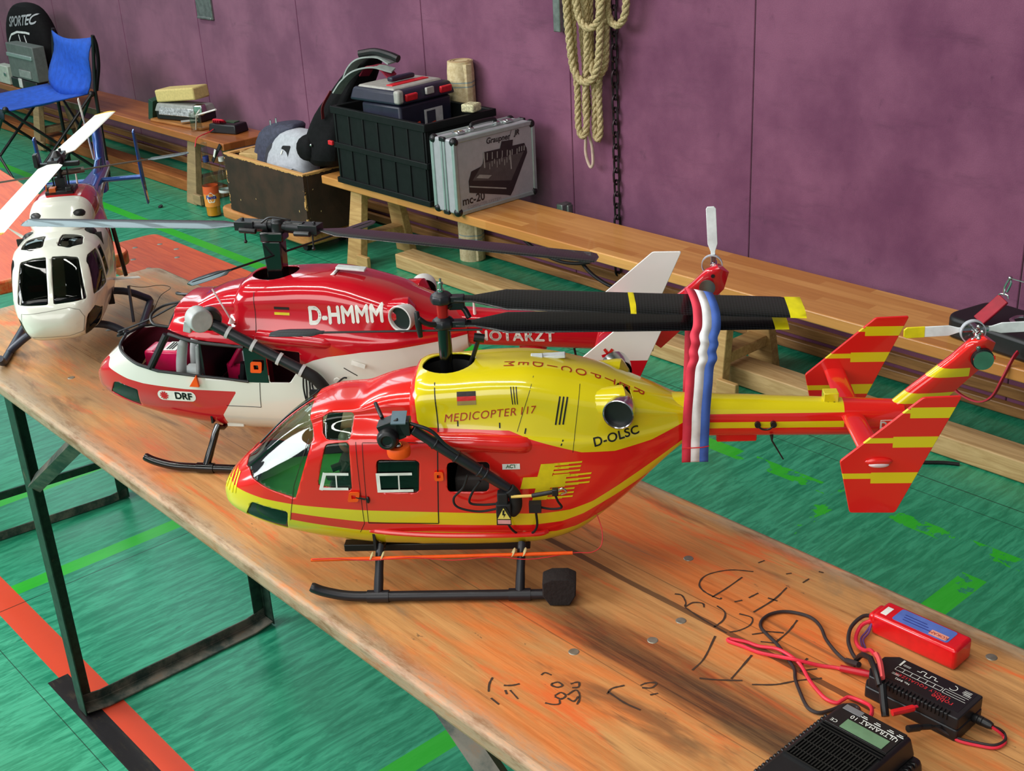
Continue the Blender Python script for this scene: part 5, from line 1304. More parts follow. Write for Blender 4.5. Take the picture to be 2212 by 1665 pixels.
def wring(u, n=5):
    a = SW[0]; b = SW[-1]
    for i in range(len(SW)-1):
        if SW[i][0] <= u <= SW[i+1][0]: a, b = SW[i], SW[i+1]; break
    t = (u-a[0])/(b[0]-a[0]) if b[0] != a[0] else 0; t = min(1, max(0, t))
    _, wb, wt, hs, zl, zm, zh, tw = [p+(q-p)*t for p, q in zip(a, b)]
    H = [(0, wb), (hs*.62, wb+.002), (hs*.90, zl+(zm-zl)*.1), (hs, zm), (hs*.985, zm+(zh-zm)*.6), (hs*.90, zh), (tw, zh+(wt-zh)*.62), (tw*.55, wt-.001), (0, wt)]
    F = H+[(-y, z) for y, z in H[-2:0:-1]]; m = len(F); out = []
    for i in range(m):
        p = [F[(i+k-1) % m] for k in range(4)]
        for k in range(n):
            t = k/n; b4 = ((1-t)**3/6, (3*t**3-6*t*t+4)/6, (-3*t**3+3*t*t+3*t+1)/6, t**3/6); c4 = (.5*(-t+2*t*t-t**3), .5*(2-5*t*t+3*t**3), .5*(t+4*t*t-3*t**3), .5*(-t*t+t**3))
            q = [.4*b4[j]+.6*c4[j] for j in range(4)]; out.append(Vector((u, sum(q[j]*p[j][0] for j in range(4)), sum(q[j]*p[j][1] for j in range(4)))))
    return out
def w_us(step=.009):
    us = []
    for a, b in zip(SW, SW[1:]):
        k = max(1, int(round((b[0]-a[0])/step))); us += [a[0]+(b[0]-a[0])*i/k for i in range(k)]
    return us+[SW[-1][0]]
def white_paint():
    m = Mat('white_red_blue_livery', lin(236, 236, 222), .2, coat=.5)
    x, y, z = m.co(); s = x + (z-.15)*.25
    c = m.mix(s.gt(-.005), lin(236, 236, 222), lin(196, 28, 34)); c = m.mix(s.gt(.088), c, lin(232, 226, 214)); c = m.mix(s.gt(.100), c, lin(34, 66, 140))
    m.color(c); return m.m
M_WLIV = white_paint()
M_BLUE = simple('metallic_blue_paint', (40, 84, 158), .18, .35, coat=.8)
wp1 = lambda s: round_poly([(s*.0045, .1245), (s*.0045, .1935), (s*.028, .1925), (s*.0500, .1880), (s*.0590, .1255)], .004)
pan = [prism_x(wp1(s), -.3, -.165) for s in (1, -1)]
sid = round_poly([(-.2270, .1260), (-.2020, .1800), (-.1850, .1890), (-.150, .188), (-.150, .122)], .005); sid2 = round_poly([(-.142, .130), (-.142, .186), (-.112, .184), (-.108, .132)], .005)
rw = lambda s: round_poly([(-.178, s*.012), (-.184, s*.034), (-.165, s*.054), (-.125, s*.050), (-.125, s*.014)], .006)
chw = lambda s: round_poly([(s*.042, .050), (s*.056, .098), (s*.068, .108), (s*.082, .055)], .004)
M_SMOKE = glass_mat('smoked_windscreen', (.30, .30, .28), rough=.03)
cutW = pan+[prism_y(sid, .0615, .2), prism_y(sid, -.2, -.0615), prism_y(sid2, .055, .2), prism_y(sid2, -.2, -.055)]+[prism_z(rw(s), .18, .25) for s in (1, -1)]+[prism_x(chw(s), -.3, -.19) for s in (1, -1)]
shW, BVW = make_shell('fuselage', HW, 1, M_WLIV, M_INNER, cutW, (('windscreen', M_SMOKE, (0, 1)), ('door_window', M_SMOKE, (2, 3)), ('cabin_window', M_SMOKE, (4, 5)), ('roof_window', M_SMOKE, (6, 7)), ('chin_window', M_SMOKE, (8, 9))), ring=wring, us=w_us())
for s in (1, -1): MB().tube([(-.2470, s*.0525, .1265), (-.1965, s*.046, .1880)], .0014, 6).build('screen_bar', M_WHITE, HW)
MB().b2((-.095, -.075, .06), (-.09, .075, .20)).build('bulkhead', M_INNER, HW, smooth=False)
pf = MB().sphere((-.175, .034, .158), (.012, .012, .014), 12, 8).build('pilot_figure', bpy.data.materials['pilot_skin'], HW)
MB().sphere((-.174, .034, .166), (.017, .0165, .015), 14, 10).build('helmet', simple('grey_pilot_helmet', (128, 140, 132), .4), pf)
MB().tube([(-.174, .034, .148), (-.173, .034, .140), (-.17, .034, .115), (-.168, .034, .08)], [.006, .022, .023, .02], 12).build('overalls', simple('pilot_navy_overalls', (34, 30, 44), .8), pf)
MB().box((-.194, .034, .136), (.006, .026, .010)).build('harness', simple('pilot_harness_red', (186, 50, 40), .6), pf)
MB().box((-.15, 0, .085), (.08, .13, .05)).build('seat_bench', M_BLACK, HW, bevel=.006)
lines = [[(.052, .112), (-.030, .118), (-.046, .112), (-.052, .098), (-.046, .072), (-.020, .066), (.046, .069), (.056, .086), (.052, .112)]]
vsx, fsx = [], []
for L in lines:
    for a, b in zip(L, L[1:]):
        a, b = Vector(a), Vector(b); n = (b-a).normalized(); n = Vector((-n.y, n.x))*.0003; k = len(vsx)
        vsx += [Vector((0, p.x, p.y)) for p in (a+n, b+n, b-n, a-n)]; fsx.append((k, k+1, k+2, k+3))
drape('panel_line', vsx, fsx, BVW, simple('grey_panel_line', (120, 120, 110), .6), HW, (1, 0, 0), dist=.5)
# engine cowling with the two intakes
cw = []
for u, hw, z0, z1 in ((-.112, .030, .205, .209), (-.088, .042, .200, .222), (-.066, .052, .192, .244), (-.056, .056, .190, .254), (-.02, .057, .190, .259), (.03, .057, .190, .259), (.065, .053, .190, .256), (.11, .046, .195, .246), (.15, .034, .195, .234), (.19, .022, .195, .218), (.21, .012, .198, .210)):
    cw.append([Vector((u, y, z)) for y, z in ((-hw, z0), (-hw*1.02, z0+(z1-z0)*.5), (-hw*.93, z0+(z1-z0)*.80), (-hw*.70, z1-.001), (-hw*.3, z1), (hw*.3, z1), (hw*.70, z1-.001), (hw*.93, z0+(z1-z0)*.80), (hw*1.02, z0+(z1-z0)*.5), (hw, z0))])
cwo = MB().loft(cw).build('engine_cowling', M_WLIV, HW, sub=2)
for s in (1, -1):
    q = MB().sphere((-.064, s*.033, .229), (.014, .0165, .0105), 16, 8, Matrix.Rotation(s*.25, 4, 'X')).build('air_intake', M_BLACK, HW)
    q = MB().sphere((-.085, s*.052, .198), (.020, .014, .010), 16, 8).build('lower_intake', M_BLACK, HW)
MB().box((.005, 0, .2595), (.05, .052, .010)).box((-.012, -.018, .266), (.02, .012, .010)).box((.004, .02, .265), (.02, .014, .010)).build('mast_plate', M_BLACK, HW, bevel=.002)
mw = MB(); mw.tube([(.012, 0, .245), (.012, 0, .315)], .0052, 12); mw.box((.012, 0, .272), (.020, .018, .022)); mw.tube([(.012, -.013, .255), (.012, -.015, .30)], .0014, 6); mw.tube([(.012, .013, .255), (.012, .015, .30)], .0014, 6); mw.lathe([(.012, -.003), (.016, 0), (.012, .003)], 14, Matrix.Translation((.012, 0, .262))); mw.build('rotor_mast', M_BLACK, HW)
MB().tube([(-.015, .024, .255), (-.013, .022, .285)], .0012, 6).box((-.012, .012, .262), (.016, .012, .016)).build('amber_linkage', simple('amber_plastic', (196, 92, 24), .4), HW)
MB().tube([(.045, -.022, .252), (.048, -.0225, .290)], [.0022, .0009], 8).build('whip_antenna', M_WHITE, HW)
MB().tube([(-.10, .062, .206), (-.112, .080, .228)], [.003, .0008], 8).build('side_antenna', M_WHITE, HW)
# tail
fn = []
for z, x0, x1, t in ((.150, .400, .455, .008), (.205, .405, .470, .0105), (.225, .420, .468, .0105), (.26, .432, .474, .0110), (.300, .442, .480, .0105), (.304, .444, .478, .006)):
    fn.append([Vector((x0+(x1-x0)*(.5-.5*math.cos(2*pi*k/20)), t*math.sin(2*pi*k/20)*(1.0 if True else 1), z)) for k in range(20)])
MB().loft(fn).build('tail_fin', M_BLUE, HW)
vf = []
for z, x0, x1, t in ((.190, .28, .46, .008), (.225, .39, .46, .007)):
    vf.append([Vector((x0+(x1-x0)*(.5-.5*math.cos(2*pi*k/16)), t*math.sin(2*pi*k/16), z)) for k in range(16)])
MB().loft(vf).build('dorsal_fin', M_BLUE, HW)
MB().tube([(.325, -.100, .197), (.325, .100, .197)], .0052, 12).build('stabiliser', M_BLUE, HW)
for s in (-1, 1):
    MB().prism(round_poly([(.300, .300), (.318, .302), (.340, .20), (.352, .135), (.338, .132), (.310, .19)], .004), .004, Matrix(((1, 0, 0, 0), (0, 0, 1, s*.101-.002), (0, 1, 0, 0), (0, 0, 0, 1)))).build('end_fin', M_BLUE, HW, bevel=.001)
tail_rotor(HW, (.452, .020, .282), pi/2+.32, .060, .012, M_WHITE, None)
MB().sphere((.452, .016, .282), (.008, .006, .008), 12, 8).build('tail_rotor_cap', M_WHITE, HW)
# landing gear
M_GEAR = simple('dark_gear_paint', (40, 44, 58), .4)
for s in (-1, 1):
    MB().tube(smooth_path([(-.222, s*.115, .022), (-.212, s*.115, .011), (-.19, s*.115, .0072), (-.1, s*.115, .0072), (.0, s*.115, .0072), (.055, s*.115, .0078)], 6), .0070, 12).build('skid_tube', M_GEAR, HW)
MB().tube(smooth_path([(-.155, -.115, .0072), (-.155, -.100, .020), (-.152, -.06, .042), (-.152, 0, .046), (-.152, .06, .042), (-.155, .100, .020), (-.155, .115, .0072)], 6), .0072, 12).build('front_cross_tube', M_GEAR, HW)
MB().tube(smooth_path([(.055, -.115, .0078), (.045, -.108, .020), (.02, -.06, .048), (.02, .06, .048), (.045, .108, .020), (.055, .115, .0078)], 6), .0072, 12).build('rear_cross_tube', M_GEAR, HW)
MB().box((-.06, -.098, .045), (.010, .004, .070), Matrix.Rotation(.25, 3, 'Y')).build('step_strut', M_GEAR, HW)
MB().prism([(0, 0), (.05, -.004), (.045, .006), (.0, .010)], .002, Matrix.Translation((-.06, -.075, .095)) @ Matrix.Rotation(-pi/2, 4, 'Z')).build('side_winglet', M_WHITE, HW)
MB().tube([(.055, -.070, .165), (.075, -.074, .060)], .0042, 8).build('side_rod', M_BLACK, HW)
aw_ = MB().tube(smooth_path([(-.05, -.098, .078), (-.03, -.12, .066), (-.01, -.15, .060), (-.02, -.17, .056), (-.03, -.15, .045), (-.02, -.13, .012)], 6), .0006, 6); aw_.build('aerial_wire', M_BLACK, HW)
# rotor: two white blades in line with the body, paddles across
C0 = Vector((.016, 0, .316)); hb = MB(); hb.lathe([(.006, -.016), (.012, -.010), (.013, .004), (.008, .010), (.004, .016)], 14, Matrix.Translation(C0))
for s in (1, -1): hb.box(C0+Vector((s*.026, 0, 0)), (.034, .020, .013)); hb.tube([C0+Vector((s*.038, 0, -.011)), C0+Vector((s*.038, 0, .012))], .003, 8)
hb.box(C0+Vector((0, -.024, -.010)), (.012, .030, .008)); hb.box(C0+Vector((0, .024, -.010)), (.012, .030, .008)); hb.box(C0+Vector((-.006, .036, .002)), (.018, .008, .024))
hw_ = hb.build('rotor_head', M_BLACK, HW, bevel=.0015)
for s in (1, -1):
    a = C0+Vector((s*.030, 0, 0)); b = C0+Vector((s*.475, s*-.022, -.008))
    bl = blade(a, b, .046, (0, 0, 1), .0045, .022, .030, .012, .0, pitch=.10*s).build('rotor_blade', simple('cream_white_blade', (238, 240, 230), .35, var=.03), HW)
    d = (b-a).normalized(); blade(a+d*((b-a).length-.014), b+d*.0006, .0465, (0, 0, 1), .0055, .0465, .001, .012, 0, pitch=.10*s).build('blade_tip', simple('amber_yellow_tip', (236, 190, 20), .4), bl)
fdir = Vector((.32, -.947, 0)); F0 = C0+Vector((-.002, 0, -.026))
fw = MB().tube([F0-fdir*.24, F0+fdir*.24], .0018, 8); fw.tube([F0-fdir*.045, F0+fdir*.045], .0055, 10); fwo = fw.build('fly_bar', simple('steel_rod', (120, 112, 104), .35, .7), HW)
for s in (1, -1): blade(F0+fdir*s*.165, F0+fdir*s*.245, .026, (0, 0, 1), .003, .012, .010, .030, .006).build('paddle', simple('grey_paddle', (88, 100, 104), .4), fwo)
# ---------------------------------------------------------------- charging gear on the near end of the table (world coordinates, top at .77)
def wire(mb, pts, r, z=.7725, n=8):
    mb.tube(smooth_path([(p[0], p[1], p[2] if len(p) > 2 else z) for p in pts], 6), r, n); return mb
M_WK = simple('brown_black_silicone_wire', (44, 34, 34), .55)
M_WR = simple('red_silicone_wire', (222, 38, 62), .5)
M_LIPO = simple('red_shrink_foil', (216, 16, 24), .22, coat=.5)
def box_rot(cx, cy, a): return Matrix.Translation((cx, cy, .77)) @ Matrix.Rotation(a, 4, 'Z')
bat = thing('battery_pack', 'red shrink-wrapped flight battery with a blue label lying near the far table edge', 'battery', (-.5605, 1.0425, .77), .015)
mb = MB(); mb.box((0, 0, .0130), (.101, .035, .026)); mb.box((-.0515, -.002, .014), (.010, .026, .018)); mb.build('body', M_LIPO, bat, bevel=.004, seg=3)
MB().prism(rrect(.066, .024, .003, 4, .003, .001), .0004, Matrix.Translation((0, 0, .0259))).build('blue_label', simple('blue_label', (84, 112, 188), .35), bat)
lb = [o for o in bat.children if o.name.startswith('blue_label')][0]
MB().prism([(.013, -.009), (.033, -.009), (.033, .000), (.013, .000)], .0003, Matrix.Translation((0, 0, .0262))).build('label_patch', simple('pale_orange_patch', (226, 150, 130), .4), lb)
lettering('label_print', 'KOKAM', Matrix.Translation((.0230, -.0045, .0267)) @ Matrix.Rotation(pi, 4, 'Z'), .0062, M_DARKRED, lb)
ln = MB()
for i in range(3): ln.b2((-.022+i*.001, .004-i*.0045, .0263), (.004+i*.004, .0052-i*.0045, .0265))
ln.build('label_rule', simple('dark_blue_print', (40, 56, 130), .5), lb, smooth=False)
MB().b2((-.044, -.010, .0259), (-.037, .006, .0263)).build('white_label', M_WHITE, bat, smooth=False)
P = lambda *L: [bat.matrix_world.inverted() @ Vector((p[0], p[1], p[2] if len(p) > 2 else .776)) for p in L]
w1 = MB(); wire(w1, P((-.613, 1.036, .786), (-.622, 1.026, .786), (-.623, 1.006, .782), (-.614, .987, .779), (-.600, .972, .779), (-.587, .962, .780)), .0022); w1.build('black_lead', M_WK, bat)
w1 = MB(); wire(w1, P((-.612, 1.030, .784), (-.618, 1.018, .780), (-.613, 1.000, .776), (-.601, .986, .778), (-.588, .978, .783), (-.574, .967, .796), (-.561, .956, .801)), .0022); w1.build('red_lead', M_WR, bat)
w1 = MB()
for k in range(2): wire(w1, P((-.612, 1.033-k*.004, .782), (-.6115+k*.003, 1.018, .775), (-.609+k*.003, 1.004, .774), (-.598+k*.004, .990, .775), (-.590, .978, .776)), .0011)
w1.build('balance_lead', simple('violet_wire', (96, 60, 120), .5), bat)
w1 = MB(); wire(w1, P((-.587, .962, .780), (-.575, .953, .797), (-.560, .944, .8055)), .0030); wire(w1, P((-.560, .944, .8055), (-.545, .930, .8055), (-.532, .918, .800)), .0033); wire(w1, P((-.5315, .922, .800), (-.5225, .9125, .788), (-.515, .905, .779)), .0040); w1.build('black_plug', M_BLACK, bat)
w1 = MB(); wire(w1, P((-.561, .956, .8035), (-.549, .944, .8055), (-.535, .927, .803)), .0032, n=6); w1.build('red_plug', simple('coral_plug', (228, 84, 84), .4), bat)

# equaliser
eq = thing('battery_balancer', 'black battery balancer with a ribbed side beside the red battery', 'balancer', (-.5035, .9535, .77), .012)
M_EQ = simple('matt_black_case', (22, 22, 25), .42)
mb = MB(); mb.prism([(-.050, -.026), (.050, -.026), (.052, -.024), (.052, .022), (.050, .024), (-.042, .024), (-.055, .014), (-.055, -.016)], .0135); mb.build('lower_shell', M_EQ, eq, bevel=.002)
mb = MB(); mb.prism([(-.047, -.0255), (.050, -.0255), (.0515, -.024), (.0515, .022), (.050, .0235), (-.042, .0235), (-.0535, .013), (-.0535, -.014)], .0135, Matrix.Translation((0, 0, .0140))); mb.build('upper_shell', M_EQ, eq, bevel=.0025)
mb = MB()
for i in range(19): mb.box((-.036+i*.0042, -.0235, .0255), (.0016, .007, .008))
mb.build('side_ribs', M_BLACK, eq, bevel=.0004, seg=1)
T_ = lambda x, y: Matrix.Translation((x, y, .0278)) @ Matrix.Rotation(pi, 4, 'Z')
MB().prism([(-.035, -.0165), (.046, -.0165), (.046, .0215), (-.035, .0215)], .0003, Matrix.Translation((0, 0, .0274))).build('face_label', simple('black_label', (16, 14, 20), .3), eq, smooth=False)
M_RP = simple('red_print', (206, 40, 48), .5)
lettering('lettering', 'robbe', T_(.0250, -.0095), .0095, M_RP, eq); lettering('lettering', 'LIPOLY EQUALIZER', T_(.0000, -.0035), .0060, M_RP, eq, spacing=1.2); lettering('lettering', 'No. 8492', T_(-.018, -.0105), .0042, M_WHITE, eq)
pr = MB()
def seg(x0, y0, x1, y1, w=.0005):
    a, b = Vector((x0, y0)), Vector((x1, y1)); n = (b-a).normalized(); n = Vector((-n.y, n.x))*w/2
    pr.add([(*(a+n), .0279), (*(b+n), .0279), (*(b-n), .0279), (*(a-n), .0279)], [(0, 1, 2, 3)])
for x in range(7): seg(-.034+x*.0085, .0015, -.034+x*.0085, .0075)
seg(-.034, .0015, .017, .0015); seg(-.034, .0075, .017, .0075); seg(.019, .001, .044, .001); seg(.019, .008, .044, .008); seg(.019, .001, .019, .008); seg(.021, .0045, .042, .0045)
sq = [(-.016, .0140), (-.012, .0140), (-.012, .0175), (-.007, .0175), (-.007, .0115), (-.001, .0115), (-.001, .0165), (.004, .0165), (.004, .0125), (.008, .0125)]
for a, b in zip(sq, sq[1:]): seg(*a, *b, .0008)
for k in range(9):
    a0, a1 = -2.4+k*.45, -2.4+(k+1)*.45; seg(.024+.004*math.cos(a0), .0145+.004*math.sin(a0), .024+.004*math.cos(a1), .0145+.004*math.sin(a1), .0008)
for i, (x, y) in enumerate(((-.031, .0125), (.034, .0135), (.036, .0110), (.0345, .0165), (-.033, -.006))):
    for k in range(2): seg(x, y+k*.0018, x+.008, y+k*.0018)
for k in range(5): seg(-.0345+k*.0004, .010, -.0345+k*.0004, .0205)
pr.build('face_print', M_WHITE, eq, smooth=False)
sr = MB().lathe([(.0035, 0), (.0048, .002), (.0048, .006), (.0042, .0065), (.0048, .007), (.0048, .0105), (.0042, .011), (.0046, .0115), (.0044, .017), (.0032, .021)], 14, Matrix.Translation((.051, .005, .013)) @ Matrix.Rotation(pi/2, 4, 'Y')); sr.build('strain_relief', M_BLACK, eq)
E_ = lambda *L: [eq.matrix_world.inverted() @ Vector((p[0], p[1], p[2] if len(p) > 2 else .7735)) for p in L]
w1 = MB(); wire(w1, E_((-.432, .960, .783), (-.426, .966, .778), (-.4225, .968), (-.418, .960), (-.4215, .947), (-.434, .939), (-.450, .932), (-.463, .928, .776), (-.470, .923, .781), (-.474, .915, .784)), .0015); w1.build('black_output_lead', M_WK, eq)
w1 = MB(); wire(w1, E_((-.432, .9585, .783), (-.425, .963, .777), (-.4215, .965, .7725), (-.4168, .958, .7722), (-.4200, .945, .7722), (-.434, .9365, .7722), (-.449, .930, .7725), (-.457, .932, .773), (-.468, .939, .777), (-.482, .940, .784), (-.4925, .932, .789), (-.4985, .920, .790)), .0015); w1.build('red_output_lead', M_WR, eq)
w1 = MB(); wire(w1, E_((-.4965, .924, .789), (-.5015, .9115, .790), (-.5065, .902, .790)), .0034); w1.build('red_banana_plug', simple('red_plug_plastic', (226, 30, 36), .35), eq)
w1 = MB(); wire(w1, E_((-.468, .927, .781), (-.4755, .9135, .784), (-.480, .902, .787), (-.4835, .893, .789)), [.0016]*4+[.0028]*6+[.0036]*9); w1.build('black_banana_plug', M_BLACK, eq)

# charger in the corner of the table
ch = thing('battery_charger', 'big black ribbed charger with a green display at the bottom right corner', 'charger', (-.500, .760, .77))
M_CH = simple('charger_black_plastic', (22, 22, 24), .4)
MB().box((.0055, .003, .0150), (.106, .190, .030), None, 0, (.95, .97)).build('lower_case', M_CH, ch, bevel=.006, seg=3)
MB().box((.0075, .003, .0400), (.082, .182, .022), None, 0, (.90, .96)).build('upper_case', M_CH, ch, bevel=.003)
for sx in (-1, 1):
    rb_ = MB().b2((.0055+sx*.0465-.001, -.085, .0285), (.0055+sx*.0465+.001, .088, .0300))
    for k in range(30): rb_.box((.0055+sx*.0462, -.083+k*.0057, .0285), (.0085, .0034, .0050), Matrix.Rotation(-sx*.35, 3, 'Y'))
    rb_.build('shoulder_ribs', M_BLACK, ch, bevel=.0008, seg=1)
vt = MB()
for k in range(20): vt.box((.0075-.031+k*.00325, .018, .0518), (.0014, .048, .0026))
for y in (.004, .018, .032): vt.box((.0075, y, .0517), (.064, .0014, .0022))
vt.box((.0075, .0435, .0517), (.068, .0016, .003)); vt.box((.0075, .0475, .0517), (.068, .0012, .003)); vt.box((.0075, .051, .0517), (.068, .0012, .003)); vt.box((.0075, -.008, .0517), (.068, .0016, .003))
vt.build('vent_grille', M_BLACKGLOSS, ch, smooth=False)
zt = .0512
MB().b2((-.0255, .0540, zt-.001), (.0405, .0895, zt+.0006)).build('face_plate', simple('charger_face', (18, 18, 20), .35), ch, bevel=.0004)
fp = [o for o in ch.children if o.name.startswith('face_plate')][0]
MB().b2((-.0105, .0560, zt+.0006), (.0345, .0700, zt+.0012)).build('display', simple('green_lcd', (104, 138, 104), .25), fp, smooth=False)
C_ = lambda x, y: Matrix.Translation((x, y, zt+.0010)) @ Matrix.Rotation(pi, 4, 'Z')
lettering('lettering', 'ULTRAMAT 10', C_(.0140, .0755), .0072, M_WHITE, fp, spacing=1.1); lettering('lettering', 'CE', C_(-.0190, .0600), .0060, M_WHITE, fp)
cp = MB()
for k, x in enumerate((-.018, -.004, .010, .024, .034)): cp.b2((x, .0815, zt+.0006), (x+.007, .0822, zt+.0009)); cp.b2((x+.001, .0838, zt+.0006), (x+.0055, .0843, zt+.0009))
cp.b2((.0, .0785, zt+.0006), (.036, .0790, zt+.0009)); cp.build('face_print', M_WHITE, fp, smooth=False)
MB().b2((-.0235, .0800, zt+.0006), (-.004, .0880, zt+.0012)).build('face_button', simple('grey_button', (110, 110, 112), .3), fp, bevel=.0004)
w1 = MB(); CH_ = lambda L: [(x+.500, y-.760, (z if z else .7725)-.77) for x, y, z in L]
L = [(-.521, .858, .803), (-.533, .880, .785), (-.544, .9035, 0), (-.552, .905, 0), (-.559, .896, 0), (-.563, .883, 0), (-.569, .871, 0), (-.579, .869, 0), (-.589, .874, 0), (-.603, .885, 0), (-.618, .898, 0), (-.630, .912, 0), (-.648, .923, 0), (-.668, .934, 0), (-.687, .941, 0), (-.702, .948, 0), (-.709, .960, 0), (-.709, .976, 0), (-.700, .991, 0), (-.682, 1.0, 0), (-.667, 1.0, 0), (-.652, .992, 0), (-.637, .979, 0), (-.616, .967, 0), (-.598, .961, 0), (-.585, .957, .776)]
w1.tube(smooth_path(CH_(L), 6), .0019, 8); w1.tube(CH_([(-.598, .961, .7735), (-.578, .953, .783)]), .0032, 8); w1.build('black_charge_lead', M_WK, ch)
w1 = MB(); L = [(-.508, .857, .803), (-.516, .880, .795), (-.530, .902, .784), (-.545, .912, .776), (-.560, .910, .775), (-.563, .902, .774), (-.566, .896, 0), (-.577, .894, 0), (-.593, .900, 0), (-.608, .908, 0), (-.626, .919, .7745), (-.640, .923, .776), (-.662, .925, .775), (-.681, .918, 0), (-.695, .915, 0), (-.708, .909, 0), (-.713, .9055, 0), (-.710, .9025, 0), (-.693, .906, 0), (-.674, .909, 0), (-.648, .916, .776), (-.635, .920, .7775), (-.615, .935, 0), (-.600, .944, 0), (-.590, .9455, .774)]
w1.tube(smooth_path(CH_(L), 6), .0020, 8); w1.build('red_charge_lead', M_WR, ch)
MB().tube(CH_([(-.594, .9445, .7745), (-.563, .9520, .7790)]), .0038, 12).build('red_sleeve', simple('dark_red_sleeve', (176, 18, 36), .3), ch)
# ---------------------------------------------------------------- things on and around the gym benches
# aluminium case, its printed face looking along +x
M_ALU = simple('brushed_aluminium', (168, 184, 180), .38, .55, var=.06)
M_ALUF = simple('case_face_silver', (172, 172, 176), .5, .25, var=.05)
M_CORNER = simple('case_corner_black', (16, 16, 18), .4)
ac = thing('transmitter_case', 'silver aluminium transmitter case with a printed front standing on the right gym bench', 'case', (-3.4340, 2.8690, .3508))
D_, W_c, H_c = .134, .388, .278
MB().box((0, 0, H_c/2), (D_-.006, W_c-.008, H_c-.008)).build('case_shell', M_ALUF, ac, bevel=.006)
ed = MB()
for sx in (-1, 1):
    x = sx*(D_/2-.007)
    for sy in (-1, 1): ed.box((x, sy*(W_c/2-.007), H_c/2), (.016, .016, H_c-.02))
    for z in (.008, H_c-.008): ed.box((x, 0, z), (.016, W_c-.02, .016))
for sy in (-1, 1):
    for x in (-.006, .010): ed.box((x, sy*(W_c/2-.002), H_c/2), (.009, .006, H_c-.01))
for x in (-.006, .010): ed.box((x, 0, H_c-.002), (.009, W_c-.01, .006))
ed.build('edge_profile', M_ALU, ac, bevel=.005, seg=3)
for sx in (-1, 1):
    for sy in (-1, 1):
        for z in (.012, H_c-.012): MB().sphere((sx*(D_/2-.011), sy*(W_c/2-.011), z), .0165, 14, 10).build('corner_cap', M_CORNER, ac)
for sy in (-1, 1):
    for z in (.006, H_c-.006): MB().box((.002, sy*(W_c/2-.003), z), (.030, .012, .016)).build('corner_clamp', M_CORNER, ac, bevel=.003)
for y in (-.115, .115):
    lt = MB().box((.002, y, H_c+.003), (.034, .036, .010)); lt.box((.012, y, H_c+.008), (.016, .022, .008)); lt.build('latch', M_CHROME, ac, bevel=.003)
hn = MB(); hn.tube(smooth_path([(.004, -.060, H_c+.004), (.004, -.055, H_c+.020), (.004, -.030, H_c+.024), (.004, .030, H_c+.024), (.004, .055, H_c+.020), (.004, .060, H_c+.004)], 6), .0075, 10); h_ = hn.build('handle', M_CORNER, ac)
for y in (-.062, .062): MB().box((.004, y, H_c+.006), (.024, .020, .014)).build('handle_mount', M_CHROME, h_, bevel=.003)
# printed face: local (y, z) on the plane x = D/2
FX = D_/2-.0025
FM = Matrix(((0, 0, 1, FX), (1, 0, 0, -W_c/2), (0, 1, 0, 0), (0, 0, 0, 1)))
def fpoly(name, polys, mat, dz=.0004):
    mb = MB()
    for P in polys: mb.add([FM @ Vector((p[0], p[1], dz)) for p in P], [tuple(range(len(P)))])
    return mb.build(name, mat, ac, smooth=False)
M_TX, M_TX2, M_TX3 = simple('printed_black', (38, 30, 32), .5), simple('printed_dark_grey', (78, 72, 72), .5), simple('printed_grey', (150, 148, 146), .5)
# a perspective drawing of a box transmitter, printed flat
fpoly('printed_transmitter', [[(.060, .118), (.075, .150), (.235, .180), (.345, .185), (.347, .165), (.270, .040), (.255, .022), (.232, .030), (.060, .075)]], M_TX, .0005)
fpoly('printed_panel', [[(.078, .116), (.130, .168), (.330, .172), (.262, .078)]], M_TX2, .0007)
fpoly('printed_lid', [[(.130, .165), (.140, .207), (.335, .203), (.345, .180), (.330, .168)]], M_TX, .0006)
fpoly('printed_screen', [[(.096, .122), (.112, .131), (.170, .117), (.152, .108)]], M_TX3, .0009)
fpoly('printed_edge', [[(.062, .100), (.236, .056), (.236, .051), (.062, .095)]], M_TX3, .0009)
fpoly('printed_case', [[(.215, .205), (.225, .230), (.280, .226), (.275, .200)]], M_TX, .0009)
sw = []
for i in range(7): sw.append([(.150+i*.024, .176-i*.001), (.154+i*.024, .176-i*.001), (.156+i*.024, .202-i*.002), (.152+i*.024, .202-i*.002)])
for i in range(9): sw.append([(.160+i*.012, .140+(i % 3)*.008), (.163+i*.012, .140+(i % 3)*.008), (.164+i*.012, .162+(i % 3)*.006), (.161+i*.012, .162+(i % 3)*.006)])
sw += [[(.135, .150), (.141, .150), (.141, .205), (.135, .205)], [(.262, .120), (.268, .120), (.266, .190), (.260, .190)]]
sw += [[(.305+i*.012, .176), (.310+i*.012, .176), (.312+i*.012, .194), (.307+i*.012, .194)] for i in range(3)]
fpoly('printed_switches', sw, M_TX3, .0010)
fpoly('printed_antenna', [[(.258, .226), (.260, .226), (.276, .262), (.274, .262)]], M_TX, .0006)
lettering('lettering', 'Graupner', FM @ Matrix.Translation((.208, .242, .0006)) @ Matrix.Rotation(-.02, 4, 'Z'), .0290, M_TX, ac, shear=.2, bold=.0006)
lettering('lettering', 'JR', FM @ Matrix.Translation((.300, .248, .0006)), .0260, M_TX, ac, shear=.25, bold=.0010)
lettering('lettering', 'mc-20', FM @ Matrix.Translation((.078, .048, .0006)), .0420, M_TX, ac, bold=.0008)
lettering('lettering', 'COMPUTER-SYSTEM', FM @ Matrix.Translation((.128, .022, .0006)), .0165, simple('pale_grey_print', (140, 134, 138), .5), ac, spacing=1.12)

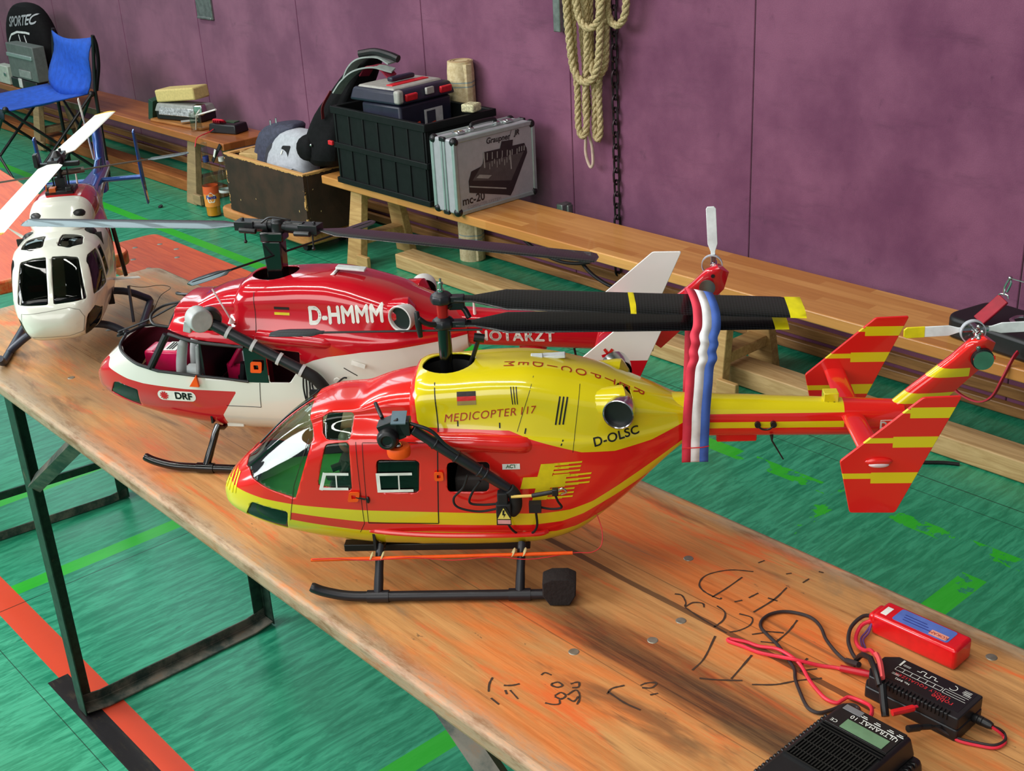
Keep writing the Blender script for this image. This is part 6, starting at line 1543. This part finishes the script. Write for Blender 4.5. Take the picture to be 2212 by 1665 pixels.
# black crate on the bench
M_CRATE = simple('crate_black_plastic', (14, 17, 17), .55, spec=.25, var=.2)
cr_t = thing('storage_crate', 'black folding crate on the gym bench left of the silver case', 'crate', (-3.840, 2.857, .351))
cw_, cd_, chh_ = .585, .330, .306
cb = MB(); t = .010
for sy in (-1, 1): cb.box((0, sy*(cd_/2-t/2), chh_/2), (cw_, t, chh_))
for sx in (-1, 1): cb.box((sx*(cw_/2-t/2), 0, chh_/2), (t, cd_-2*t, chh_))
cb.box((0, 0, .006), (cw_-.01, cd_-.01, .012)); cb.build('crate_shell', M_CRATE, cr_t, bevel=.003)
ribs = MB()
for z, h in ((chh_-.014, .028), (chh_*.50, .022), (.012, .022)):
    for sy in (-1, 1): ribs.box((0, sy*(cd_/2+.002), z), (cw_+.014, .012, h))
    for sx in (-1, 1): ribs.box((sx*(cw_/2+.002), 0, z), (.012, cd_+.010, h))
for k in range(7):
    for sy in (-1, 1): ribs.box((-cw_/2+.012+k*(cw_-.024)/6, sy*(cd_/2+.001), chh_/2), (.010, .008, chh_-.02))
ribs.build('crate_ribs', M_CRATE, cr_t, bevel=.002)
# toolbox standing in the crate
M_NAVY = simple('toolbox_navy_plastic', (30, 32, 50), .45); M_LGREY = simple('toolbox_grey_lid', (164, 162, 154), .5); M_LRED = simple('toolbox_red_latch', (206, 30, 40), .45)
tbx = thing('toolbox', 'navy toolbox with grey lid and red latches standing in the black crate', 'toolbox', (-3.855, 2.850, .3635), .10)
MB().box((0, 0, .165), (.215, .270, .330), None, 0, (1.0, 1.0)).build('toolbox_body', M_NAVY, tbx, bevel=.010)
ld = MB().box((-.02, 0, .358), (.285, .300, .050), None, 0, (.90, .92)).build('lid', M_NAVY, tbx, bevel=.012, seg=3)
MB().box((-.030, 0, .384), (.21, .255, .012), None, 0, (.92, .95)).build('lid_panel', M_LGREY, ld, bevel=.004)
MB().box((.015, 0, .391), (.035, .190, .006)).build('lid_stripe', M_LRED, ld, bevel=.002)
MB().box((.112, -.140, .365), (.03, .03, .05)).build('lid_corner', M_LGREY, ld, bevel=.008)
for y in (-.085, .095): MB().box((.121, y, .358), (.014, .058, .026), Matrix.Rotation(.15, 3, 'Y')).build('latch', M_LRED, tbx, bevel=.004)
MB().box((.122, .010, .366), (.012, .040, .026)).build('lock_plate', M_LGREY, tbx, bevel=.003)
sl = MB().box((.1085, .035, .250), (.003, .095, .090)).build('sticker', simple('toolbox_sticker', (186, 190, 190), .5), tbx, bevel=.0005)
MB().box((.1105, .020, .258), (.001, .045, .060)).build('sticker_print', simple('sticker_dark', (50, 52, 66), .5), sl)
for y, z in ((-.062, .245), (.018, .232)): MB().box((.1112, y, z), (.0012, .048, .020), Matrix.Rotation(.2, 3, 'X')).build('sticker_tool', simple('sticker_orange', (214, 74, 44), .5), sl, bevel=.0004)
MB().box((-.02, 0, .405), (.03, .12, .018)).build('lid_handle', M_NAVY, ld, bevel=.006)
# small packet on the crate rim
pk = MB().box((-3.565, 2.930, .676), (.055, .060, .030), Matrix.Rotation(.3, 3, 'Z'))
pk_o = pk.build('paper_packet', simple('crumpled_packet', (196, 190, 150), .6, var=.4, scale=160), None, bevel=.006); tag(pk_o, 'small crumpled pale packet on the crate rim above the silver case', 'packet')
# pale roll standing behind the bench
def roll_mat():
    m = Mat('cream_roll_cloth', rough=.9, spec=.1); x, y, z = m.co()
    st = z.within(.722, .727)+z.within(.706, .711)+z.within(.108, .113)+z.within(.092, .097)
    n = m.noise(60, 4, .7); c = m.mix(n.ramp(.3, .7), lin(196, 176, 132), lin(222, 206, 164)); m.color(m.mix(st.min(1)*.75, c, lin(120, 150, 156))); m.bump(n, .3, .002); return m.m
rl = MB(); R0 = []
for z in (0, .05, .4, .76, .795, .802):
    r = []
    for k in range(48):
        a = 2*pi*k/48; rr_ = .0520 + (.0035*(k/48)) ; r.append(Vector((rr_*math.cos(a)*(1 if z < .79 else .94), rr_*math.sin(a)*(1 if z < .79 else .94), z)))
    R0.append(r)
rl.loft(R0)
fl_ = [(.046, -.026), (.058, -.020), (.0620, -.004), (.060, .006), (.052, .004), (.050, -.010)]
rl.prism(fl_, .79, Matrix.Translation((0, 0, .004)))
ro = rl.build('cloth_roll', roll_mat(), None); ro.location = (-3.80, 3.082, 0); tag(ro, 'tall cream cloth roll with blue stripes standing between bench and wall', 'roll')
for o in (ro,):
    ir = MB().lathe([(.046, 0), (.046, .004), (.040, .004), (.040, .0)], 30, Matrix.Translation((0, 0, .800)), cap=False); ir.lathe([(.034, 0), (.034, .004), (.028, .004), (.028, .0)], 26, Matrix.Translation((0.002, 0, .800)), cap=False); ir.build('roll_layers', simple('roll_end_beige', (176, 150, 112), .9), o)

# backpack leaning over the left end of the crate
M_NYLON = simple('black_nylon', (11, 10, 12), .8, spec=.2, var=.35, scale=70, bump=.25)
M_STRAPG = simple('grey_green_strap', (142, 152, 146), .7)
bpk = thing('backpack', 'black backpack with grey straps slumped over the left end of the black crate', 'backpack', (-4.28, 2.83, .358))
def blob(rings, n=24, wob=.006, seed=1):
    """rings: (x, y, z, rx, ry) stacked soft cross-sections"""
    R = []
    for i, (x, y, z, rx, ry) in enumerate(rings):
        r = []
        for k in range(n):
            a = 2*pi*k/n; ca, sa = math.cos(a), math.sin(a); p = .75
            q = Vector((math.copysign(abs(ca)**p, ca)*rx, math.copysign(abs(sa)**p, sa)*ry, 0))
            w_ = noise.noise(Vector((ca*1.7+seed, sa*1.7, i*.55)))*wob*2
            r.append(Vector((x, y, z))+q*(1+w_/max(rx, ry)))
        R.append(r)
    return MB().loft(R)
blob([(-.08, -.02, .012, .04, .05), (-.07, -.02, .018, .090, .095), (-.06, -.02, .05, .118, .115), (-.055, -.015, .10, .122, .120), (-.035, -.01, .16, .105, .11), (-.005, .0, .23, .088, .10), (.035, .02, .30, .072, .09), (.068, .05, .37, .060, .08), (.095, .08, .425, .048, .07), (.125, .10, .455, .035, .06), (.14, .11, .463, .01, .02)], wob=.010).build('bag_body', M_NYLON, bpk, sub=1)
blob([(-.115, -.10, .035, .03, .02), (-.11, -.11, .045, .055, .035), (-.108, -.115, .09, .060, .042), (-.10, -.11, .135, .045, .035), (-.095, -.10, .15, .015, .01)], wob=.006, seed=3).build('bag_pocket', M_NYLON, bpk, sub=1)
stp = MB()
def band(pts, w_, t=.006, up=(0, 1, 0)):
    P = smooth_path(pts, 8); vs = []
    for i, q in enumerate(P):
        T = (P[min(i+1, len(P)-1)]-P[max(i-1, 0)]).normalized(); b = Vector(up); b = (b-T*b.dot(T)).normalized(); n_ = T.cross(b)
        vs += [q+b*w_/2+n_*t/2, q-b*w_/2+n_*t/2, q-b*w_/2-n_*t/2, q+b*w_/2-n_*t/2]
    fs = []
    for i in range(len(P)-1):
        a = 4*i
        for k in range(4): fs.append((a+k, a+(k+1) % 4, a+4+(k+1) % 4, a+4+k))
    m_ = 4*(len(P)-1); fs += [(3, 2, 1, 0), (m_, m_+1, m_+2, m_+3)]
    return vs, fs
for pts, w_ in (([(.085, -.02, .36), (.125, -.01, .425), (.175, .01, .462), (.24, .05, .468), (.30, .06, .448)], .05), ([(.115, -.09, .335), (.155, -.07, .385), (.205, -.04, .425), (.27, .0, .440), (.33, .04, .425)], .045)): stp.add(*band(pts, w_))
stp.build('shoulder_strap', M_STRAPG, bpk)
hb_ = MB(); hb_.tube(smooth_path([(.165, .0, .478), (.22, .04, .486), (.30, .05, .478), (.34, .06, .466)], 6), .015, 10); hb_.build('padded_handle', M_BLACK, bpk)
MB().add(*band([(.20, -.01, .40), (.24, .0, .438), (.29, .02, .435), (.33, .03, .405)], .05)).build('red_lining', simple('dark_red_lining', (130, 16, 44), .7), bpk)
MB().add(*band([(.02, -.105, .225), (.045, -.115, .28), (.075, -.09, .34)], .012, .003)).build('red_piping', simple('dark_red_piping', (110, 14, 26), .7), bpk)
MB().box((.128, -.150, .152), (.030, .012, .018)).build('red_toggle', M_LRED, bpk, bevel=.003)
MB().sphere((-.045, -.135, .115), .006, 10, 8).build('snap', M_CHROME, bpk)

# worn wooden box on a low dolly, with bags and blocks inside
def box_paint():
    m = Mat('worn_brown_paint', rough=.6); x, y, z = m.co()
    n = m.noise(26, 5, .7); n2 = m.noise(9, 4, .6)
    sp = m.noise(38, 2, .5, (1, 1, .7))
    c = m.mix(n2.ramp(.3, .7), lin(44, 26, 18), lin(66, 40, 28))
    c = m.mix(sp.gt(.735), c, lin(214, 178, 120))
    topw = (z + (n-.5)*.03).gt(.252); ed_ = ((x.abs()) + (n-.5)*.02).gt(.313)*n.gt(.52)*y.lt(-.128)
    c = m.mix(topw.max(ed_), c, lin(206, 154, 90)); m.color(c); m.bump(n, .2, .003); return m.m
wbx = thing('wooden_box', 'worn brown wooden box with chipped paint holding bags on the floor', 'box', (-4.655, 2.775, .098))
bm_ = MB(); bw, bd, bh = .645, .270, .262
for sy in (-1, 1): bm_.box((0, sy*(bd/2-.010), bh/2), (bw, .020, bh))
for sx in (-1, 1): bm_.box((sx*(bw/2-.010), 0, bh/2), (.020, bd-.040, bh))
bm_.box((0, 0, .008), (bw-.04, bd-.04, .016)); bm_.build('box_boards', box_paint(), wbx, bevel=.002)
cp_ = MB()
for sx in (-1, 1): cp_.box((sx*(bw/2-.022), -.05, bh/2), (.024, .024, bh-.006))
cp_.build('corner_post', M_TRESTLE, wbx, bevel=.002)
dl = thing('wooden_dolly', 'low rounded wooden dolly board on the floor under the brown box', 'dolly', (-4.72, 2.785, 0))
MB().prism(rrect(.74, .300, .055, 6), .050, Matrix.Translation((0, 0, .045))).build('dolly_board', plain_wood('dolly_plywood', (176, 112, 58), (206, 144, 86), 9), dl, bevel=.010, seg=3)
for sx in (-1, 1):
    for sy in (-1, 1):
        cs = MB().cyl((sx*.27, sy*.09-.012, .022), (sx*.27, sy*.09+.012, .022), .022, n=18); cs.box((sx*.27, sy*.09, .040), (.035, .030, .012)); cs.build('caster', M_RUBBER, dl)
M_NAVYB = simple('blue_grey_nylon', (58, 60, 78), .7, var=.25, scale=60, bump=.2)
bg = thing('sports_bag', 'blue grey and white sports bag stuffed in the worn brown wooden box', 'bag', (-4.66, 2.800, .125))
blob([(-.16, .0, .00, .05, .06), (-.15, .0, .02, .105, .095), (-.14, 0, .12, .115, .095), (-.13, .01, .24, .118, .09), (-.10, .02, .325, .110, .085), (-.04, .03, .365, .09, .07), (.0, .03, .378, .03, .03)], wob=.007, seed=5).build('bag_body', M_NAVYB, bg, sub=1)
blob([(.02, -.02, .00, .08, .06), (.02, -.02, .03, .155, .085), (.02, -.02, .14, .160, .087), (.02, -.015, .22, .155, .083), (.035, .0, .285, .145, .075), (.06, .01, .345, .115, .060), (.075, .015, .36, .05, .02)], wob=.006, seed=9).build('white_panel', simple('pale_grey_nylon', (176, 180, 186), .65, var=.1, bump=.15, scale=60), bg, sub=1)
def patch(name, pts, mat, y):
    mb = MB(); mb.prism(pts, .004, Matrix(((1, 0, 0, 0), (0, math.sin(.25), 1, y), (0, math.cos(.25), 0, 0), (0, 0, 0, 1)))); return mb.build(name, mat, bg, bevel=.001)
M_DKP = simple('charcoal_patch', (52, 52, 60), .7)
patch('dark_patch', round_poly([(-.10, .15), (-.085, .275), (-.045, .31), (-.01, .16)], .012), M_DKP, -.142)
patch('black_patch', round_poly([(.02, .245), (.045, .308), (.105, .315), (.095, .248)], .008), M_PRINTK, -.145)
patch('black_swoosh', round_poly([(-.04, .28), (-.015, .20), (.04, .175), (.0, .21)], .005), M_PRINTK, -.144)
patch('logo_mark', round_poly([(.045, .272), (.052, .290), (.060, .290), (.053, .272)], .001), M_WHITE, -.151)
hd_ = MB(); hd_.add(*band([(.0, -.12, .16), (.03, -.125, .205), (.09, -.12, .225), (.15, -.10, .215)], .020, .006)); hd_.build('carry_strap', bpy.data.materials['pale_grey_nylon'], bg)
zp = MB()
for q in ((-.06, -.05, .372), (-.02, -.045, .385)): zp.tube([q, (q[0]+.008, q[1]-.004, q[2]+.022)], .004, 8)
zp.build('zip_pull', M_CHROME, bg)
M_BLK = plain_wood('pine_block', (186, 152, 92), (208, 176, 116), 11)
tag(MB().box((-4.885, 2.745, .340), (.095, .105, .040), Matrix.Rotation(.5, 3, 'Z')).build('wood_block', M_BLK, None, bevel=.003), 'short pine block lying on top in the corner of the brown box', 'block', 'offcut blocks in the brown box')
tag(MB().box((-4.900, 2.765, .298), (.120, .130, .040), Matrix.Rotation(.35, 3, 'Z')).build('wood_block', M_BLK, None, bevel=.003), 'larger pine block under the short one in the corner of the brown box', 'block', 'offcut blocks in the brown box')
tag(MB().box((-4.900, 2.765, .195), (.10, .12, .164)).build('wood_block', M_BLK, None, bevel=.003), 'upright pine block at the bottom of the brown box corner', 'block', 'offcut blocks in the brown box')

# bottles
M_BGLASS = glass_mat('bottle_glass', (.86, .88, .84))
bo = thing('drink_bottle', 'glass bottle of orange drink standing on the green floor by the bench end', 'bottle', (-5.265, 2.700, 0))
prof = [(.030, .001), (.0345, .004), (.0355, .012), (.0340, .05), (.0345, .13), (.0335, .165), (.024, .205), (.0155, .245), (.0135, .290), (.0135, .335), (.0150, .338), (.0150, .350), (.0130, .352)]
MB().lathe(prof, 28).build('bottle_glass', M_BGLASS, bo)
MB().lathe([(.0005, .006), (.0325, .008), (.0330, .05), (.0330, .075), (.0005, .075)], 24).build('orange_drink', simple('orange_drink', (232, 150, 10), .25, var=.05), bo)
lbm = Mat('orange_bottle_label', rough=.45); x, y, z = lbm.co(); nn = lbm.noise(26, 3, .6)
lbm.color(lbm.mix((z + (nn-.5)*.01).gt(.112), lin(236, 150, 60), lin(226, 96, 48)))
bl_ = MB().lathe([(.0362, .052), (.0362, .150)], 30, cap=False).build('label', lbm.m, bo)
ang0 = math.atan2(-2.70, 5.265)
def curved_text(txt, size, mat, r, z, a0, parent, name='lettering', **k):
    vs, fs = text_mesh(txt, size, **k); V = []
    for v in vs: a = a0+v.x/r; V.append(Vector((r*math.cos(a), r*math.sin(a), z+v.y)))
    return MB().add(V, fs).build(name, mat, parent, smooth=False)
vs_, fs_ = [], []
for k in range(28):
    a = 2*pi*k/28; rr_ = 1+.12*math.sin(5*a); q = (math.cos(a)*.021*rr_, math.sin(a)*.024*rr_); aa = ang0-.1+q[0]/.0366; vs_.append(Vector((.0366*math.cos(aa), .0366*math.sin(aa), .096+q[1])))
MB().add(vs_, [tuple(range(28))]).build('label_burst', M_WHITE, bl_, smooth=False)
curved_text('Fanta', .024, simple('label_blue', (36, 52, 140), .5), .0370, .099, ang0-.1, bl_, bold=.0010, shear=.1)
MB().lathe([(.0140, .262), (.0142, .290)], 20, cap=False).build('neck_band', simple('blue_neck_band', (44, 50, 120), .5), bo)
b2_ = thing('water_bottle', 'clear plastic bottle standing behind the orange drink beside the brown box', 'bottle', (-5.36, 2.83, 0))
MB().lathe([(.028, .001), (.033, .006), (.034, .03), (.0320, .05), (.034, .07), (.034, .14), (.030, .165), (.016, .20), (.0135, .215), (.0135, .235)], 26).build('bottle_body', glass_mat('clear_plastic', (.92, .94, .94)), b2_)
MB().lathe([(.0150, .225), (.0150, .245)], 18).build('bottle_cap', M_WHITE, b2_)
MB().lathe([(.0344, .075), (.0344, .088)], 26, cap=False).build('label', simple('pale_bottle_label', (206, 210, 206), .5), b2_)
tag(MB().lathe([(.020, 0), (.022, .004), (.022, .045), (.020, .048)], 22, Matrix.Translation((-5.17, 2.775, 0))).build('white_cup', simple('white_cup_plastic', (206, 200, 180), .5), None), 'small cream pot on the floor between the orange drink and the brown box', 'pot')

# on the left bench: tray, foam block on a grey cradle, jar with a rod, meter with red leads
tr_b = MB().prism(rrect(.46, .18, .02, 4), .012, Matrix.Translation((-5.755, 2.895, .3505)) @ Matrix.Rotation(.10, 4, 'Z')); tag(tr_b.build('wooden_tray', plain_wood('tray_wood', (150, 98, 50), (178, 122, 66), 13), None, bevel=.003), 'thin wooden board on the left bench under the grey equipment', 'board')
gc = thing('film_sealer', 'grey device with silver foil edge on the board, under the foam block', 'device', (-5.79, 2.900, .3635), .30)
MB().box((0, 0, .022), (.300, .115, .040)).build('device_base', M_BLACK, gc, bevel=.004)
MB().box((0, 0, .060), (.320, .120, .040), None, 0, (.9, .85)).build('device_body', simple('device_grey', (150, 152, 148), .45), gc, bevel=.006)
MB().box((.01, -.058, .045), (.27, .010, .040), Matrix.Rotation(-.2, 3, 'X')).build('foil_edge', simple('crinkled_foil', (196, 198, 198), .3, .6, var=.4, scale=90, bump=.4), gc, bevel=.003)
MB().box((.14, -.04, .062), (.05, .045, .05), Matrix.Rotation(.3, 3, 'Z')).build('chrome_clip', M_CHROME, gc, bevel=.006)
MB().box((.10, -.07, .012), (.10, .03, .004), Matrix.Rotation(.8, 3, 'Z')).build('paper_strip', simple('grey_paper_strip', (168, 170, 166), .6), gc)
fo = MB().box((0, 0, 0), (.270, .110, .062), Matrix.Rotation(.30, 3, 'Z') @ Matrix.Rotation(-.10, 3, 'Y'), 0); fo_o = fo.build('foam_block', simple('beige_foam', (206, 186, 120), .9, var=.08, scale=90, bump=.2), None, bevel=.008); fo_o.location = (-5.81, 2.905, .4885); tag(fo_o, 'beige foam block lying on the grey device on the left bench', 'foam')
gb = MB().box((-5.985, 2.835, .406), (.030, .075, .110), Matrix.Rotation(.35, 3, 'Y') @ Matrix.Rotation(.3, 3, 'Z')); tag(gb.build('green_card_box', simple('dark_green_card', (28, 66, 50), .6), None, bevel=.002), 'dark green carton leaning at the left of the foam block', 'carton')
jr = thing('glass_jar', 'clear jar with a white rod sticking out, in front of the foam block', 'jar', (-5.535, 2.815, .3510))
MB().lathe([(.026, 0), (.028, .003), (.028, .085), (.026, .090), (.0255, .086), (.0255, .004)], 24, cap=False).build('jar_wall', M_BGLASS, jr)
MB().tube([(-.010, .0, .004), (.010, .004, .080), (.040, .010, .105)], .0035, 8).tube([(.005, .004, .075), (.165, .03, .118)], .0042, 10).build('white_rod', simple('white_rod', (232, 226, 222), .4), jr)
mt = thing('charge_meter', 'black charger with red leads at the end of the left bench', 'charger', (-5.385, 2.905, .3505), .35)
MB().box((0, 0, .022), (.170, .100, .044), None, 0, (.94, .9)).build('meter_body', M_BLACK, mt, bevel=.006)
MB().box((.005, .020, .0455), (.070, .040, .003)).build('meter_screen', simple('meter_green', (44, 84, 52), .3), mt)
rlm = MB()
for k in range(4): rlm.tube(smooth_path([(-.07+k*.012, -.02, .046), (-.055+k*.012, -.035, .062), (-.03+k*.01, -.03, .060), (-.035+k*.010, -.01, .047)], 5), .0042, 8)
rlm.build('red_leads', M_WR, mt)
hl = MB().tube(smooth_path([(-.05, -.05, .020), (-.052, -.085, .012), (-.045, -.175, .006), (-.040, -.205, -.03)], 5), .0025, 6); hl.build('hanging_lead', M_WR, mt)
# strap with a white tag hanging at the bench end
hs = MB(); hs.add(*band([(-5.185, 2.742, .345), (-5.195, 2.738, .33), (-5.225, 2.728, .29), (-5.245, 2.722, .262)], .018, .004, (1, 0, -.5))); hs_o = hs.build('hanging_strap', M_RUBBER, None); tag(hs_o, 'dark strap with a white tag hanging from the left bench end above the bottle', 'strap')
MB().box((-5.213, 2.722, .305), (.012, .004, .042), Matrix.Rotation(.55, 3, 'Y')).build('white_tag', M_WHITE, hs_o)
# ---------------------------------------------------------------- far left corner: camping chair, bags; right edge: transmitter; cables
M_BLUEF = simple('blue_canvas', (26, 84, 190), .75, var=.15, scale=30, bump=.2)
chr_ = thing('camping_chair', 'blue canvas folding chair in front of the left bench', 'chair', (-6.67, 2.42, 0))
def sheet(rows, t=.004):
    n = len(rows[0]); vs = [Vector(p) for r in rows for p in r]; fs = [(i*n+k, i*n+k+1, (i+1)*n+k+1, (i+1)*n+k) for i in range(len(rows)-1) for k in range(n-1)]
    return MB().add(vs, fs)
rows = []
for i in range(9):
    t = i/8; rows.append([(-.245+.07*t+.49*s_, .255+.05*t-.03*math.sin(pi*s_)*(1-t*.3)-.012*math.sin(7*t+3*s_), .455+.290*t-.02*math.sin(pi*s_)) for s_ in [k/8 for k in range(9)]])
o = sheet(rows).build('back_canvas', M_BLUEF, chr_, ang=80); q = o.modifiers.new('t', 'SOLIDIFY'); q.thickness = .006
rows = []
for i in range(9):
    t = i/8; rows.append([(-.260+.52*s_, .250-.44*t, .460-.015*t-.045*math.sin(pi*s_)*math.sin(pi*min(1, t*.9+.1))) for s_ in [k/8 for k in range(9)]])
o = sheet(rows).build('seat_canvas', M_BLUEF, chr_, ang=80); q = o.modifiers.new('t', 'SOLIDIFY'); q.thickness = .006
fv = MB().add([(-.255, -.195, .45), (.255, -.195, .45), (.25, -.20, .40), (.12, -.205, .415), (-.12, -.205, .415), (-.25, -.20, .40)], [(0, 1, 2, 3, 4, 5)]); o = fv.build('seat_flap', simple('dark_teal_canvas', (18, 40, 52), .8), chr_); q = o.modifiers.new('t', 'SOLIDIFY'); q.thickness = .004
for s in (-1, 1):
    MB().tube([(s*.255, .285, .02), (s*.262+.0, .292, .46), (s*.250+.07, .310, .755)], .0095, 10).build('back_tube', M_BLACK, chr_)
    MB().tube([(s*.262, .270, .020), (s*.262, -.19, .452)], .008, 10).build('side_leg', M_BLACK, chr_); MB().tube([(s*.270, -.19, .020), (s*.270, .262, .452)], .008, 10).build('side_leg', M_BLACK, chr_)
MB().tube([(-.258, -.19, .030), (.258, -.195, .448)], .007, 8).build('front_leg', M_BLACK, chr_); MB().tube([(.258, -.20, .030), (-.258, -.205, .448)], .007, 8).build('front_leg', M_BLACK, chr_)
MB().tube([(-.255, .275, .030), (.255, .27, .448)], .007, 8).build('rear_leg', M_BLACK, chr_); MB().tube([(.255, .287, .030), (-.255, .282, .448)], .007, 8).build('rear_leg', M_BLACK, chr_)
bp = MB(); bp.add(*band([(.262, .30, .47), (.31, .315, .60), (.322, .318, .70), (.318, .311, .75)], .022, .012, (1, 0, 0))); bp.build('side_web', M_NYLON, chr_)
for q in ((.262, -.19, .452), (-.262, -.19, .452), (.262, .27, .455), (-.262, .27, .455)): MB().sphere(q, .016, 12, 8).build('joint', M_BLACK, chr_)
for q in ((.262, .275, .012), (.268, -.19, .012), (-.262, .275, .012), (-.268, -.19, .012)): MB().cyl((q[0], q[1], 0), (q[0], q[1], .022), .014, n=12).build('rubber_foot', M_RUBBER, chr_)
# backpack on the bench
spk = thing('backpack', 'black sports backpack with white lettering on the bench at upper left', 'backpack', (-7.68, 2.925, .352))
blob([(0, 0, .0, .20, .05), (0, 0, .01, .295, .085), (0, 0, .10, .315, .092), (.0, 0, .25, .310, .092), (0, 0, .34, .280, .085), (0, .0, .41, .215, .072), (0, 0, .455, .14, .05), (0, 0, .468, .04, .02)], n=32, wob=.004, seed=12).build('bag_body', M_NYLON, spk, sub=1)
bvS = BVHTree.FromObject([o for o in spk.children][0], bpy.context.evaluated_depsgraph_get())
drape_text('lettering', 'SPORTEC', bvS, simple('grey_white_print', (176, 180, 184), .6), spk, SIDE(.055, .372, .10), .078, (0, 1, 0), shear=.25, bold=.002, off=.004)
pip = [[(-.17, .17), (-.16, .245), (-.10, .285), (.0, .308), (.12, .312), (.17, .308)], [(.02, .295), (.05, .215)], [(.10, .295), (.14, .21)], [(-.22, .12), (-.17, .21)], [(-.28, .10), (-.24, .06), (-.225, .0)]]
lines_side('white_piping', pip, .012, bvS, simple('white_piping', (214, 218, 216), .6), spk)
sc_ = thing('grey_case', 'grey plastic case with aluminium edge in front of the black backpack', 'case', (-7.475, 2.790, .352))
MB().box((0, .0, .16), (.40, .075, .20)).build('case_body', simple('case_grey_plastic', (96, 104, 100), .5), sc_, bevel=.005)
MB().box((-.01, -.040, .195), (.37, .012, .022)).build('aluminium_edge', M_ALU, sc_, bevel=.003); MB().box((.03, -.040, .095), (.17, .008, .045)).build('light_panel', simple('case_light_panel', (138, 144, 140), .5), sc_, bevel=.003)
MB().box((-.02, .0, .03), (.38, .085, .058)).build('black_base', M_BLACK, sc_, bevel=.006)
MB().box((-.055, -.046, .036), (.045, .010, .055)).build('grey_lever', bpy.data.materials['pale_exhaust_ring'], sc_, bevel=.004)
sb = thing('silver_box', 'small pale silver box standing on the bench at the left edge', 'box', (-7.83, 2.785, .352))
MB().box((0, 0, .055), (.17, .055, .110)).build('box_body', simple('pale_silver_box', (176, 184, 172), .5), sb, bevel=.005); MB().box((.04, -.030, .06), (.03, .006, .02)).build('box_catch', M_CHROME, sb, bevel=.002)
# transmitter with red neck strap on the right bench
tx = thing('transmitter', 'black radio transmitter with a red strap lying on the bench at right edge', 'transmitter', (-1.335, 2.835, .351), -.15)
MB().prism(round_poly([(-.175, -.055), (-.155, -.085), (.155, -.085), (.175, -.055), (.165, .075), (.12, .095), (-.12, .095), (-.165, .075)], .02), .058).build('tx_body', simple('tx_black_plastic', (20, 20, 22), .5), tx, bevel=.010, seg=3)
for x in (-.03, .09):
    g = MB().lathe([(.034, 0), (.036, .004), (.030, .008), (.024, .006), (.022, .001)], 28, Matrix.Translation((x+.02, .020, .0575)), cap=False).build('gimbal_ring', M_CHROME, tx)
    MB().lathe([(.0001, .001), (.024, .003)], 24, Matrix.Translation((x+.02, .020, .0575)), cap=False).build('gimbal_boot', M_RUBBER, g); MB().tube([(x+.02, .020, .058), (x+.02, .018, .100)], [.003, .0035], 10).build('stick', M_CHROME, g)
M_STRAP = simple('crimson_strap', (170, 20, 44), .6)
st = MB().add(*band([(-.075, -.075, .066), (-.062, -.052, .090), (-.045, -.025, .122)], .034, .009, (1, .2, 0))); st_o = st.build('neck_strap', M_STRAP, tx, bevel=.002)
mc = MB(); mc.tube(smooth_path([(-.060, -.027, .124), (-.055, -.026, .132), (-.038, -.022, .132), (-.033, -.022, .124)], 4), .0024, 8); mc.tube(smooth_path([(-.045, -.024, .130), (-.048, -.022, .150), (-.040, -.018, .172), (-.034, -.018, .165), (-.040, -.022, .140)], 5), .0030, 8); mc.sphere((-.038, -.018, .176), .006, 10, 8); mc.tube([(-.036, -.018, .176), (.12, .01, .165)], .0016, 6); mc.build('snap_hook', M_CHROME, st_o)
ls = MB().add(*band([(.06, -.095, .03), (.062, -.118, .015), (.055, -.135, -.03), (.035, -.14, -.085), (.0, -.142, -.112), (-.05, -.142, -.112), (-.085, -.142, -.098)], .010, .004, (0, -1, .3))); ls.build('strap_loop', M_STRAP, st_o)
# cables drooping below the bench onto the floor
M_CABLE = simple('black_cable', (22, 16, 18), .6)
cbd = MB(); cbd.tube(smooth_path([(-3.46, 2.975, .26), (-3.40, 2.975, .215), (-3.28, 2.975, .165), (-3.14, 2.975, .150), (-3.00, 2.975, .185), (-2.94, 2.975, .26)], 8), .0065, 8)
tag(cbd.build('black_cable', M_CABLE, None), 'long black cable drooping in a wide bow beneath the gold bench', 'cable')
cbd = MB(); cbd.tube(smooth_path([(-3.13, 3.0, .25), (-3.10, 3.002, .18), (-3.03, 3.002, .125), (-2.92, 3.002, .098), (-2.84, 3.0, .13), (-2.80, 3.0, .25)], 8), .0065, 8)
tag(cbd.build('black_cable', M_CABLE, None), 'shorter black cable loop hanging beneath the gold bench, right of the wide bow', 'cable')
cbd = MB(); cbd.tube(smooth_path([(-1.53, 2.700, .005), (-1.50, 2.725, .005), (-1.465, 2.755, .005), (-1.43, 2.775, .005)], 6), .005, 8)
tag(cbd.build('black_cable', M_CABLE, None), 'short black cable end on the floor behind the striped near fin', 'cable')
cbd = MB(); cbd.tube(smooth_path([(-2.55, 2.62, .004), (-2.42, 2.55, .004), (-2.30, 2.50, .004), (-2.22, 2.47, .004)], 6), .004, 8)
tag(cbd.build('black_cable', M_CABLE, None), 'black cable running over the green floor behind the ribbon', 'cable')
MB and tag(MB().lathe([(.0005, -.004), (.012, -.003), (.012, .003), (.0005, .004)], 14, Matrix.Translation((-5.62, 2.60, .006)) @ Matrix.Rotation(.4, 4, 'X')).build('cable_end', M_CABLE, None), 'small dark scrap on the floor left of the orange drink bottle', 'scrap')
